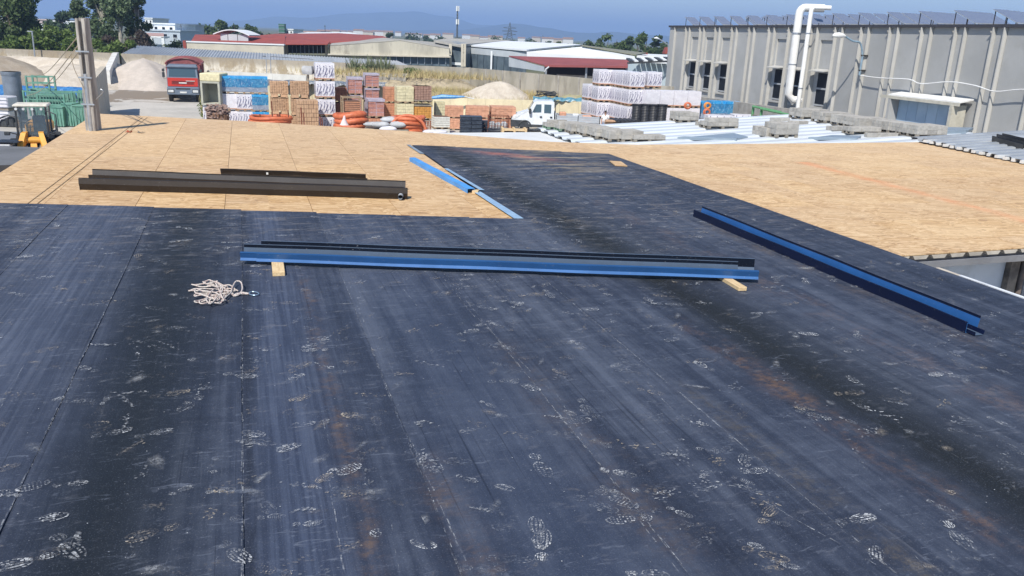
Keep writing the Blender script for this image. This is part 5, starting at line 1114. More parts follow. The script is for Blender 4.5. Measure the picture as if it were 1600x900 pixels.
def soft_box(w_, d_, z0, z1, bulge=.02, n=6, seed=1):
    r_ = random.Random(seed); mb = MB(); g_ = {}
    def pt(x, y, z):
        s = 1 + bulge * math.sin((z - z0) / (z1 - z0) * math.pi); return (x * s + .008 * math.sin(9 * z + 7 * y + seed), y * s + .008 * math.sin(8 * z + 6 * x + seed), z + .012 * math.sin(5 * x + seed) * math.cos(4 * y))
    for ax in range(6):
        o = len(mb.v)
        for i in range(n + 1):
            for j in range(n + 1):
                a = -.5 + i / n; b = -.5 + j / n
                c = [(a * w_, -.5 * d_, z0 + (b + .5) * (z1 - z0)), (a * w_, .5 * d_, z0 + (b + .5) * (z1 - z0)), (-.5 * w_, a * d_, z0 + (b + .5) * (z1 - z0)), (.5 * w_, a * d_, z0 + (b + .5) * (z1 - z0)), (a * w_, b * d_, z0), (a * w_, b * d_, z1)][ax]
                mb.v.append(pt(*c))
        for i in range(n):
            for j in range(n): mb.f.append((o + i * (n + 1) + j, o + (i + 1) * (n + 1) + j, o + (i + 1) * (n + 1) + j + 1, o + i * (n + 1) + j + 1)); mb.m.append(0)
    return mb
def print_marks(parent):
    mb = MB(); r_ = random.Random(5)
    def disc(f, cx, cz, r): mb.poly([f(cx + r * math.cos(q * math.pi / 4), cz + r * math.sin(q * math.pi / 4)) for q in range(8)])
    def bar(f, x0, z0, x1, z1, w_): mb.poly([f(x0 - w_, z0), f(x0 + w_, z0), f(x1 + w_, z1), f(x1 - w_, z1)])
    e = .519
    for f, n in ((lambda x, z: (x, -e - .01, z), 3), (lambda x, z: (-e - .01, -x, z), 3), (lambda x, z: (e + .01, x, z), 3), (lambda x, z: (x, e + .01, z), 3)):
        for i in range(n):
            x = -.33 + i * .33
            disc(f, x - .07, .88, .035); disc(f, x + .05, .93, .022); disc(f, x - .10, .60, .03); disc(f, x + .03, .42, .040)
            bar(f, x - .13, .45, x - .06, .80, .013); bar(f, x - .04, .30, x + .11, .78, .020); bar(f, x + .05, .24, x + .13, .50, .011); bar(f, x - .12, .24, x - .05, .36, .012); bar(f, x + .02, .75, x + .07, .86, .010)
    return mb.build('print', PRINTM, parent)
def edges_film(parent, m_):
    mb = MB()
    for x in (-.5, .5):
        for y in (-.5, .5): mb.box(x - .02, x + .02, y - .02, y + .02, .14, 1.07)
    return mb.build('film_fold', m_, parent)
def pack(kind):
    t = thing(kind_name[kind], '', kind_cat[kind])
    if kind in ('print', 'white'):
        soft_box(1.0, 1.0, .166, 1.08, seed=2).build('wrapped_body', WWRAP, t, smooth=False); pallet_parts(t, 1.0, 1.0)
        if kind == 'print': print_marks(t)
        MB().box(-.51, .51, -.51, .51, .121, .165).build('base_board', SALM, t)
    elif kind == 'blue':
        soft_box(1.0, 1.0, .42, 1.06, seed=3).build('wrapped_body', BWRAP, t); soft_box(.99, .99, .13, .43, .0, seed=4).build('lower_wrap', GREYW, t); soft_box(1.03, 1.03, .94, 1.09, 0.0, seed=5).build('hood', BTOP, t); pallet_parts(t)
    elif kind == 'tan': body_blocks(t, TANB, 9, 8); pallet_parts(t, 1.0, 1.0)
    elif kind == 'bigtan':
        body_blocks(t, TANB, 8, 8, z0=.26, h=.82)
        mb = MB()
        for a in (-.26, .26): mb.box(a - .19, a + .19, -.48, .48, .05, .26)
        mb.build('foot_bricks', TANB, t); pallet_parts(t).scale = (1, 1, .42)
    elif kind == 'redb': body_blocks(t, REDB, 5, 5, ny=4); pallet_parts(t)
    elif kind == 'pink':
        body_blocks(t, PINKW, 2, 4, ny=2, joint=LILAC, gap=.035); soft_box(1.05, 1.05, .96, 1.10, 0, seed=8).build('film_cover', LILAC, t)
        MB().box(-.535, -.525, -.5, .5, .14, 1.0).build('side_film', LILAC, t); pallet_parts(t)
    elif kind == 'terra': body_blocks(t, TERR, 4, 6); pallet_parts(t)
    elif kind == 'yellow': body_blocks(t, YEL, 2, 5, ny=2, joint=bm_('yellow_joint', (0.35, .30, .18))); pallet_parts(t)
    elif kind == 'orange': body_blocks(t, ORG, 7, 5, h=.75); MB().bbox(-.53, .53, -.53, .53, .88, .98, .02).build('lid', BLKP, t); pallet_parts(t)
    elif kind == 'mixed': body_blocks(t, MIXB, 6, 9, gap=.02); MB().box(-.54, .54, -.54, .54, .125, .18).build('tray', BLKP, t); pallet_parts(t)
    elif kind == 'redwhite': body_blocks(t, REDB, 7, 7, gap=.03, joint=WHT); pallet_parts(t)
    elif kind == 'whitecrate': body_blocks(t, WHT, 1, 5, ny=1, gap=.03); pallet_parts(t)
    elif kind == 'salmon': body_blocks(t, SALM, 6, 5, gap=.006, joint=SALM); pallet_parts(t)
    elif kind == 'crate':
        mb = MB()
        for x in (-.5, .44):
            for y in (-.5, .44): mb.box(x, x + .06, y, y + .06, 0, 1.05)
        for z in (.05, .98):
            mb.box(-.44, .44, -.5, -.44, z, z + .05); mb.box(-.44, .44, .44, .5, z, z + .05); mb.box(-.5, -.44, -.44, .44, z, z + .05); mb.box(.44, .5, -.44, .44, z, z + .05)
        mb.build('crate_frame', PALLET, t); body_blocks(t, TERR, 1, 7, w_=.84, d_=.84, z0=.12, h=.72, ny=8, gap=.05, joint=TANJ)
    return t
kind_name = dict(print='wrapped_block_pack', white='wrapped_block_pack', blue='blue_wrapped_pack', tan='brick_pack', bigtan='brick_pack', redb='brick_pack', pink='film_wrapped_tile_pack', terra='terracotta_brick_pack', yellow='yellow_block_pack', orange='tile_pack', mixed='tile_pack', redwhite='tile_pack', whitecrate='white_board_pack', salmon='hollow_brick_pack', crate='tile_crate')
kind_cat = dict(print='block pack', white='block pack', blue='block pack', tan='brick pack', bigtan='brick pack', redb='brick pack', pink='tile pack', terra='brick pack', yellow='block pack', orange='tile pack', mixed='tile pack', redwhite='tile pack', whitecrate='board pack', salmon='brick pack', crate='tile crate')
PROTO = {}
RZ = -AZ
def put(kind, x, y, z, w_, d_, h_, label, rz=RZ, group=None):
    sc = (w_, d_, h_ / 1.1)
    if kind not in PROTO:
        t = PROTO[kind] = pack(kind); t.location = (x, y, z); t.rotation_euler = (0, 0, rz); t.scale = sc; t['label'] = label
        if group: t['group'] = group
        return t
    return dup(PROTO[kind], (x, y, z), rz, label, group, sc)
COSP, SINP = math.cos(rad(17.07)), math.sin(rad(17.07))
def ppm(Y, z): return FPX / (Y * COSP + (CAMH - z) * SINP)
LV = {1: ['only'], 2: ['lower', 'upper'], 3: ['bottom', 'middle', 'top'], 4: ['bottom', 'second', 'third', 'top'], 5: ['bottom', 'second', 'third', 'fourth', 'top']}
def column(kinds, x0, x1, ytop, Y, desc, dscale=1.0, rz=RZ, base=YARD, group=None, sink=0):
    """kinds from the ground up; the top of the column is at image row ytop"""
    zt_ = W((x0 + x1) / 2, ytop, Y).z; n = len(kinds); h = (zt_ - base) / n; k = ppm(Y, (zt_ + base) / 2)
    w_ = (x1 - x0) / k / math.cos(rz); d_ = w_ * dscale
    for i, kd in enumerate(kinds):
        z = base + i * h; xm = (x0 + x1) / 2
        c = W(xm, ytop, Y); # keep the column plumb: use the bottom direction for x
        cx_ = W(xm, (ytop + 195) / 2, Y).x
        put(kd, cx_ + math.sin(-rz) * d_ * .5, Y + d_ * .5, z, w_, d_, h, (LV[n][i] + ' ' if n > 1 else '') + desc[kd] if isinstance(desc, dict) else ('%s pack of ' % LV[n][i] if n > 1 else '') + desc, rz, group)
BY = 53.0
column(['print', 'white', 'blue'], 345, 369, 119, BY, 'the white and blue column nearest the red truck')
column(['print', 'print', 'blue'], 370.5, 393.5, 119.5, BY, 'the printed white and blue column, second from the red truck')
column(['blue', 'blue', 'blue'], 395, 418, 120, BY, 'the all blue column right of the white printed ones')
column(['tan', 'bigtan', 'bigtan'], 424, 450, 127, BY - .6, 'the left tan brick column with notched feet')
column(['tan', 'bigtan', 'bigtan'], 456, 482, 127, BY - 1, 'the right tan brick column with notched feet', .9)
q = P(476, 214, YARD); put('tan', W(476, 180, 49.6).x, 50.2, YARD, 1.25, 1.2, 2.25, 'front low stack of tan bricks at the foot of the right brick column')
column(['print', 'print', 'print', 'print'], 495, 522, 98, 51.6, 'the tall white printed tower, highest in the yard', 1.15)
column(['redb', 'redb', 'redb'], 522, 542, 137, 53.5, 'the dark red brick column right of the tall white tower', 1.1)
column(['pink', 'pink', 'pink'], 545, 566, 121, 54.5, 'the lilac filmed tile column behind the wooden crates')
column(['pink', 'pink', 'pink', 'pink'], 572, 592, 115, 54.5, 'the tallest pink filmed tile column', 1.2)
column(['terra', 'pink'], 576, 600, 155, 51.5, 'the short filmed column in front of the tallest pink one', 1.1)
column(['crate', 'crate'], 536, 565, 150, 50.5, 'the open wood crate stack of roof tiles', .9)
column(['terra', 'terra', 'terra'], 602, 620, 136, 53.0, 'the narrow terracotta brick column left of the yellow blocks', 1.2)
column(['yellow', 'yellow', 'yellow'], 621, 646, 135, 52.2, 'the pale yellow block column')
column(['redwhite', 'orange', 'mixed'], 649, 674, 134, 52.4, 'the three kinds of tile column right of the yellow blocks')
column(['yellow', 'yellow'], 681, 695, 158, 54.2, 'the small yellow block column behind the white slatted pack', 1)
column(['whitecrate', 'whitecrate'], 679, 703, 182, 50.8, 'the white slatted board stack', .9)
column(['salmon', 'salmon'], 694, 724, 166, 57, 'the leftmost salmon hollow brick stack by the cream wall', .8, rz=0.1)
column(['salmon', 'salmon'], 728, 764, 166, 57.3, 'the middle salmon hollow brick stack by the cream wall', .7, rz=0.1)
column(['salmon', 'salmon'], 768, 806, 167, 57.6, 'the right salmon hollow brick stack behind the wire crate', .9, rz=0.15)
# packs under and beside the concrete box
column(['print'], 319, 343, 165, 52.6, 'printed white pack beneath the concrete box frame', 1, base=YARD)
q = W(335, 182, 50.5); t = thing('firewood_net', 'netted heap of cut firewood in front of the white printed packs', 'firewood', (q.x + .25, 50.4, YARD))
m_ = MB(); r_ = random.Random(3)
for i in range(150):
    z = .1 + r_.random() ** .7 * 1.55; a = r_.uniform(-.62, .62); b = r_.uniform(-.35, .35); th = r_.uniform(0, 3.14); l = .17; dz = r_.uniform(-.08, .08); m_.tube([(a - l * math.cos(th), b - l * math.sin(th), z - dz), (a + l * math.cos(th), b + l * math.sin(th), z + dz)], r_.uniform(.035, .06), 5)
m_.build('logs', M('split_logs', (0.38, 0.28, 0.24), (0.20, 0.13, 0.11), 9, .9), t, kind='stuff'); MB().bbox(-.62, .62, -.3, .3, 0, 1.2, .1).build('inner_fill', TANJ, t)
# precast concrete box (open front)
q = W(328, 150, 52.3); t = thing('concrete_box', 'precast concrete frame with open front on the packs beside the red truck', 'concrete box', (q.x, 52.4, W(328, 165, 52.3).z), .05)
w_, d_, h_ = .60, 1.3, 1.35; mb = MB()
mb.bbox(-w_, -w_ + .13, 0, d_, .13, h_, .01).bbox(w_ - .13, w_, 0, d_, .13, h_, .01).bbox(-w_, w_, 0, d_, 0, .13, .01).bbox(-w_, w_, 0, d_, h_, h_ + .12, .01).box(-w_ + .02, w_ - .02, d_ - .1, d_, .12, h_ + .02)
mb.build('frame', M('grey_green_concrete', (0.44, 0.44, 0.37), (0.36, 0.36, 0.30), 3, .9), t)
MB().bbox(-w_ - .02, w_ + .03, .05, d_ + .5, h_ + .125, h_ + .6, .04).build('cream_board', YEL, t)
# cream wall panels behind with sheeting
CRM = M('cream_panel', (0.70, 0.62, 0.42), (0.60, 0.53, 0.36), 1.2, .8, dirt=(.4, .34, .24), dirt_amt=.35, rv=.1)
def lowwall(name, label, xa, ya, Ya, xb, yb, Yb, n_, mat_, th=.25):
    a = W(xa, ya, Ya); b = W(xb, yb, Yb); t = thing(name, label, 'wall', (a.x, a.y, YARD), world=True)
    for i in range(n_):
        p = a.lerp(b, (i + .004) / n_); q = a.lerp(b, (i + .996) / n_)
        MB().prism([(p.x, p.y, YARD), (q.x, q.y, YARD), q, p], (0, th, 0)).build('wall_panel', mat_, t)
    return a, b
lowwall('panel_wall', 'cream panel wall behind the brick packs', 418, 128, 57, 602, 134, 57.5, 8, CRM)
lowwall('panel_wall', 'low cream wall behind the salmon bricks and the white pickup', 676, 152, 64, 935, 160, 60.5, 9, CRM)
a, b = lowwall('panel_wall', 'pale low wall behind the blue packs', 324, 110, 76, 478, 118, 73, 6, M('pale_wall', (0.62, 0.62, 0.58), (0.52, .52, .49), 1, .9))
def tarp(x0, y0, x1, y1, Y, sag, mat_, label, depth=.9, seed=1):
    a = W(x0, y0, Y); b = W(x1, y1, Y); t = thing('tarpaulin', label, 'tarpaulin', tuple(a), world=True); r_ = random.Random(seed); n = 26; vs = []
    for i in range(n + 1):
        s = i / n; c = a.lerp(b, s)
        for (dy, dz) in ((-.16, -sag * (1 + .5 * math.sin(i * 1.7 + seed))), (-.10, -.05), (.1, .06), (depth, -.02)):
            vs.append((c.x, c.y + dy + .03 * math.sin(i * 2.1), c.z + dz + .05 * math.sin(i * 1.3 + dy * 5 + seed) + r_.uniform(-.02, .02)))
    mb = MB().add(vs, [(i * 4 + j, i * 4 + j + 1, (i + 1) * 4 + j + 1, (i + 1) * 4 + j) for i in range(n) for j in range(3)]); o = mb.build('sheet', mat_, t)
    m = o.modifiers.new('thickness', 'SOLIDIFY'); m.thickness = .012; return t
TEAL = wrapmat('teal_tarp', (0.07, 0.20, 0.28), (0.12, 0.29, 0.37), amt=.15); TDARK = wrapmat('dark_tarp', (0.08, 0.10, 0.13), (0.20, 0.23, 0.26), amt=.5)
tarp(418, 127, 602, 131, 56.8, .22, TDARK, 'dark crumpled sheeting along the top of the cream panel wall'); tarp(833, 153, 934, 156, 61.2, .16, TEAL, 'teal tarpaulin over the low cream wall behind the pickup')
t = tarp(0, 135, 145, 139, 62, .5, wrapmat('blue_tarp', (0.02, .13, .36), (.05, .20, .45), amt=.1), 'blue tarpaulin strip behind the green steel frames')
lowwall('panel_wall', 'low wall under the blue tarpaulin at left', -60, 137, 62.3, 152, 141, 62.3, 5, M('bluish_boards', (0.12, .22, .30), (.2, .28, .34), 2))
a = W(675, 153, 62.6); b = W(726, 151, 62.6); c = W(741, 154.5, 62.6)
t = thing('rolled_tarpaulin', 'rolled bright blue sheet with a pole lying on the low cream wall', 'tarpaulin', tuple(a), world=True)
MB().tube([a, a.lerp(b, .3) + Vector((0, 0, .06)), a.lerp(b, .7), b], [.10, .17, .13, .05], 8).build('roll', wrapmat('azure_roll', (.03, .20, .50), (.05, .28, .60), amt=.2), t, smooth=True); MB().tube([b, c], .035, 6).build('rod', GALV, t)
# orange and black corrugated pipe coils
OPIPE = M('orange_pipe', (0.56, 0.16, 0.07), (0.46, 0.11, 0.045), 5, .5, rv=.2); BPIPE = M('black_pipe', (0.02, 0.022, 0.028), (0.035, 0.038, 0.045), 5, .5)
def coil(label, xm, ym, Y, rx, ry, r, turns, mat_, z0=YARD, lean=0.0, seed=1, cat='pipe coil'):
    q = W(xm, ym, Y); t = thing('pipe_coil', label, cat, (q.x, Y, z0)); r_ = random.Random(seed)
    for k in range(turns):
        pts = []; n = 44; zz = r + k * r * 1.75; ox, oy = r_.uniform(-.06, .06), r_.uniform(-.06, .06); tilt = r_.uniform(-.06, .06) + lean
        for i in range(n):
            a = 2 * math.pi * i / n; pts.append((ox + rx * math.cos(a), oy + ry * math.sin(a), zz + tilt * rx * math.cos(a) + .03 * math.sin(3 * a + k)))
        MB().tube(pts, [r * (1.0 if i % 2 else .90) for i in range(n)], 9, closed=True).build('turn', mat_, t, smooth=True)
    return t
coil('low orange pipe coil in front of the blue and brick columns', 422, 190, 49.0, 1.15, .9, .12, 6, OPIPE, seed=2)
coil('orange pipe bundle below the wooden crates', 548, 192, 47.4, .82, .55, .17, 6, OPIPE, lean=.05, seed=3)
coil('big round orange pipe coil below the yellow blocks', 636, 196, 47.0, .92, .75, .125, 8, OPIPE, seed=4)
q = W(667, 197, 46.6); t = thing('pipe_coil', 'upright loop of orange pipe leaning on the big orange coil', 'pipe coil', (W(638, 196, 46.4).x, 46.2, YARD))
MB().tube([(1.02 * math.cos(a), .15 * math.sin(a), .95 + .92 * math.sin(a)) for a in [2 * math.pi * i / 36 for i in range(36)]], .09, 9, closed=True).build('turn', OPIPE, t, smooth=True)
coil('flat black pipe coil under the wire crate', 781, 196, 50, .68, .5, .09, 6, BPIPE, seed=6)
coil('flat black pipe coil on the ground left of the wire crate', 755, 203, 48.6, .62, .5, .09, 3, BPIPE, seed=7)
# posts standing in front
for k, (x, yt, dy) in enumerate(((406, 178, 0), (433, 178, 0), (437, 175, .2), (450, 172, .3), (470, 168, 0), (474, 176, 0), (500, 182, -.1), (503, 184, 0), (424, 158, .6))):
    q = W(x, yt, 48.6 + dy); b_ = thing('rebar_stake', ('rusty stake standing %s in front of the packs' % ('by the low orange coil', 'before the left tan bricks, left one', 'before the left tan bricks, right one', 'tallest, between the two tan brick columns', 'before the front tan bricks, left one', 'before the front tan bricks, right one', 'before the white tower, left one', 'before the white tower, right one', 'beside the left tan column')[k]), 'stake', (q.x, q.y, YARD), group='rusty stakes in front of the packs')
    MB().tube([(0, 0, 0), (.02, .01, (q.z - YARD) * .5), (.0, 0, q.z - YARD)], .035, 6).build('rod', bpy.data.materials.get('rust') or M('rust', (0.24, .08, .045), (.15, .06, .04), 8, .9), b_)
# sacks
SACK = M('pale_sack', (0.48, 0.49, 0.50), (0.38, .39, .40), 3, .8, bump=.4, rv=.2)
def sack(x, y, Y, z, w_, d_, h_, rz, label, mat_=None):
    q = W(x, y, Y); t = thing('sack', label, 'sack', (q.x, Y, z), rz, 'pale sacks behind our roof edge'); n = 10; m = 14; vs = []
    for j in range(n + 1):
        p = -math.pi / 2 + math.pi * j / n
        for i in range(m):
            a = 2 * math.pi * i / m; cx_ = math.copysign(abs(math.cos(a)) ** .5, math.cos(a)); cy_ = math.copysign(abs(math.sin(a)) ** .5, math.sin(a)); cp = abs(math.cos(p)) ** .6
            vs.append((w_ / 2 * cx_ * cp, d_ / 2 * cy_ * cp, h_ / 2 + h_ / 2 * math.sin(p) * (1 + .08 * math.sin(3 * a + x)) + .01 * math.sin(5 * a)))
    MB().add(vs, [(j * m + i, j * m + (i + 1) % m, (j + 1) * m + (i + 1) % m, (j + 1) * m + i) for j in range(n) for i in range(m)]).build('bag', mat_ or SACK, t, smooth=True)
    MB().bbox(-w_ / 2 - .04, -w_ / 2 + .05, -d_ / 5, d_ / 5, h_ * .35, h_ * .6, .01).build('tied_end', mat_ or SACK, t); return t
for k, (x, y, Y, z, w_, h_, lab) in enumerate(((582, 200, 46.2, -2.5, .9, .25, 'leftmost low pale sack between the orange coils'), (595, 197, 46.0, -2.5, 1.0, .3, 'plump pale sack between the orange coils'), (612, 193, 46.6, -2.28, 1.2, .32, 'topmost grey sack beside the big orange coil'), (622, 199, 46.2, -2.5, .9, .32, 'sack standing against the big orange coil'), (607, 203, 45.4, -2.62, .9, .25, 'front white sack below the topmost grey one'), (673, 203, 45.0, -2.62, .8, .2, 'small white sack left of the flat white one under the white boards'), (686, 204, 45.2, -2.65, .9, .22, 'flat white sack in front of the white slatted boards'))):
    sack(x, y, Y, z, w_, w_ * .6, h_, .1 * k, lab, bpy.data.materials['white_wrap'] if k in (4, 5, 6) else None)
q = W(610, 215, 46); pt_ = thing('pallet_pile', 'pile of grey pallets and boards carrying the pale sacks', 'pallets', (W(605, 200, 46.3).x, 46.3, YARD), 0.1)
for i in range(7): MB().bbox(-1.25, 1.2, -.6, .6, i * .165, i * .165 + .12, .01).build('pallet', BLKP, pt_)
q = thing('pallet_pile', 'pile of boards under the white sacks by the white slatted stack', 'pallets', (W(682, 200, 45.3).x, 45.3, YARD), 0.1)
for i in range(7): MB().bbox(-.85, .85, -.45, .45, i * .145, i * .15 + .12, .01).build('pallet', BLKP, q)
q = W(538, 199, 46.0); t = thing('paper_bag', 'small pale pink cone shaped bag by the orange pipe bundle', 'bag', (q.x, 46, -2.45)); MB().tube([(0, 0, 0), (0, 0, .08), (0, 0, .3), (.02, 0, .5)], [.26, .2, .1, .04], 8).build('bag', M('pink_white', (0.75, .62, .62)), t, smooth=True)
t = thing('pallet_pile', 'pallet stack under the orange pipe bundle', 'pallets', (W(547, 200, 47.2).x, 47.3, YARD), 0.1)
for i in range(3): MB().bbox(-.7, .7, -.5, .5, i * .03, i * .03 + .025, .005).build('board', BLKP, t)
# black crates, wire crate
def black_stack(x, yt, Y, w_, n_, label):
    q = W(x, yt, Y); t = thing('black_crates', label, 'plastic crates', (q.x, Y, YARD), .15); H_ = q.z - YARD
    for i in range(n_):
        for j in (-1, 1):
            z = H_ * i / n_; m = MB().bbox(j * w_ / 4 - w_ / 4 + .01, j * w_ / 4 + w_ / 4 - .01, -w_ / 3, w_ / 3, z + .02, z + H_ / n_ * .72, .02); m.bbox(j * w_ / 4 - w_ / 4, j * w_ / 4 + w_ / 4, -w_ / 3 - .02, w_ / 3 + .02, z + H_ / n_ * .72, z + H_ / n_ * .97, .01); m.build('crate', bpy.data.materials.get('dark_slate_plastic') or M('dark_slate_plastic', (.03, .04, .06), (.05, .065, .09), 4, .5), t)
black_stack(736, 181, 52, 1.35, 6, 'taller stack of black plastic crates left of the wire crate'); black_stack(757, 188, 52.6, .62, 5, 'small stack of black plastic crates touching the taller stack')
q = W(779, 181, 51.2); t = thing('wire_crate', 'rusty wire crate holding white sacks before the salmon bricks', 'wire crate', (q.x, 51.4, YARD), .1); H_ = q.z - YARD; mb = MB()
for x in (-.62, .62):
    for y in (-.4, .4): mb.tube([(x, y, 0), (x, y, H_)], .03, 5)
for z in (H_, H_ - .3, H_ - .6): mb.tube([(-.62, -.4, z), (.62, -.4, z), (.62, .4, z), (-.62, .4, z)], .018, 4, closed=True)
for i in range(1, 7): mb.tube([(-.62 + i * .18, -.4, H_ - .9), (-.62 + i * .18, -.4, H_)], .012, 4)
mb.build('cage', bpy.data.materials['rust'], t)
for i in range(3): MB().bbox(-.55 + i * .37, -.2 + i * .37, -.32, .3, H_ - .9, H_ - .35 - .07 * (i % 2), .1).build('bag', SACK, t)
MB().box(-.6, .6, -.38, .38, 0, H_ - .92).build('base_fill', BLKP, t)
q = W(806, 201, 47.5); t = thing('pallet_pile', 'stack of pale wooden pallets in front of the pickup nose', 'pallets', (W(803, 200, 48).x, 48, YARD), .1); zt_ = q.z - YARD
for i in range(9): MB().bbox(-.72, .72, -.5, .5, i * zt_ / 9, i * zt_ / 9 + .05, .005).bbox(-.72, -.6, -.5, .5, i * zt_ / 9 + .05, (i + 1) * zt_ / 9 - .005, .005).bbox(-.06, .06, -.5, .5, i * zt_ / 9 + .05, (i + 1) * zt_ / 9 - .005, .005).bbox(.6, .72, -.5, .5, i * zt_ / 9 + .05, (i + 1) * zt_ / 9 - .005, .005).build('pallet', LUMBER, t)
q = W(480, 109, 60); t = thing('white_bundle', 'rumpled white bundle left of the top pack of the tall white tower', 'bundle', (q.x, 52.4, W(480, 116, 52.4).z)); t.location.x = W(481, 109, 52.4).x
m_ = soft_box(.55, .5, 0, .5, .15, seed=4); m_.build('bag', SACK, t, smooth=True); MB().box(-.05, .05, -.05, .05, YARD - t.location.z, -0.01).build('carrier_post', BLKP, t)
# white wrapped packs group on the right, orientation along our roof
def grp(kind, xs_, ytop, ybot, Y, dscale, labels, rz=RZ, d_abs=None):
    for (x0, x1), lab in zip(xs_, labels):
        a = W((x0 + x1) / 2, ytop, Y); b = W((x0 + x1) / 2, ybot, Y); k = ppm(Y, a.z); w_ = (x1 - x0) / k / math.cos(rz); d_ = d_abs or w_ * dscale
        put(kind, a.x + math.sin(-rz) * d_ * .5, Y + d_ * .5, b.z, w_, d_, a.z - b.z, lab, rz, 'white wrapped packs beside the pickup')
YG = 56.0
def zlev(x, y, Y=YG): return W(x, y, Y).z
base = YARD; Hh = 1.10
def gp(kind, x0, x1, Y, lvl, d_, lab):
    a = W((x0 + x1) / 2, 150, Y); k = ppm(Y, -1.5); w_ = (x1 - x0) / k / math.cos(RZ)
    put(kind, a.x + math.sin(-RZ) * d_ * .5, Y + d_ * .5, base + lvl * Hh, w_, d_, Hh, lab, RZ, 'white wrapped packs beside the pickup')
nm = ['ground level', 'second level', 'third level', 'top level']
for l in range(3): gp('print', 918.5, 934, 59.5, l, 1.1, '%s printed pack at the far left of the white pile by the pickup' % nm[l])
for l in range(4): gp('print', 934, 955, 58.0, l, 1.1, '%s printed pack in the tallest stack of the white pile by the pickup' % nm[l])
for j in range(4):
    for l in range(4 if j < 3 else 3):
        q0 = W(992, 150, 56.0); k = ppm(56, -1.5); dY = j * 1.13
        x_ = q0.x + U.x * dY; y_ = 56.0 + U.y * dY
        if l == 3 and j == 0: pass
        put('print', x_ - .15, y_, base + l * Hh, 1.06, 1.08, Hh, '%s printed pack, %s from the front in the row behind the black tanks' % (nm[l], ('first', 'second', 'third', 'fourth')[j]), RZ, 'white wrapped packs beside the pickup')
for j in range(4):
    for l in range(3):
        q0 = W(1001, 150, 56.0); ang_ = RZ; x_ = q0.x + .55 + V.x * (j * 1.02) + U.x * .0; y_ = 56.0 + V.y * (j * 1.02) + .0
        put('white' if l != 0 else 'white', x_, y_ - .35, base + l * Hh - (0.0), .98, 1.0, Hh, '%s plain white pack, %s from the left in the row behind the black tanks' % (nm[l], ('first', 'second', 'third', 'fourth')[j]), RZ, 'plain white packs behind the black tanks')
put('print', W(1020, 120, 58).x - .1, 57.9, base + 3 * Hh, 1.05, 1.05, Hh, 'top level printed pack set back on the plain white row')
put('print', W(976, 120, 58).x + 1.25, 58.2, base + 2 * Hh, 1.05, 1.05, Hh, 'printed pack under the set back top one', RZ)
# black ribbed tanks and small coil row
def ribbed(x, y0, y1, Y, label, r=.36):
    a = W(x, y0, Y); t = thing('ribbed_tank', label, 'plastic tank', (a.x, Y, YARD), 0, 'black ribbed tanks before the white packs'); H_ = a.z - YARD; z = 0; pts = []; rr_ = []
    zb = W(x, y1, Y).z - YARD
    while z < H_ - zb - .1: pts += [(0, 0, zb + z), (0, 0, zb + z + .05)]; rr_ += [r, r * .93]; z += .1
    pts += [(0, 0, H_ - .03), (0, 0, H_)]; rr_ += [r * 1.02, r * .9]
    MB().tube(pts, rr_, 18).build('shell', BPIPE, t, smooth=False); MB().cyl((0, 0, H_ - .06), (0, 0, H_ + .02), r * 1.08, n=18).build('rim', BLACK, t); MB().bbox(-.45, .45, -.4, .4, 0, zb - .01, .02).build('grey_plinth', CONC, t); return t
for k, (x, y0) in enumerate(((996, 163), (1009, 163), (1022, 163.5), (1035, 163.5))):
    ribbed(x, y0, 191, 54.2 - .05 * k, '%s black ribbed tank from the left in the row of four' % ('first', 'second', 'third', 'fourth')[k], .33)
t = thing('pipe_bundle', 'bundle of short black pipes lying between the worker and the tanks', 'pipes', tuple(W(962, 196, 52) * 1.0)); t.location.z = W(962, 196, 52).z - .12
for i in range(5):
    for j in range(2): MB().cyl((i * .28 + j * .14, 0, .14 + j * .22), (i * .28 + j * .14 - .3, 1.4, .14 + j * .22), .13, n=12).cyl((i * .28 + j * .14, -.01, .14 + j * .22), (i * .28 + j * .14, .0, .14 + j * .22), .09, n=12).build('pipe', BPIPE, t)
MB().box(-.4, 1.6, -.1, 1.4, YARD - t.location.z, -.0).build('carrier', BLKP, t)
q = W(954, 190, 52.5); t = thing('cardboard_box', 'open brown carton beside the worker', 'carton', (q.x, 52.5, YARD)); MB().bbox(-.35, .35, -.3, .3, 0, q.z - YARD + .1, .02).build('carton', M('cardboard', (.50, .32, .2), rv=0), t); MB().box(-.4, .4, -.5, -.3, q.z - YARD + .03, q.z - YARD + .05).build('flap', bpy.data.materials['cardboard'], t)
# blue packs, orange coils and wrapped sheets in front of the low wall
for k, (x0, x1, y0, lab) in enumerate(((1084, 1104, 158, 'left blue wrapped pack between the white packs and the low wall'), (1112, 1134, 158, 'middle blue wrapped pack before the low wall'), (1135, 1156, 158.5, 'right blue wrapped pack before the low wall'))):
    column(['blue', 'blue'], x0, x1, y0, 57.0, lab.replace('wrapped pack', 'wrapped stack'), .9)
for k, (x, y, Y, lab) in enumerate(((1105, 165, 55.6, 'upright orange hose coil between the blue packs'), (1074, 165, 54.6, 'red orange hose coil hanging on the plain white packs'), (1104, 175, 55.0, 'lower orange hose coil below the upright one'))):
    q = W(x, y, Y); t = thing('hose_coil', lab, 'hose coil', tuple(q)); rr_ = .20
    for j in range(4): MB().tube([((rr_ - .045 * (j % 2)) * math.cos(a), -.07 * j, (rr_ - .045 * (j % 2)) * math.sin(a)) for a in [2 * math.pi * i / 28 for i in range(28)]], .042, 6, closed=True).build('turn', OPIPE if k != 0 else M('amber_hose', (.70, .28, .06), rv=0) if j == 0 else bpy.data.materials['amber_hose'], t, smooth=True)
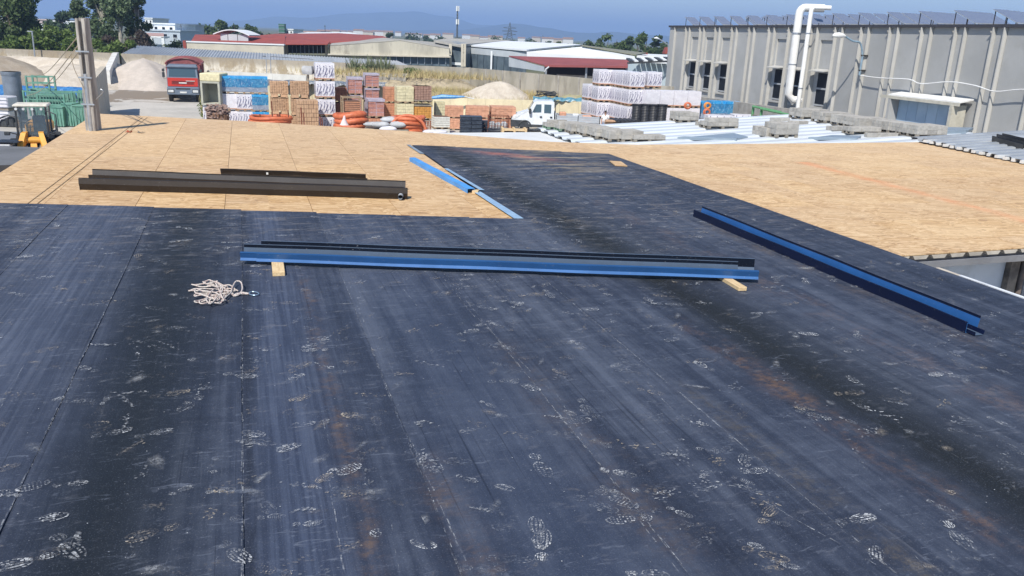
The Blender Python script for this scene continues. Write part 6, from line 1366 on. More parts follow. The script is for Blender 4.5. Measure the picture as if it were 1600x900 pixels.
for k, (x0, x1, y0, y1, Y) in enumerate(((1107, 1150, 181, 189, 50), (1148, 1186, 180, 187, 51))):
    a = W(x0, y0, Y); b = W(x1, y0, Y); c = W(x1, y1, Y); t = thing('wrapped_bales', 'flat white film wrapped bales, %s pile behind the white roof' % ('left', 'right')[k], 'bales', (a.x, a.y, YARD), 0)
    m_ = soft_box(b.x - a.x, 1.2, 0, a.z - YARD, .0, seed=k); o = m_.build('bale', WWRAP, t); o.location = ((b.x - a.x) / 2, .6, 0)
    for i in range(4): MB().box(i * (b.x - a.x) / 4 + .1, i * (b.x - a.x) / 4 + .14, -.03, -.0, a.z - YARD - .8, a.z - YARD).build('strap', PRINTM, t)
GST = M('green_steel', (0.10, 0.30, 0.12), (.14, .34, .16), 4, .6); t = thing('green_rack', 'green steel loading rack by the low concrete wall', 'steel rack', tuple(W(1188, 185, 44)), world=True)
a = W(1189, 170, 44); b = W(1236, 180, 40.5); 
for p in (a, b): MB().pbox((p.x, p.y, YARD), (.12, 0, 0), (0, .12, 0), (0, 0, p.z - YARD)).build('post', GST, t)
for p in (a, b): MB().pbox((p.x, p.y + 1.6, YARD), (.12, 0, 0), (0, .12, 0), (0, 0, p.z - YARD)).build('post', GST, t)
MB().tube([a, b], .06, 4).build('beam', GST, t); MB().tube([a + Vector((0, 1.6, 0)), b + Vector((0, 1.6, 0))], .06, 4).build('beam', GST, t)
MB().prism([a + Vector((0, .2, -.5)), b + Vector((0, .2, -.5)), b + Vector((0, 1.5, -.5)), a + Vector((0, 1.5, -.5))], (0, 0, .1)).build('shelf', BLKP, t)

# ================================================================== VEHICLES, PERSON
RED = paint('truck_red', (0.55, 0.045, 0.03), 0.35, 0.0); TGREY = paint('truck_grey', (0.16, 0.20, 0.26), 0.45, 0.0); MAROON = paint('maroon_body', (0.30, 0.09, 0.09), 0.6, 0.0)
VW = paint('van_white', (0.74, 0.78, 0.82), 0.3, 0.0); WGL = G('windscreen', 0.08, spec=0.9); WGL.color((0.05, 0.085, 0.105)); WGL = WGL.mat
LGT = M('headlamp', (0.7, 0.72, 0.72), rough=.15, rv=0, spec=.8); PLATE = M('number_plate', (0.75, 0.75, 0.72), rv=0); DKP = M('dark_trim', (0.03, 0.034, 0.04), (0.05, .055, .06), 5, .6)
def wheel(parent, x, y, z, r, w_, axis='x', rim=None):
    def ax(a, b, c): return (a, b, c) if axis == 'y' else (b, a, c)
    mb = MB(); n = 22; prof = [(-.5, .62), (-.5, .93), (-.38, 1.0), (.38, 1.0), (.5, .93), (.5, .62)]; vs = []
    for k in range(n):
        q = 2 * math.pi * k / n
        for a, b in prof: vs.append(ax(r * b * math.cos(q), a * w_, r * b * math.sin(q)))
    m = len(prof); mb.add(vs, [(k * m + i, k * m + (i + 1) % m, ((k + 1) % n) * m + (i + 1) % m, ((k + 1) % n) * m + i) for k in range(n) for i in range(m)])
    o = thing_part('wheel', mb, RUBBER, parent, (x, y, z)); rb_ = MB(); e = .5 * w_
    rb_.cyl(ax(0, -e * .8, 0), ax(0, e * .8, 0), r * .64, n=18); ri = rb_.build('rim', rim or GALV, o)
    hb = MB(); hb.cyl(ax(0, -e * 1.02, 0), ax(0, e * 1.02, 0), r * .22, n=10)
    for k in range(8): q = k * math.pi / 4; hb.cyl(ax(r * .42 * math.cos(q), -e * .9, r * .42 * math.sin(q)), ax(r * .42 * math.cos(q), e * .9, r * .42 * math.sin(q)), r * .05, n=5)
    hb.build('hub', DKP, o); return o
def thing_part(name, mb, mat_, parent, loc, smooth=False):
    o = mb.build(name, mat_, parent, smooth=smooth); o.location = loc; return o
# dump truck seen from the front; local: x to its left (our right), y away from us, z up
q = P(288, 160, YARD); TK = thing('dump_truck', 'red and grey dump truck facing us, its load covered by a maroon sheet', 'truck', (q.x, q.y, YARD), rad(18))
mb = MB(); w_ = 1.22
# cab shell as profile across y-z, tapered, with real edges
def shell(mb, sec, x):     # sec: list of (y,z,halfwidth)
    n = len(sec); vs = [(-h, y, z) for y, z, h in sec] + [(h, y, z) for y, z, h in sec]
    mb.add(vs, [tuple(range(n)), tuple(range(2 * n - 1, n - 1, -1))] + [(i, n + i, n + (i + 1) % n, (i + 1) % n) for i in range(n)]); return mb
shell(mb, [(0.02, 1.05, 1.2), (0.0, 1.95, 1.2), (0.16, 2.78, 1.13), (0.35, 2.98, 1.08), (1.75, 3.02, 1.08), (1.95, 2.7, 1.15), (1.95, 0.95, 1.2), (1.5, .8, 1.2)], w_); mb.build('cab', TGREY, TK)
MB().prism([(-1.16, -.01, 1.32), (1.16, -.01, 1.32), (1.16, -.02, 1.98), (-1.16, -.02, 1.98)], (0, .06, 0)).build('front_panel', RED, TK)
shell(MB(), [(-.06, 1.30, 1.14), (-.06, 1.36, 1.14), (0, 1.36, 1.14), (0, 1.30, 1.14)], 1).build('red_lip', RED, TK)
for s in (-1, 1): MB().box(s * 1.19 - .02, s * 1.19 + .02, .15, 1.9, 1.15, 1.98).build('side_panel', RED, TK)
MB().prism([(-1.04, .005, 2.06), (1.04, .005, 2.06), (.99, .125, 2.70), (-.99, .125, 2.70)], (0, .03, 0)).build('windscreen', WGL, TK)
for s in (-1, 1): MB().prism([(s * 1.19, .35, 2.05), (s * 1.19, 1.2, 2.05), (s * 1.15, 1.2, 2.65), (s * 1.15, .5, 2.65)], (s * .03, 0, 0)).build('side_window', WGL, TK)
MB().bbox(-1.18, 1.18, .02, .55, 2.80, 2.92, .02).build('visor', TGREY, TK)
for z in (1.50, 1.60, 1.70): MB().box(-.85, .85, -.05, -.015, z, z + .025).build('grille_bar', DKP, TK)
MB().box(-.30, .30, -.06, -.02, 1.53, 1.62).build('badge', PLATE, TK); MB().box(.25, .95, -.055, -.02, 1.72, 1.76).build('white_stripe', PLATE, TK)
bp_ = MB().bbox(-1.24, 1.24, -.16, .35, .62, 1.26, .05).build('bumper', TGREY, TK)
for s in (-1, 1):
    MB().bbox(s * .95 - .22, s * .95 + .22, -.19, -.1, .80, 1.02, .03).build('headlight', LGT, TK); MB().box(s * .95 - .26, s * .95 + .26, -.17, -.14, .76, 1.07).build('headlight_frame', DKP, TK)
MB().box(-.55, .55, -.17, -.15, 1.05, 1.17).build('lower_grille', DKP, TK); MB().box(-.26, .26, -.185, -.165, .76, .89).build('number_plate', PLATE, TK)
MB().box(-.5, .5, .1, .9, .3, .62).build('underbody', BLACK, TK)
for s in (-1, 1):
    MB().tube([(s * 1.15, .15, 2.75), (s * 1.42, .05, 2.72), (s * 1.42, .05, 1.9), (s * 1.18, .15, 1.95)], .025, 5).build('mirror_arm', DKP, TK); MB().bbox(s * 1.44 - .10, s * 1.44 + .10, -.02, .1, 2.0, 2.42, .03).bbox(s * 1.44 - .10, s * 1.44 + .10, -.02, .1, 2.46, 2.68, .03).build('mirror', DKP, TK)
    wheel(TK, s * 1.05, .95, .52, .52, .32); 
    for y_ in (4.3, 5.7): wheel(TK, s * .98, y_, .52, .52, .5)
MB().box(-.45, .45, .9, 7.2, .75, 1.05).build('chassis', DKP, TK)
mb = MB(); mb.prism([(-1.25, 2.15, 1.25), (1.25, 2.15, 1.25), (1.32, 2.1, 3.0), (-1.32, 2.1, 3.0)], (0, .08, 0)); 
for s in (-1, 1): mb.prism([(s * 1.27, 2.15, 1.25), (s * 1.27, 7.2, 1.25), (s * 1.32, 7.2, 3.0), (s * 1.32, 2.15, 3.0)], (-s * .06, 0, 0)); 
mb.box(-1.2, 1.2, 2.2, 7.2, 1.2, 1.3); mb.box(-1.27, 1.27, 7.1, 7.2, 1.3, 2.9); mb.build('tipper_body', MAROON, TK)
for s in (-1, 1): MB().bbox(s * 1.34 - .1, s * 1.34 + .1, 2.0, 7.2, 2.93, 3.10, .02).build('top_rail', MAROON, TK)
for s in (-1, 1):
    for k in range(5): MB().box(s * 1.36 - .04, s * 1.36 + .04, 2.3 + k * 1.15, 2.42 + k * 1.15, 1.3, 2.9).build('side_rib', MAROON, TK)
vs = []; n = 14
for j in range(9):
    for i in range(n + 1):
        a = -1 + 2 * i / n; vs.append((a * 1.36, 1.95 + j * .65, 3.06 + .50 * (1 - a * a) * (1 - .2 * (j / 8)) * (0.8 if j == 0 else 1) + .03 * math.sin(7 * a + j)))
MB().add(vs, [(j * (n + 1) + i, j * (n + 1) + i + 1, (j + 1) * (n + 1) + i + 1, (j + 1) * (n + 1) + i) for j in range(8) for i in range(n)]).build('load_cover', M('maroon_canvas', (0.34, 0.12, 0.12), (.25, .08, .08), 2, .85), TK, smooth=True)
MB().prism([(1.34 * math.cos(math.pi * i / 12), 2.06, 3.0 + .44 * math.sin(math.pi * i / 12)) for i in range(13)], (0, .05, 0)).build('cover_front', bpy.data.materials['maroon_canvas'], TK)
for k in range(5): MB().tube([(1.38 * math.cos(a), 2.0 + k * 1.2, 3.03 + .47 * math.sin(a)) for a in [math.pi * i / 12 for i in range(13)]], .025, 5).build('cover_hoop', MAROON, TK)
# crew-cab pickup, local x towards its nose (our left), y away
q = P(864, 205, YARD); sx = W(800, 180, 58.5).x; ex = W(938, 180, 57.5).x; VL = ex - sx
VN = thing('crew_cab_pickup', 'white crew cab pickup with aluminium dropside bed parked side on before the low cream wall', 'pickup truck', ((sx), 57.0, YARD), rad(1.5)); sc = VL / 6.6
VN.scale = (sc, sc, 0.96)
body = [(0.05, .45), (0.0, .95), (.10, 1.12), (.42, 1.30), (1.02, 1.46), (1.22, 1.58), (1.62, 2.16), (1.85, 2.25), (3.0, 2.27), (3.12, 2.2), (3.14, .48)]
mb = MB(); wv = .98
def sideprism(mb, pts, y0, y1, inset_top=.10, mi=0):
    n = len(pts)
    def yy(z, s): return (y0 + (inset_top * max(0, (z - 1.3)) / .95 if s == 0 else 0)) if s == 0 else (y1 - (inset_top * max(0, (z - 1.3)) / .95))
    vs = [(x, yy(z, 0), z) for x, z in pts] + [(x, yy(z, 1), z) for x, z in pts]
    mb.add(vs, [tuple(range(n)), tuple(range(2 * n - 1, n - 1, -1))] + [(i, n + i, n + (i + 1) % n, (i + 1) % n) for i in range(n)], mi); return mb
sideprism(mb, body, 0, 1.96); mb.build('cab_body', VW, VN)
e = -.012
def sidepatch(name, pts, mat_, t=.02, off=0.0):
    return MB().add([(x, off + e + (.10 * max(0, z - 1.3) / .95), z) for x, z in pts] + [(x, off + e + t + (.10 * max(0, z - 1.3) / .95), z) for x, z in pts], [tuple(range(len(pts))), tuple(range(2 * len(pts) - 1, len(pts) - 1, -1))] + [(i, len(pts) + i, len(pts) + (i + 1) % len(pts), (i + 1) % len(pts)) for i in range(len(pts))]).build(name, mat_, VN)
d1 = sidepatch('front_door', [(1.42, .62), (1.36, 1.42), (1.70, 2.12), (2.26, 2.16), (2.26, .62)], VW, off=-.004); d2 = sidepatch('rear_door', [(2.30, .62), (2.30, 2.16), (3.02, 2.16), (3.02, .62)], VW, off=-.004)
sidepatch('door_window', [(1.50, 1.46), (1.78, 2.02), (2.17, 2.04), (2.17, 1.50)], WGL, off=-.012); sidepatch('door_window', [(2.38, 1.46), (2.38, 2.04), (2.90, 2.04), (2.90, 1.46)], WGL, off=-.012)
sidepatch('window_post', [(1.66, 1.45), (1.66, 1.80), (1.70, 1.85), (1.70, 1.45)], DKP, off=-.02)
for x in (2.16, 2.92): MB().bbox(x - .09, x + .09, -.07, -.01, 1.12, 1.22, .02).build('handle', DKP, VN)
MB().bbox(1.25, 1.42, -.30, -.06, 1.38, 1.74, .03).build('mirror', DKP, VN); MB().tube([(1.34, -.06, 1.45), (1.34, -.2, 1.5)], .03, 5).build('mirror_arm', DKP, VN)
MB().prism([(1.235, .10, 1.60), (1.235, 1.86, 1.60), (1.60, 1.78, 2.13), (1.60, .18, 2.13)], (-.02, 0, .012)).build('windscreen', WGL, VN)
MB().prism([(.12, .12, 1.145), (.12, 1.84, 1.145), (1.0, 1.80, 1.478), (1.0, .16, 1.478)], (-.01, 0, .02)).build('bonnet', VW, VN)
sideprism(MB(), [(-.06, .42), (-.08, .80), (0.0, .90), (1.02, .88), (1.32, .62), (1.32, .42)], -.03, 1.99, 0).build('bumper_trim', DKP, VN)
MB().bbox(-.045, .02, .55, 1.4, .93, 1.08, .01).build('grille', DKP, VN)
for y_ in (-.015, 1.62): MB().prism([(.02, y_, .92), (.34, y_, 1.02), (.62, y_, 1.22), (.30, y_, 1.20), (.05, y_, 1.08)], (0, .35, 0)).build('headlight', LGT, VN)
sideprism(MB(), [(1.32, .42), (1.32, .62), (3.14, .62), (3.14, .42)], -.02, 1.98, 0).build('sill_trim', DKP, VN)
MB().tube([(1.0 + .47 * math.cos(a), -.03, .40 + .47 * math.sin(a)) for a in [math.pi * i / 12 for i in range(13)]], .05, 6).build('wheel_arch', DKP, VN)
WR = M('rusty_grey_rim', (.33, .25, .22), rough=.6)
for x_ in (1.0, 4.85):
    for y_ in (.14, 1.82): wheel(VN, x_, y_, .36, .36, .22, 'y', WR)
MB().box(.2, 6.3, .55, 1.4, .38, .62).build('chassis', DKP, VN)
BEDM = M('aluminium_bed', (.56, .60, .64), (.48, .52, .56), 1.5, .45, .5)
for k in range(3):
    for y_ in (-.06, 2.0): MB().bbox(3.30, 6.52, y_, y_ + .035, .86 + k * .155, 1.005 + k * .155, .008).build('dropside_board', BEDM, VN)
MB().box(3.25, 6.55, -.02, 2.0, .78, .85).build('bed_floor', BEDM, VN)
for k in range(3): MB().bbox(6.50, 6.535, -.03, 2.0, .86 + k * .155, 1.005 + k * .155, .008).build('tail_board', BEDM, VN)
for x in (3.27, 4.9, 6.53):
    MB().box(x, x + .05, -.075, -.02, .80, 1.36).build('bed_post', DKP, VN)
MB().box(3.22, 3.28, .0, 1.95, .85, 1.5).build('headboard', BEDM, VN)
for y_ in (.05, 1.85): MB().tube([(3.22, y_, .8), (3.22, y_, 2.3)], .03, 5).build('rack_post', DKP, VN)
MB().tube([(3.22, .05, 2.3), (3.22, 1.85, 2.3)], .03, 5).build('rack_bar', DKP, VN)
for k, (x_, l_) in enumerate(((3.6, .5), (4.6, .45), (5.35, .7))): MB().bbox(x_, x_ + l_, .7, 1.3, .86, 1.5 - .1 * k, .05).build('load_box' if False else 'bed_locker', SALM if k != 1 else VW, VN)
q = W(828, 150, 60); t = thing('scrap_tangle', 'tangle of dark wire on the tarpaulin behind the pickup cab', 'wire', tuple(W(853, 151, 61.6))); r_ = random.Random(9)
for k in range(7): MB().tube(smooth([Vector((r_.uniform(-.9, .9), r_.uniform(-.2, .2), r_.uniform(0, .45))) for _ in range(5)], 3), .03, 4).build('wire', DKP, t)
# wheel loader with cab, seen from the front left; local -y faces us
LY = 36.5; q = W(52, 235, LY); LO = thing('wheel_loader', 'yellow compact wheel loader with glazed cab and white roof parked beside our building', 'loader', (W(52, 200, LY).x, LY, YARD), rad(22))
YEL2 = paint('loader_yellow', (0.78, 0.38, 0.05), .5, 0.0); CABR = M('loader_roof', (.72, .68, .58), rough=.6)
hz_ = W(52, 163, LY).z - YARD; k_ = hz_ / 2.55; LO.scale = (1.0, 1.0, k_)
MB().bbox(-.68, .68, -.2, 1.0, 2.44, 2.55, .04).build('cab_roof', CABR, LO)
for x in (-.62, -.33, .0, .35): MB().cyl((x + .08, -.28, 2.37), (x + .08, -.18, 2.37), .055, n=10).build('work_light', LGT, LO)
fr_ = MB()
for (x, y) in ((-.60, -.12), (.60, -.12), (.60, .9), (-.60, .9)): fr_.tube([(x, y, 1.15), (x * .97, y, 2.46)], .045, 6)
fr_.tube([(-.6, -.12, 1.2), (.6, -.12, 1.2), (.6, .9, 1.2), (-.6, .9, 1.2)], .04, 5, closed=True); fr_.build('cab_frame', DKP, LO)
CG = G('cab_glass', .05, spec=.6); CG.color((.12, .17, .21)); CG.b.inputs['Alpha'].default_value = .3; CG = CG.mat
MB().box(-.55, .55, -.135, -.125, 1.25, 2.42).build('windscreen', CG, LO)
for x in (-.61, .60): MB().box(x, x + .01, -.05, .84, 1.25, 2.42).build('side_glass', CG, LO)
MB().bbox(-.05, .45, .35, .55, 1.25, 2.05, .06).bbox(-.05, .45, -.02, .5, 1.22, 1.36, .05).build('seat', M('seat_blue_grey', (.07, .10, .14), rough=.8), LO)
MB().tube([(-.15, .0, 1.2), (-.12, .1, 1.65)], .03, 5).build('steering_column', DKP, LO); MB().tube([(-.12 + .17 * math.cos(a), .08 + .1 * math.sin(a), 1.68 + .1 * math.sin(a)) for a in [2 * math.pi * i / 14 for i in range(14)]], .018, 5, closed=True).build('steering_wheel', DKP, LO)
MB().bbox(-.6, .6, .0, 2.6, .7, 1.2, .05).build('body', DKP, LO); MB().bbox(-.5, .5, 1.1, 2.7, 1.2, 1.65, .08).build('engine_hood', YEL2, LO)
for s in (-1, 1):
    MB().prism([(s * .40, -.15, 1.42), (s * .44, -.50, 1.40), (s * .68, -1.0, .55), (s * .66, -1.05, .05), (s * .62, -.8, .05), (s * .46, -.25, .8)], (-s * .20, 0, 0)).build('lift_arm', YEL2, LO)
    MB().tube([(s * .28, -.1, .9), (s * .30, -.9, .75)], .06, 8).build('ram', GALV, LO); MB().tube([(s * .28, -.1, .9), (s * .29, -.5, .82)], .085, 8).build('ram_sleeve', DKP, LO)
    MB().tube([(s * .62, -.14, 1.30), (s * .95, -.30, 1.42), (s * 1.0, -.3, 1.35)], .025, 5).build('mirror_stalk', DKP, LO); MB().bbox(s * .98 - .12, s * .98 + .12, -.34, -.28, 1.28, 1.44, .03).build('mirror', DKP, LO)
MB().bbox(-.42, .42, -.75, -.62, .55, .72, .03).build('cross_tube', YEL2, LO); MB().prism([(-.10, -.3, 1.2), (.10, -.3, 1.2), (.16, -.7, .3), (-.16, -.7, .3)], (0, .15, 0)).build('tilt_link', YEL2, LO); MB().cyl((-.30, -.35, 1.08), (.30, -.35, 1.08), .13, n=10).build('pivot', YEL2, LO)
MB().tube([(.62, -.15, 2.3), (.98, -.32, 2.15), (.98, -.30, 1.35), (.66, -.12, 1.25)], .028, 5).build('open_door_frame', DKP, LO); MB().bbox(.9, 1.0, -.36, -.30, 1.5, 1.72, .02).build('side_mirror', DKP, LO); MB().bbox(-.98, -.86, -.3, -.22, 1.7, 2.02, .03).build('side_mirror', DKP, LO)
for x_ in (-.8, .8):
    for y_ in (.15, 1.9): wheel(LO, x_, y_, .55, .55, .38)
bk = MB(); bk.prism([(-1.1, -1.15, .1), (-1.1, -1.55, .02), (-1.1, -1.95, .05), (-1.1, -1.5, .25), (-1.1, -1.35, .6), (-1.1, -1.15, .75)], (2.2, 0, 0)); bk.build('bucket', M('bucket_grey', (.24, .25, .27), (.16, .16, .17), 3, .7), LO)
t = thing('cement_bag_stack', 'small stack of white bags left of the loader arms', 'sacks', (W(13, 240, 35.5).x, 35.5, YARD), .2); zt_ = W(13, 222, 35.5).z - YARD
for i in range(4): MB().bbox(-.30, .30, -.5, .3, i * .12 + zt_ - .5, i * .12 + zt_ - .40, .035).build('bag', SACK, t)
MB().box(-.36, .36, -.55, .35, 0, zt_ - .5).build('base_crate', BLKP, t); MB().box(-.38, .6, -.5, .5, zt_ + .02, zt_ + .05).build('black_cover', BLACK, t)
# grey low slab by our left wall
t = thing('low_canopy', 'dark grey flat canopy standing against the left side of our building', 'canopy', tuple(W(0, 260, 20)), world=True); Zc = -1.55
a, b, c, d = P(-70, 268, Zc), P(42, 264, Zc), P(62, 236, Zc), P(-20, 233, Zc)
MB().prism([a, b, c, d], (0, 0, .12)).build('slab', M('slab_grey', (.15, .155, .165), (.11, .115, .12), 1, .8), t); MB().prism([a + Vector((0, -.02, -.2)), b + Vector((0, -.02, -.2)), b + Vector((0, -.02, .13)), a + Vector((0, -.02, .13))], (0, .02, 0)).build('edge', M('slab_edge', (.06, .055, .055)), t)
for p in (b, c): MB().pbox((p.x - .35, p.y - .1 if p is b else p.y - .4, YARD), (.12, 0, 0), (0, .12, 0), (0, 0, Zc - YARD)).build('post', DARKMETAL, t)
# worker in a white shirt, back to us
q = W(946, 196, 57.5); PER = thing('person', 'person in a white shirt and blue jeans standing beside the flatbed', 'person', (W(946, 180, 56.6).x, 56.6, YARD), rad(165))
def skin(name, verts, edges_, radii, mat_, parent, root=0, sub=1):
    me = bpy.data.meshes.new(name); me.from_pydata(verts, edges_, []); me.materials.append(mat_); o = bpy.data.objects.new(name, me); COL.objects.link(o); o.parent = parent
    m = o.modifiers.new('skin', 'SKIN'); m.use_smooth_shade = True
    for i, r in enumerate(radii):
        me.skin_vertices[0].data[i].radius = r if isinstance(r, tuple) else (r, r); me.skin_vertices[0].data[i].use_root = (i == root)
    s = o.modifiers.new('sub', 'SUBSURF'); s.levels = sub; s.render_levels = sub; return o
SKINM = M('skin', (.42, .24, .16), rv=0, rough=.6); SHIRT = M('white_shirt', (.78, .79, .80), rv=0, rough=.9); JEAN = M('blue_jeans', (.13, .19, .30), (.2, .27, .38), 6, .9); HAIR = M('dark_hair', (.02, .016, .014), rv=0)
J = [(0, 0, .95), (0, 0, 1.15), (0, -.01, 1.38), (0, .0, 1.50), (0, .03, 1.60), (0, .03, 1.70), (.09, 0, .90), (.11, .03, .50), (.12, -.02, .09), (.13, .10, .04), (-.09, 0, .90), (-.10, .0, .50), (-.11, -.04, .09), (-.12, .08, .04),
     (.19, -.01, 1.40), (.24, .02, 1.13), (.20, .20, .98), (.18, .27, .95), (-.19, -.01, 1.40), (-.25, .01, 1.13), (-.22, .18, 1.02), (-.20, .25, 1.0)]
ED = [(0, 1), (1, 2), (2, 3), (3, 4), (4, 5), (0, 6), (6, 7), (7, 8), (8, 9), (0, 10), (10, 11), (11, 12), (12, 13), (2, 14), (14, 15), (15, 16), (16, 17), (2, 18), (18, 19), (19, 20), (20, 21)]
RR = [(.14, .10), (.13, .09), (.15, .10), .055, (.075, .09), (.07, .085), .08, .055, .04, .035, .08, .055, .04, .035, .055, .042, .032, .03, .055, .042, .032, .03]
HV = list(J); HE = list(ED); HR = list(RR)
for base_i, sgn in ((17, 1), (21, -1)):                    # five fingers on each hand
    bx, by, bz = J[base_i]
    for f in range(5):
        a = (f - 2) * .017; l = (.075, .085, .09, .08, .06)[f]; i0 = len(HV)
        HV += [(bx + a, by + .03, bz - .015), (bx + a, by + .03 + l * .6, bz - .05)] if f else [(bx - sgn * .035, by + .01, bz), (bx - sgn * .05, by + .05, bz - .02)]
        HE += [(base_i, i0), (i0, i0 + 1)]; HR += [.010, .008]
body_ = skin('body', HV, HE, HR, SKINM, PER)
skin('shirt', [(0, 0, .93), (0, 0, 1.15), (0, -.01, 1.40), (.19, -.01, 1.41), (.235, .01, 1.20), (-.19, -.01, 1.41), (-.24, .0, 1.20), (0, 0, 1.49)], [(0, 1), (1, 2), (2, 3), (3, 4), (2, 5), (5, 6), (2, 7)], [(.17, .125), (.155, .12), (.175, .125), .075, .068, .075, .068, .06], SHIRT, PER)
skin('trousers', [J[0], J[6], J[7], (.12, -.02, .10), J[10], J[11], (-.11, -.04, .10)], [(0, 1), (1, 2), (2, 3), (0, 4), (4, 5), (5, 6)], [(.15, .115), .098, .075, .065, .098, .075, .065], JEAN, PER)
hm = MB(); n = 10; m = 14; vs = []
for j in range(n + 1):
    p = math.pi * j / n * .62
    for i in range(m): a = 2 * math.pi * i / m; vs.append((.088 * math.sin(p) * math.cos(a), .03 - .015 + .108 * math.sin(p) * math.sin(a), 1.665 + .105 * math.cos(p) - (.03 if math.sin(a) < 0 else -.015) * (j / n)))
hm.add(vs, [(j * m + i, j * m + (i + 1) % m, (j + 1) * m + (i + 1) % m, (j + 1) * m + i) for j in range(n) for i in range(m)]).build('hair', HAIR, PER, smooth=True)
for s in (1, -1): MB().bbox(s * .12 - .05, s * .12 + .05, -.09, .19, 0, .10, .03).build('shoe', DKP, PER); MB().bbox(s * .088 - .012, s * .088 + .012, .015, .045, 1.60, 1.66, .005).build('ear', SKINM, PER)
MB().bbox(-.016, .016, .115, .145, 1.60, 1.645, .008).build('nose', SKINM, PER)
for s in (1, -1): MB().bbox(s * .033 - .012, s * .033 + .012, .112, .122, 1.648, 1.66, .003).build('eye', HAIR, PER)
MB().bbox(-.025, .025, .112, .12, 1.572, 1.582, .003).build('mouth', M('lips', (.30, .12, .10), rv=0), PER)

# ================================================================== LEFT YARD
pg = W(19, 182, 56); t = thing('steel_pipe_upright', 'large grey pipe section standing on end at the left, rim at the top', 'pipe', (W(22, 150, 52).x, 52, YARD)); H_ = W(20, 112, 52).z - YARD
PG = M('pipe_grey', (.22, .26, .31), (.17, .20, .24), 2, .5, .2)
MB().tube([(0, 0, 0), (-.02, 0, H_ - .25)], [.52, .52], 26, cap=False).build('barrel', PG, t, smooth=True); MB().tube([(-.02, 0, H_ - .26), (-.02, 0, H_ - .2), (-.02, 0, H_), (-.02, 0, H_), (-.02, 0, H_ - .9)], [.52, .56, .56, .49, .49], 26, cap=False).build('socket_rim', PG, t, smooth=True)
GF = M('green_frame_paint', (0.10, 0.25, 0.19), (.16, .32, .26), 3, .6, rv=.2)
def frame_rack(x0, x1, y0, y1, Y, dy, label, grid=None, bars=6):
    a = W(x0, y0, Y); b = W(x1, y0, Y); c = W(x0, y1, Y); t = thing('formwork_rack', label, 'steel rack', (a.x, Y, YARD), .05, 'green steel frames in the left yard'); w_ = b.x - a.x; h1 = a.z - YARD; h0 = max(0, c.z - YARD)
    for x in (0, w_):
        for y in (0, dy): MB().box(x - .05, x + .05, y - .05, y + .05, 0, h1).build('upright', GF, t)
    for z in (h1 - .05, h0 + .06, (h0 + h1) / 2):
        for y in (0, dy): MB().box(.05, w_ - .05, y - .04, y + .04, z - .05, z + .03).build('rail', GF, t)
    mb = MB()
    for i in range(1, bars): mb.box(w_ * i / bars - .02, w_ * i / bars + .02, -.03, .0, h0 + .1, h1 - .1)
    mb.build('mesh_bars', GF, t)
    if grid: MB().box(.1, w_ - .1, dy * .4, dy * .45, h0 + .12, h1 - .15).build('back_panel', M('green_panel', (.09, .20, .17), (.14, .26, .22), 3) if not bpy.data.materials.get('green_panel') else bpy.data.materials['green_panel'], t)
    return t
frame_rack(40, 74, 118, 140, 55, .8, 'tall open green frame sticking up behind the others', bars=2)
frame_rack(36, 112, 141, 168, 52, 1.0, 'wide green steel frame with fine vertical bars', True, 16)
frame_rack(58, 98, 146, 164, 50.8, .5, 'small green frame standing before the wide one', True, 9)
frame_rack(112, 134, 142, 186, 51.4, 1.0, 'green cage right beside the utility pole', True, 5)
for k, (x0, x1, y0, Y, lab) in enumerate(((97, 112, 163, 50.2, 'green steel box leaning by the loader cab'), (80, 96, 168, 49.8, 'pale green bin behind the loader cab'), (114, 130, 166, 50, 'stepped green formwork box by the pole'), (60, 76, 170, 50.4, 'green hopper half hidden behind the loader roof'))):
    a = W(x0, y0, Y); b = W(x1, y0, Y); t = thing('steel_box', lab, 'steel box', (a.x, Y, YARD), .1 * k, 'green steel boxes behind the loader'); w_ = b.x - a.x; h_ = a.z - YARD
    MB().prism([(0, 0, .05), (w_, 0, .05), (w_ * 1.08, -.06, h_), (-.08 * w_, -.06, h_)], (0, .8, 0)).build('bin', GF, t); MB().box(-.1 * w_, w_ * 1.1, -.1, .86, h_ + .002, h_ + .06).build('rim', GF, t)
    for i in range(3): MB().box(w_ * (.15 + .3 * i), w_ * (.22 + .3 * i), -.075, -.0, .1, h_ - .05).build('rib', GF, t)
for k, (x0, x1, y0, Y, lab) in enumerate(((-30, 10, 150, 50, 'white wrapped cube pile cut by the left edge of the view'),)):
    a = W(x0, y0, Y); b = W(x1, y0, Y); t = thing('white_tank', lab, 'liquid tank', (a.x, Y, YARD)); w_ = b.x - a.x; h_ = a.z - YARD
    for z in range(2): MB().bbox(0, w_, 0, 1.1, z * h_ / 2 + .15, (z + 1) * h_ / 2, .06).build('tank', WWRAP, t); MB().box(0, w_, 0, 1.1, z * h_ / 2, z * h_ / 2 + .13).build('pallet', BLKP, t)
    mb = MB()
    for z in range(8): mb.box(-.02, w_ + .02, -.03, -.01, .2 + z * h_ / 8, .23 + z * h_ / 8)
    mb.build('cage', GALV, t)
t = thing('yard_junk', 'low dark machine parts on the ground left of the loader', 'machine parts', (W(8, 186, 49).x, 49, YARD))
for i in range(5): MB().bbox(i * .4 - .6, i * .4 - .2, -.2, .5, 0, .3 + .15 * (i % 3), .05).build('part', DKP, t)
MB().tube(smooth([Vector((-.5, -.3, .3)), Vector((.4, -.3, .7)), Vector((1.3, -.2, .35)), Vector((2.3, -.2, .5))], 4), .05, 6).build('hose', DKP, t, smooth=True)
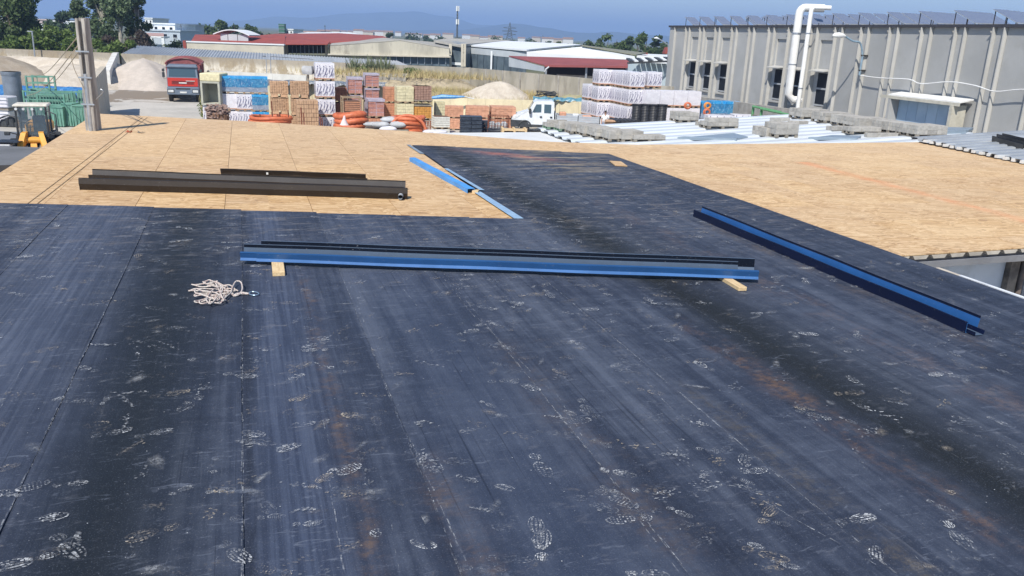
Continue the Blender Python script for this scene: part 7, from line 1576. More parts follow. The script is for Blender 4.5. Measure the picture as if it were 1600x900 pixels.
# posts and lamp posts at the wall
t = thing('lamp_post', 'thin grey lamp post at the stained wall on the left', 'lamp post', tuple(W(57, 108, 90.5) * 1.0)); zb = t.location.z; t.location.z = YARD; a = W(50, 50, 90.5); H_ = a.z - YARD
MB().tube([(0, 0, 0), (a.x - t.location.x, 0, H_)], .07, 6).build('post', GALV, t); MB().bbox(a.x - t.location.x - .5, a.x - t.location.x + .1, -.1, .1, H_, H_ + .1, .02).build('lamp', GALV, t)
t = thing('goal_frame', 'thin rusty pipe gate frame standing before the stained wall', 'pipe frame', (W(417, 120, 75).x, 75, YARD)); H_ = W(418, 88, 75).z - YARD
for x in (0, .38): MB().tube([(x, 0, 0), (x, 0, H_)], .035, 5).build('post', GALV, t)
MB().tube([(-.3, 0, H_), (0, 0, H_)], .03, 5).build('bar', DARKMETAL, t); MB().tube([(.38, 0, H_), (4.2, 0, H_ - .1)], .02, 5).build('bar', DARKMETAL, t)
t = thing('rusty_drum_post', 'dark wedge shaped funnel top behind the concrete box', 'funnel', (W(324, 112, 72).x, 72, YARD)); H_ = W(324, 110, 72).z - YARD
MB().tube([(0, 0, 0), (0, 0, H_ - .6), (.05, 0, H_)], [.3, .3, .04], 8).build('cone', DARKMETAL, t)

# ================================================================== BEYOND THE WALLS
def solid(parent, name, corners, zb, mat_, thick=None):
    """corners: roof/top outline points (world); walls straight down to zb"""
    n = len(corners); vs = [tuple(c) for c in corners] + [(c[0], c[1], zb) for c in corners]
    return MB().add(vs, [tuple(range(n)), tuple(range(2 * n - 1, n - 1, -1))] + [(i, (i + 1) % n, n + (i + 1) % n, n + i) for i in range(n)]).build(name, mat_, parent)
def bw(name, label, loc, cat='hall'): return thing(name, label, cat, (loc.x, loc.y, YARD), world=True)
REDR = M('red_roof_sheet', (.33, .075, .055), (.26, .06, .05), .5, .7, rv=.1); CREAMW = M('cream_wall_far', (.58, .54, .44), (.50, .46, .38), .5, .9, dirt=(.4, .36, .3)); FIB = M('fibre_cement', (.40, .39, .35), (.30, .29, .27), .5, .9, dirt=(.18, .17, .15)); WROOF = M('white_roof_far', (.74, .77, .79), (.68, .71, .74), .4, .6, rv=.05)
DARKO = M('dark_hall_opening', (.02, .018, .018), rough=.9); GLAZ = M('blue_grey_glazing', (.13, .17, .20), (.08, .11, .14), .8, .3); GREYW2 = M('pale_grey_wall', (.50, .54, .57), (.43, .47, .5), .4, .8)
# corrugated shed roof right behind the wall
t = bw('corrugated_shed', 'long grey corrugated roof just behind the stained wall', W(300, 90, 96), 'shed')
p = [W(190, 84, 93), W(640, 104, 92.6), W(620, 95.5, 100), W(213, 71.5, 102)]
N_ = 96; GC = M('grey_corr_far', (.46, .48, .50), (.38, .40, .42), .4, .5, .3, rv=.1)
for i in range(N_ // 4):
    mb = MB()
    for k in range(4):
        a0_ = (i * 4 + k) / N_; a1_ = (i * 4 + k + .55) / N_; a2_ = (i * 4 + k + 1) / N_; u3 = Vector((0, 0, .10))
        A_ = p[0].lerp(p[1], a0_), p[0].lerp(p[1], a1_), p[0].lerp(p[1], a2_); B_ = p[3].lerp(p[2], a0_), p[3].lerp(p[2], a1_), p[3].lerp(p[2], a2_)
        mb.poly([A_[0], A_[1], B_[1], B_[0]]); mb.poly([A_[1], A_[1].lerp(A_[2], .5) + u3, B_[1].lerp(B_[2], .5) + u3, B_[1]]); mb.poly([A_[1].lerp(A_[2], .5) + u3, A_[2], B_[2], B_[1].lerp(B_[2], .5) + u3])
    mb.build('roof_sheet', GC, t)
ww = MB()
for a, b in ((p[0], p[1]), (p[1], p[2]), (p[2], p[3]), (p[3], p[0])): ww.add([(a.x, a.y, YARD), (b.x, b.y, YARD), (b.x, b.y, b.z - .05), (a.x, a.y, a.z - .05)], [(0, 1, 2, 3)])
o = ww.build('wall', FIB, t); m = o.modifiers.new('t', 'SOLIDIFY'); m.thickness = .15
# red roofed complex with cream parapet
t = bw('red_roof_hall', 'low hall with red roof, cream parapet and a small white vaulted lantern', W(360, 70, 112))
a, b = W(291, 66, 108), W(443, 71, 108)
MB().prism([(a.x, a.y, YARD), (b.x, b.y, YARD), b, a], (0, .4, 0)).build('parapet_wall', CREAMW, t); MB().prism([a + Vector((-.1, -.1, 0)), b + Vector((.1, -.1, 0)), b + Vector((.1, -.1, .16)), a + Vector((-.1, -.1, .16))], (0, .6, 0)).build('coping', WROOF, t)
MB().prism([(a.x - .4, a.y - .1, YARD), (a.x, a.y - .1, YARD), (a.x, a.y - .1, a.z + .2), (a.x - .4, a.y - .1, a.z + .2)], (0, 1, 0)).build('corner_pier', REDR, t)
c, d = W(305, 55, 122), W(446, 56.5, 122); MB().prism([a + Vector((.3, .5, -.1)), b + Vector((0, .5, -.1)), d, c], (0, 0, .1)).build('roof', REDR, t)
solid(t, 'rear_wall', [c, d, d + Vector((0, .4, 0)), c + Vector((0, .4, 0))], YARD, CREAMW)
v0, v1 = W(337, 54, 113), W(393, 55, 113); n = 12; vs = []
for j in range(2):
    for i in range(n + 1):
        s = i / n; vs.append((v0.x + (v1.x - v0.x) * s, 112 + j * 5, v0.z + .62 * math.sin(math.pi * s) * (1 if j == 0 else 1)))
mb = MB().add(vs + [(x, y, z + .12) for x, y, z in vs], [(i, i + 1, n + 2 + i, n + 1 + i) for i in range(n)] + [(i + 2 * n + 2, i + 1 + 2 * n + 2, n + 2 + i + 2 * n + 2, n + 1 + i + 2 * n + 2) for i in range(n)] + [(i, i + 1, i + 1 + 2 * n + 2, i + 2 * n + 2) for i in range(n)])
ln = mb.build('lantern_vault', WROOF, t)
for (xa, xb) in ((345, 356), (357, 371), (372, 388)):
    A_ = W(xa, 65, 112.4); B_ = W(xb, 65.5, 112.4); MB().prism([A_, B_, (B_.x, B_.y, v0.z + .15), (A_.x, A_.y, v0.z + .15)], (0, .2, 0)).build('lantern_glazing', GREYW2, t)
# second hall, dark mouth under a sloping red roof
t = bw('red_roof_hall', 'red roofed hall with a dark open mouth, middle left of the background', W(470, 75, 112))
a, b, c, d = W(425, 70, 111), W(512, 70, 111), W(514, 67, 112), W(408, 56, 124); 
MB().prism([a, b, W(516, 66, 113), W(470, 58.5, 128), d], (0, 0, .12)).build('roof', REDR, t)
MB().prism([W(445, 83, 113.5), W(510, 83.5, 113.5), W(510, 70, 113.5), W(445, 70, 113.5)], (0, .2, 0)).build('dark_opening', DARKO, t)
for x in (445, 508): MB().pbox(W(x, 84, 113) - Vector((0, 0, 1)), (.35, 0, 0), (0, .4, 0), (0, 0, 2.3)).build('pier', CREAMW, t)
for i in range(9): q = W(450 + i * 6.5, 82, 113.3); MB().pbox((q.x, q.y, q.z - .2), (.06, 0, 0), (0, .06, 0), (0, 0, 1.1)).build('rail_post', GALV, t)
MB().pbox(W(430, 84, 113) - Vector((0, 0, 2.8)), W(640, 88, 113) - W(430, 84, 113), (0, 1, 0), (0, 0, 2.7)).build('base_wall', CREAMW, t)
t = bw('red_roof_hall', 'wide brick red roof reaching across the middle background', W(540, 60, 130))
MB().prism([W(412, 56, 130), W(500, 67, 116), W(515, 69, 116), W(612, 64, 122), W(598, 57.5, 150), W(530, 53, 168), W(430, 54, 160)], (0, 0, .15)).build('roof', REDR, t)
solid(t, 'wall', [W(514, 71, 117), W(612, 66.5, 122.5), W(600, 59.5, 149), W(530, 56, 160)], YARD, CREAMW)
MB().prism([W(465, 53.5, 172), W(560, 55, 172), W(545, 51.8, 185), W(480, 51.8, 185)], (0, 0, .2)).build('pale_ridge', WROOF, t)
# fibre cement hall with stained gable parapet
t = bw('stained_gable_hall', 'old hall with stained cream gable parapet and dark glazing strip', W(610, 80, 104))
g0 = [W(516, 72, 104), W(625, 64, 104), W(702, 77, 104), W(702, 88, 104), W(516, 84, 104)]
MB().prism(g0, (0, .4, 0)).build('gable_parapet', M('stained_parapet', (.52, .49, .40), (.36, .34, .28), .6, .95, dirt=(.15, .13, .11), dirt_amt=.7, stretch=(1, 1, .3)), t)
MB().prism([W(600, 86.5, 104.3), W(702, 88.5, 104.3), W(702, 104, 104.3), W(600, 100, 104.3)], (0, .3, 0)).build('glazing_strip', GLAZ, t)
MB().prism([W(512, 84, 103.6), W(704, 88, 103.6), W(704, 90, 103.6), W(512, 86, 103.6)], (0, .9, 0)).build('string_course', CREAMW, t)
MB().prism([W(516, 71.5, 104.5), W(625, 63.5, 104.5), W(600, 60, 130), W(520, 66, 130)], (0, 0, .1)).build('roof_slope', FIB, t); MB().prism([W(625, 63.5, 104.5), W(702, 76.5, 104.5), W(716, 70, 130), W(600, 60, 130)], (0, 0, .1)).build('roof_slope', FIB, t)
solid(t, 'base_wall', [W(516, 86, 104.5), W(702, 88, 104.5), W(716, 80, 128), W(520, 80, 128)], YARD, CREAMW)
for k in range(9): q = W(608 + k * 11, 100, 104.1); MB().pbox((q.x, q.y, q.z), (.07, 0, 0), (0, .08, 0), (0, 0, 1.0)).build('mullion', GALV, t)
t = bw('grey_hall', 'grey flat roofed hall with pale posts between the stained gable and the white roof', W(712, 85, 108))
solid(t, 'block', [W(680, 66, 112), W(724, 74, 108), W(824, 68, 150), W(760, 62, 165)], YARD, GLAZ); MB().prism([W(678, 66, 111.5), W(722, 74.5, 107.5), W(728, 72, 109), W(800, 65, 150), W(700, 62, 150)], (0, 0, .25)).build('roof', FIB, t)
for x in (701, 720, 723): MB().pbox(W(x, 104, 105), (.35, 0, 0), (0, .3, 0), (0, 0, 2.7)).build('post', CREAMW, t)
MB().prism([W(702, 101, 106), W(722, 102, 106), W(722, 98, 106), W(702, 97, 106)], (0, .2, 0)).build('ledge', WROOF, t)
# white roofed hall
t = bw('white_roof_hall', 'large hall with bright white roof and glazed grey side, right of centre', W(800, 85, 110))
rA, rB, rC, rD = W(725, 72, 114), W(823, 80, 100), W(909, 71.5, 116), W(792, 65.5, 140)
MB().prism([rA, rB, rC, rD], (0, 0, .18)).build('roof_slope', WROOF, t)
rE = W(992, 87, 103); MB().prism([rC, rB + (rE - rB) * .0, rE], (0, 0, .02)) 
MB().prism([W(823, 81, 100), W(909, 73, 100.2), W(992, 88, 100), W(992, 93.5, 100), W(823, 88, 100)], (0, .3, 0)).build('gable', WROOF, t)
MB().prism([W(909, 72, 100), W(994, 87, 100), W(1010, 84, 118), W(909, 71.5, 118)], (0, 0, .12)).build('roof_slope', M('roof_edge_olive', (.20, .20, .15), (.26, .26, .2), 1), t)
sA_, sB_ = W(727, 74, 113), W(823, 82, 100.5)
for i in range(9):
    a = sA_.lerp(sB_, i / 9); b = sA_.lerp(sB_, (i + .94) / 9); MB().prism([(a.x, a.y, YARD), (b.x, b.y, YARD), (b.x, b.y, b.z - .75), (a.x, a.y, a.z - .75)], (.1, .3, 0)).build('glazed_panel', GLAZ, t)
MB().prism([sA_ + Vector((0, -.05, -.73)), sB_ + Vector((0, -.05, -.73)), sB_ + Vector((0, -.05, 0)), sA_ + Vector((0, -.05, 0))], (.1, .35, 0)).build('wall_band', GREYW2, t)
for x in (724, 767): q = W(x, 74, 112 if x < 740 else 106.5); MB().pbox((q.x, q.y - .2, YARD), (.22, 0, 0), (0, .2, 0), (0, 0, W(x, 76 if x < 740 else 79.5, q.y).z - YARD)).build('downpipe', WROOF, t)
# maroon canopy with dark mouth
t = bw('maroon_canopy_hall', 'open sided shed with maroon fascia and black interior below the white roof', W(890, 110, 92))
MAR = M('maroon_fascia', (.30, .085, .08), (.24, .07, .07), .5, .7)
MB().prism([W(795, 88.5, 97), W(985, 95, 94), W(983, 105, 88.5), W(851, 103, 89)], (0, 0, .10)).build('canopy_roof', MAR, t)
MB().prism([W(851, 103, 88.9), W(983, 105, 88.4), W(983, 106.5, 88.4), W(851, 104.6, 88.9)], (0, .1, 0)).build('fascia', MAR, t)
MB().prism([W(795, 90, 96.8), W(850, 104.5, 89), W(850, 112, 89), W(795, 104, 96.8)], (.1, .2, 0)).build('side_panel', GREYW2, t)
MB().prism([W(851, 104, 92), W(985, 106, 91.5), W(985, 130, 91.5), W(851, 122, 92)], (0, .2, 0)).build('dark_opening', DARKO, t)
for x in (852, 915, 978): MB().pbox((W(x, 105, 89.2).x, 89.2, YARD), (.2, 0, 0), (0, .2, 0), (0, 0, W(x, 105.5, 89.2).z - YARD)).build('post', GALV, t)
MB().tube([W(851, 112, 88.8), W(853, 108, 88.7), W(858, 104, 88.7)], .07, 5).build('brace', WROOF, t)
MB().prism([W(870, 116, 91), W(985, 122, 90), W(985, 130, 90), W(870, 124, 91)], (0, .3, 0)).build('floor_slab', CONC, t)
# bluish wall with pergola
t = bw('blue_grey_annex', 'pale blue grey annex wall with a slatted pergola, left of the grey hall', W(1015, 110, 80), 'annex')
a, b = W(982, 108, 84), W(1050, 100, 80); MB().prism([(a.x, a.y, YARD), (b.x, b.y, YARD), b, W(982, 97, 84)], (0, .3, 0)).build('wall', M('blue_grey_wall', (.36, .46, .53), (.42, .50, .55), .6, .8), t)
for i in range(9): q = W(984 + i * 7.5, 97.5 - i * .25, 79.5); MB().pbox(q, (.35, 0, 0), (0, 3, 0.2), (0, 0, .14)).build('pergola_beam', WROOF if i % 2 else DKP, t)
MB().pbox(W(980, 100, 79.3), W(1050, 97, 79.3) - W(980, 100, 79.3), (0, .12, 0), (0, 0, .16)).build('pergola_rail', DKP, t)
t = bw('white_terrace_house', 'low white building with orange red edge behind the annex', W(1010, 88, 130), 'house')
solid(t, 'wall', [W(995, 86, 128), W(1052, 90, 126), W(1056, 86, 140), W(998, 83.5, 140)], YARD, WROOF); MB().prism([W(994, 84.5, 127.8), W(1012, 85, 127.8), W(1012, 82.5, 127.8), W(994, 82, 127.8)], (0, 3, 0)).build('brick_parapet', REDR, t)
MB().prism([W(1038, 84, 120), W(1048, 84, 120), W(1048, 74, 120), W(1042, 74, 120)], (0, 2, 0)).build('red_gable', REDR, t)
t = thing('street_lamp', 'distant grey street lamp leaning over the annex beside the grey hall', 'street lamp', tuple(W(1043, 92, 84))); t.location.z = YARD; H_ = W(1043, 70, 84).z - YARD
MB().tube(smooth([Vector((0, 0, 0)), Vector((0, 0, H_ - .6)), Vector((-.3, 0, H_ + .1)), Vector((-1.1, 0, H_ + .55))], 4), .06, 6).build('pole', GALV, t, smooth=True); MB().tube([(-1.0, 0, H_ + .52), (-1.25, 0, H_ + .6), (-1.5, 0, H_ + .58)], [.05, .11, .05], 8).build('lamp_head', WROOF, t, smooth=True)
# far white buildings at left
def apartment(name, label, x0, x1, y0, y1, Y, rows, mat_, cols=6, wy=None, depth=12):
    a = W(x0, y0, Y); b = W(x1, y0 + (x1 - x0) * .03, Y); c = W(x0, y1, Y); t = bw(name, label, a, 'building')
    solid(t, 'wall', [a, b, b + Vector((0, depth, 0)), a + Vector((0, depth, 0))], YARD, mat_); MB().pbox(a + Vector((-.2, -.2, 0)), (b.x - a.x + .4, 0, b.z - a.z), (0, depth + .4, 0), (0, 0, .3)).build('parapet', mat_, t)
    w_ = (b.x - a.x); hh = (a.z - c.z) / rows
    for r in range(rows):
        for i in range(cols):
            x = a.x + w_ * (i + .3) / cols; z = a.z - hh * (r + .75); f = MB().pbox((x, Y - .06, z), (w_ / cols * .36, 0, 0), (0, .1, 0), (0, 0, hh * .42)).build('window', GLASS, t); MB().pbox((x - .05, Y - .1, z - .1), (w_ / cols * .36 + .1, 0, 0), (0, .08, 0), (0, 0, .1)).build('sill', WROOF, f)
    return t
WB = M('white_paint_far', (.78, .82, .84), rv=0); BB = M('bluish_white', (.50, .58, .66), rv=0)
apartment('white_apartment_block', 'white flat roofed block with a row of small windows left of the red roofs', 214, 273, 37, 48, 190, 1, WB, 5); apartment('pale_blue_wing', 'pale blue lower storey wing in front of the white block', 219, 281, 47.5, 60, 184, 1, BB, 4)
t = apartment('annex_wing', 'bluish grey end of the white block partly behind trees', 272, 288, 39, 58, 196, 2, GREYW2, 2)
t = bw('porch_roof', 'small red tiled porch with white posts before the pale blue wing', W(240, 55, 178), 'porch'); MB().prism([W(226, 56, 178), W(256, 57, 178), W(256, 53.5, 182), W(226, 52.5, 182)], (0, 0, .2)).build('roof', M('faded_tile', (.45, .30, .27)), t); MB().prism([W(226, 58.3, 178), W(256, 59.3, 178), W(256, 57, 178), W(226, 56, 178)], (0, 3, 0)).build('fascia', WB, t)
for x in (234, 252): MB().pbox((W(x, 60, 178).x, 178, YARD), (.6, 0, 0), (0, .4, 0), (0, 0, W(x, 58, 178).z - YARD)).build('post', WB, t)
apartment('white_house', 'long low white house behind the hedge at left', 83, 124, 34, 42, 210, 1, WB, 3); apartment('pinkish_house', 'pinkish house roof among the trees at far left', 46, 80, 31, 44, 230, 1, M('pinkish', (.5, .42, .42)), 3); apartment('white_shed_house', 'small white gabled house at the far left behind shrubs', 58, 76, 39, 46, 200, 1, WB, 1)
apartment('rooftop_house', 'tiny white rooftop above the white block', 226, 238, 29, 37, 260, 1, WB, 2); apartment('far_white_house', 'far white house right of the white block', 288, 300, 43, 50, 300, 1, WB, 2)
t = bw('green_tower', 'narrow dark green tower on the skyline left of centre', W(440, 45, 260), 'tower'); a = W(435, 37, 260); b = W(444, 37, 260); MB().pbox((a.x, a.y, YARD), (b.x - a.x, 0, 0), (0, 2, 0), (0, 0, a.z - YARD)).build('shaft', M('dark_green_net', (.06, .16, .12)), t)
for i in range(5): MB().pbox((a.x - .1, a.y - .15, a.z - .6 - i * 1.0), (b.x - a.x + .2, 0, 0), (0, .1, 0), (0, 0, .12)).build('ring', GALV, t)
apartment('domed_white_house', 'white rounded roof beside the green tower', 446, 458, 46.5, 53, 262, 1, WB, 2); apartment('long_tiled_house', 'long pinkish tiled roof right of the green tower', 458, 500, 49.5, 54, 280, 1, M('tile_pink_far', (.45, .33, .30)), 5)
rr = random.Random(31)
HC = [M('town_wall_%d' % k if False else n_, c, rv=0) for k, (n_, c) in enumerate((('town_cream', (.55, .50, .42)), ('town_white', (.65, .66, .66)), ('town_terracotta', (.28, .19, .16))))]
for k in range(26):
    x = [10, 28, 505, 515, 523, 536, 549, 560, 575, 590, 606, 622, 640, 652, 668, 680, 700, 730, 742, 756, 774, 815, 838, 856, 872, 888][k]; Y = rr.uniform(750, 1300); q = W(x, 52 + (x - 800) * .041 + 2.5, Y); t = thing('distant_house', '', 'house', (q.x, Y, YARD)); 
    w_ = rr.uniform(9, 15); h_ = rr.uniform(3.5, 6); MB().box(-w_ / 2, w_ / 2, 0, 9, 0, h_).build('wall', HC[k % 2], t); MB().prism([(-w_ / 2 - .4, -.4, h_), (w_ / 2 + .4, -.4, h_), (w_ / 2 + .2, 4.5, h_ + 1.5), (-w_ / 2 - .2, 4.5, h_ + 1.5)], (0, .1, .15)).build('roof', HC[2], t)
    t['label'] = 'tiny distant house standing on the skyline among far trees'; t['group'] = 'distant houses on the horizon'
# masts
t = thing('phone_mast', 'tall dark phone mast with white antennas on the horizon', 'mast', tuple(W(714, 62, 330))); t.location.z = YARD; H_ = W(715, 9, 330).z - YARD; STM = M('mast_grey', (.10, .12, .14), rv=0)
MB().tube([(0, 0, 0), (0, 0, H_)], [.45, .22], 8).build('pole', STM, t)
for z in (H_ - 1.0, H_ - 5.8):
    for k in range(3): a = k * 2.1 + .3; MB().bbox(.5 * math.cos(a) - .2, .5 * math.cos(a) + .2, .5 * math.sin(a) - .15, .5 * math.sin(a) + .15, z - 1.0, z + .9, .04).build('antenna', WB, t)
for z in (H_ - 3.2, H_ - 4.2): MB().cyl((-.3, 0, z), (.3, 0, z), .35, n=10).build('dish', STM, t)
def pylon(x, ytop, Y, label):
    q = W(x, 60, Y); t = thing('lattice_pylon', label, 'pylon', (q.x, Y, YARD)); H_ = W(x, ytop, Y).z - YARD; mb = MB(); w0, w1 = 2.4, .45
    for s, r_ in ((-1, -1), (1, -1), (1, 1), (-1, 1)): mb.tube([(s * w0, r_ * w0, 0), (s * w1, r_ * w1, H_ * .8), (0, 0, H_)], .14, 4)
    n = 9
    for i in range(n):
        z0 = H_ * .8 * i / n; z1 = H_ * .8 * (i + 1) / n; a = w0 + (w1 - w0) * i / n; b = w0 + (w1 - w0) * (i + 1) / n
        mb.tube([(-a, -a, z0), (b, -b, z1)], .09, 4).tube([(a, -a, z0), (-b, -b, z1)], .09, 4).tube([(-a, a, z0), (-b, -b, z1)], .09, 4)
    mb.build('lattice', STM, t)
    for z, l in ((H_ * .80, 3.2), (H_ * .68, 3.8), (H_ * .56, 3.2)): MB().tube([(-l, 0, z), (0, 0, z + .5), (l, 0, z)], .10, 4).tube([(-l, 0, z), (0, 0, z - .3), (l, 0, z)], .08, 4).build('cross_arm', STM, t)
pylon(796, 35, 420, 'steel lattice pylon on the horizon right of the phone mast'); pylon(848, 55, 900, 'faint far lattice pylon between the first pylon and the trees')
for (x, y0, y1, Y, nm_, lab) in ((508, 39, 53, 240, 'thin_mast', 'thin pole on the skyline above the wide red roof'), (283, 38, 48, 190, 'thin_mast', 'antenna pole beside the white block')):
    q = W(x, y1, Y); t = thing(nm_, lab, 'mast', (q.x, Y, YARD)); H_ = W(x, y0, Y).z - YARD; MB().tube([(0, 0, 0), (0, 0, H_)], .09, 5).build('pole', STM, t); MB().tube([(-.3, 0, H_ - .4), (.3, 0, H_ - .4)], .05, 4).build('arm', STM, t)
# trees
def m_tree(name, c1, c2, c3):
    g = G(name, .6, spec=.25); r = g.island(); n = g.noise(g.pos(), .45, 3, .6); f = g.math('ADD', g.math('MULTIPLY', r, .55), g.math('MULTIPLY', n, .5)); g.color(g.ramp(f, (.15, c1), (.5, c2), (.9, c3)))
    tr = g.n('BsdfTranslucent'); ms = g.n('MixShader'); ms.inputs[0].default_value = .22; g._in(tr.inputs['Color'], mul(c3, 1.2)); out = g.t.nodes['Material Output']; g.t.links.new(g.b.outputs[0], ms.inputs[1]); g.t.links.new(tr.outputs[0], ms.inputs[2]); g.t.links.new(ms.outputs[0], out.inputs[0]); return g.mat
TG1 = m_tree('deep_green_leaves', (.035, .060, .02), (.07, .11, .035), (.12, .165, .06)); TG2 = m_tree('poplar_leaves', (.05, .085, .04), (.105, .155, .07), (.19, .25, .14)); TG3 = m_tree('pine_needles', (.025, .05, .028), (.05, .085, .042), (.085, .125, .06)); TG4 = m_tree('hedge_leaves', (.045, .08, .018), (.10, .155, .035), (.18, .24, .065)); TG5 = m_tree('brown_shrub_leaves', (.035, .03, .025), (.07, .055, .045), (.11, .09, .07))
BARK = M('bark', (.16, .13, .10), (.09, .075, .06), 6, .95); BARKL = M('pale_bark', (.38, .36, .30), (.24, .22, .18), 4, .95)
def tree(label, x, y, zb, H_, w_, mat_, seed, n=5200, leaf_=.24, trunk_h=.3, clumps=16, bark=None, cat='tree', group=None, name='tree', form='round', d_=None):
    rs = np.random.RandomState(seed); t = thing(name, label, cat, (x, y, zb), group=group); r_ = random.Random(seed); cl = []
    d_ = d_ or w_
    for i in range(clumps):
        h = r_.random(); prof = {'round': math.sin(math.pi * (.12 + .8 * h)) ** .7, 'tall': (.55 + .45 * math.sin(math.pi * (h * .85 + .1))) * (1 - .4 * h), 'cone': 1 - .85 * h, 'hedge': .95}[form]
        a = r_.uniform(0, 6.28); rr_ = w_ * prof * math.sqrt(r_.random()) * .8; z = H_ * (trunk_h + (1 - trunk_h) * (.06 + .86 * h)); s = (.36 if form != 'tall' else .46) * w_ * r_.uniform(.5, 1.25)
        cl.append((rr_ * math.cos(a), rr_ * math.sin(a) * d_ / w_, z, s, s * r_.uniform(.6, 1.1)))
    per = n // clumps; V_ = []
    for (cx_, cy_, cz_, s, sz) in cl:
        d = rs.normal(size=(per, 3)); d /= np.linalg.norm(d, axis=1)[:, None]; rad_ = rs.uniform(.1, 1.25, per) ** .6 * (1 + .22 * np.sin(d[:, 0] * 6 + cx_) * np.cos(d[:, 2] * 5 + cz_) + rs.normal(0, .08, per))
        c = d * rad_[:, None] * np.array([s, s, sz]) + np.array([cx_, cy_, cz_]); nrm = d * .6 + rs.normal(0, .7, (per, 3)); nrm /= np.linalg.norm(nrm, axis=1)[:, None]
        a = np.cross(nrm, rs.normal(size=(per, 3))); a /= np.linalg.norm(a, axis=1)[:, None]; b = np.cross(nrm, a); l = leaf_ * rs.uniform(.55, 1.35, per)[:, None]
        V_.append(np.stack([c - a * l, c - b * l * .55, c + a * l, c + b * l * .55], 1).reshape(-1, 3))
    fastmesh('crown', np.concatenate(V_), 0, mat_, parent=t)
    mb = MB(); bk_ = bark or BARK; r0 = max(.1, H_ * .022)
    mb.tube([(0, 0, -.3), (r_.uniform(-.2, .2), 0, H_ * .3), (r_.uniform(-.4, .4), .1, H_ * .6), (r_.uniform(-.3, .3), 0, H_ * .88)], [r0 * 1.2, r0 * .9, r0 * .5, r0 * .15], 7)
    mb.build('trunk', bk_, t, smooth=True); lm = MB()
    for (cx_, cy_, cz_, s, sz) in cl[::2]: z0 = cz_ * r_.uniform(.45, .75); lm.tube([(0, 0, z0), (cx_ * .5, cy_ * .5, (z0 + cz_) / 2 + .2), (cx_, cy_, cz_)], [r0 * .45, r0 * .3, r0 * .1], 5)
    lm.build('limbs', bk_, t); return t
def tpx(xc, ytop, Y, wpx): q = W(xc, ytop, Y); return q.x, Y, q.z - YARD, wpx / ppm(Y, 0) / 2
def T(label, xc, ytop, Y, wpx, mat_, seed, **k):
    x, y, H_, w_ = tpx(xc, ytop, Y, wpx); return tree(label, x, y, YARD, H_, w_, mat_, seed, **k)
T('huge dark tree filling the upper left corner', 8, -45, 112, 96, TG1, 1, n=11000, leaf_=.26, trunk_h=.15, clumps=30); T('dark tree leaning out beside the huge one at left', 38, 2, 118, 50, TG1, 2, n=5000, trunk_h=.15, clumps=16)
T('tall poplar with dense crown behind the utility pole', 150, -60, 116, 62, TG2, 3, n=8500, form='tall', trunk_h=.22, clumps=26, bark=BARKL, leaf_=.22); T('tall loose poplar with pale bare trunk right of the utility pole', 180, -50, 114, 46, TG2, 4, n=3200, form='tall', trunk_h=.42, clumps=16, bark=BARKL, leaf_=.22)
T('tall green poplar nearest the white block', 206, -55, 118, 50, TG1, 5, n=8000, form='tall', trunk_h=.3, clumps=24, bark=BARKL, leaf_=.22); T('slender poplar between the dark trees and the pole', 121, -8, 122, 34, TG2, 6, n=3600, form='tall', trunk_h=.3, clumps=14)
T('rounded tree beyond the white house at left', 92, 20, 190, 46, TG3, 7, n=4000, leaf_=.4, trunk_h=.2); T('brownish shrub thicket under the poplars', 207, 46, 108, 56, TG5, 8, n=5000, trunk_h=.0, form='hedge', clumps=18, name='shrub', cat='shrub'); T('brown dry shrub below the loose poplar', 172, 52, 107, 40, TG5, 9, n=3000, trunk_h=0, form='hedge', clumps=12, name='shrub', cat='shrub')
for k, (x, yt, w_, Y) in enumerate(((-20, 52, 70, 101), (22, 54, 62, 102), (60, 50, 58, 103), (88, 44, 60, 104), (112, 52, 54, 102), (140, 56, 50, 101), (166, 66, 44, 99), (186, 63, 44, 99), (232, 62, 50, 120), (262, 64, 46, 124))):
    T('green hedge shrub behind the left wall, %s from the left' % ('first', 'second', 'third', 'fourth', 'fifth', 'sixth', 'seventh', 'eighth', 'ninth', 'tenth')[k], x, yt, Y, w_, TG4 if k not in (8, 9) else TG1, 20 + k, n=4200, leaf_=.2, trunk_h=0, form='hedge', clumps=16, name='shrub', cat='shrub', group='hedge shrubs behind the left wall')
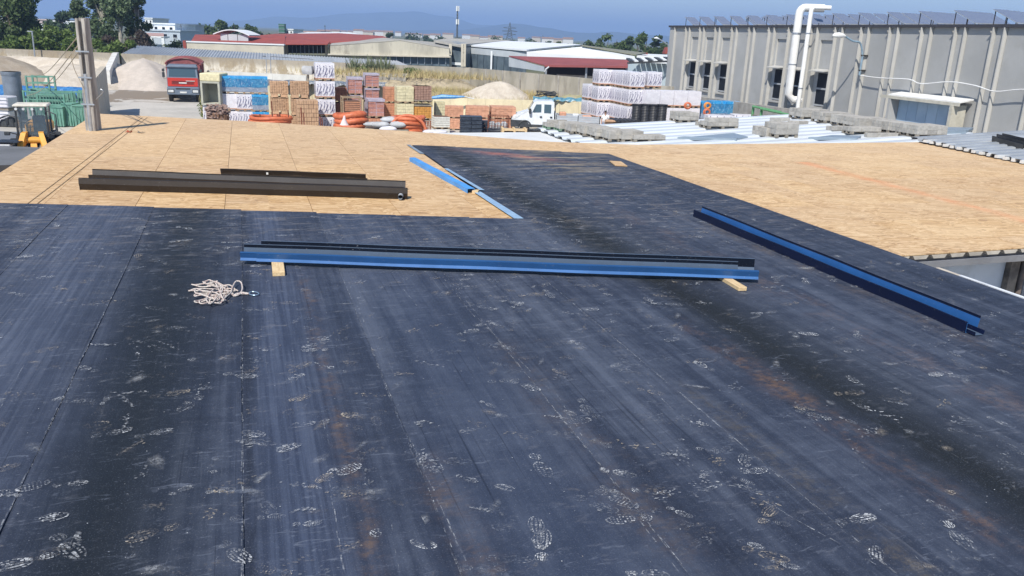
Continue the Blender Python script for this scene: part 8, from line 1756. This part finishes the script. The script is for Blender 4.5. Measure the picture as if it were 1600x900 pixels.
for k, (x, yt, w_, Y) in enumerate(((270, 50, 22, 230), (298, 44, 20, 235), (318, 42, 22, 230), (330, 38, 16, 225), (345, 33, 20, 215), (366, 34, 24, 220), (392, 41, 22, 230), (410, 44, 24, 225), (426, 49, 18, 230), (280, 48, 20, 228), (378, 44, 22, 232))):
    T('%s tree in the line above the red roofs at left, from the left' % ('first', 'second', 'third', 'fourth', 'fifth', 'sixth', 'seventh', 'eighth', 'ninth', 'tenth', 'eleventh')[k], x, yt, Y, w_ * 1.5, TG3 if k % 2 else TG1, 50 + k, n=1700, leaf_=.42, trunk_h=.08, clumps=9, group='trees above the red roofs')
for k, (x, yt, w_, Y) in enumerate(((872, 65, 20, 230), (888, 68, 16, 228), (905, 68, 18, 225), (922, 64, 20, 215), (938, 57, 22, 205), (952, 52, 24, 200), (966, 55, 24, 200), (982, 59, 22, 200), (998, 56, 24, 195), (1012, 49, 26, 190), (1026, 54, 22, 190), (1038, 60, 16, 190), (1150, 70, 30, 200))):
    T('%s green tree from the left in the clump beside the grey hall' % ('first', 'second', 'third', 'fourth', 'fifth', 'sixth', 'seventh', 'eighth', 'ninth', 'tenth', 'eleventh', 'twelfth', 'thirteenth')[k], x, yt, Y, w_ * 1.45, (TG1, TG3, TG2)[k % 3] if k < 12 else TG3, 80 + k, n=2000, leaf_=.36, trunk_h=.1, clumps=10, group='trees between white roof and grey hall')
for k, (x, yt, w_, Y) in enumerate(((609, 51, 12, 330), (748, 58, 8, 330), (520, 53, 14, 400), (690, 61, 24, 420), (830, 66, 26, 400), (858, 66, 20, 420), (575, 55, 20, 420), (642, 57, 30, 450), (716, 61, 26, 450), (776, 61, 30, 460), (668, 58, 18, 450), (802, 63, 20, 450))):
    T('far dark tree clump on the skyline, %s from the left' % ('second', 'seventh', 'third', 'fifth', 'tenth', 'eleventh', 'fourth', 'eighth', 'sixth', 'twelfth', 'ninth', 'thirteenth')[k] , x, yt, Y, w_ * 1.3, TG3, 120 + k, n=900, leaf_=.6, trunk_h=.05, clumps=7, group='far trees on the skyline')

# ================================================================== AIR
hm = G('air', 1.0); vol = hm.n('VolumePrincipled'); vol.inputs['Density'].default_value = HAZE_DENSITY; vol.inputs['Color'].default_value = (0.42, 0.61, 1.0, 1); vol.inputs['Anisotropy'].default_value = 0.1
hm.t.nodes.remove(hm.b); hm.t.links.new(vol.outputs[0], hm.t.nodes['Material Output'].inputs['Volume'])
hz = MB().box(-9500, 9500, -2500, 17000, YARD - 2.2, 290).build('haze', hm.mat, kind='stuff')
S.cycles.volume_bounces = 1
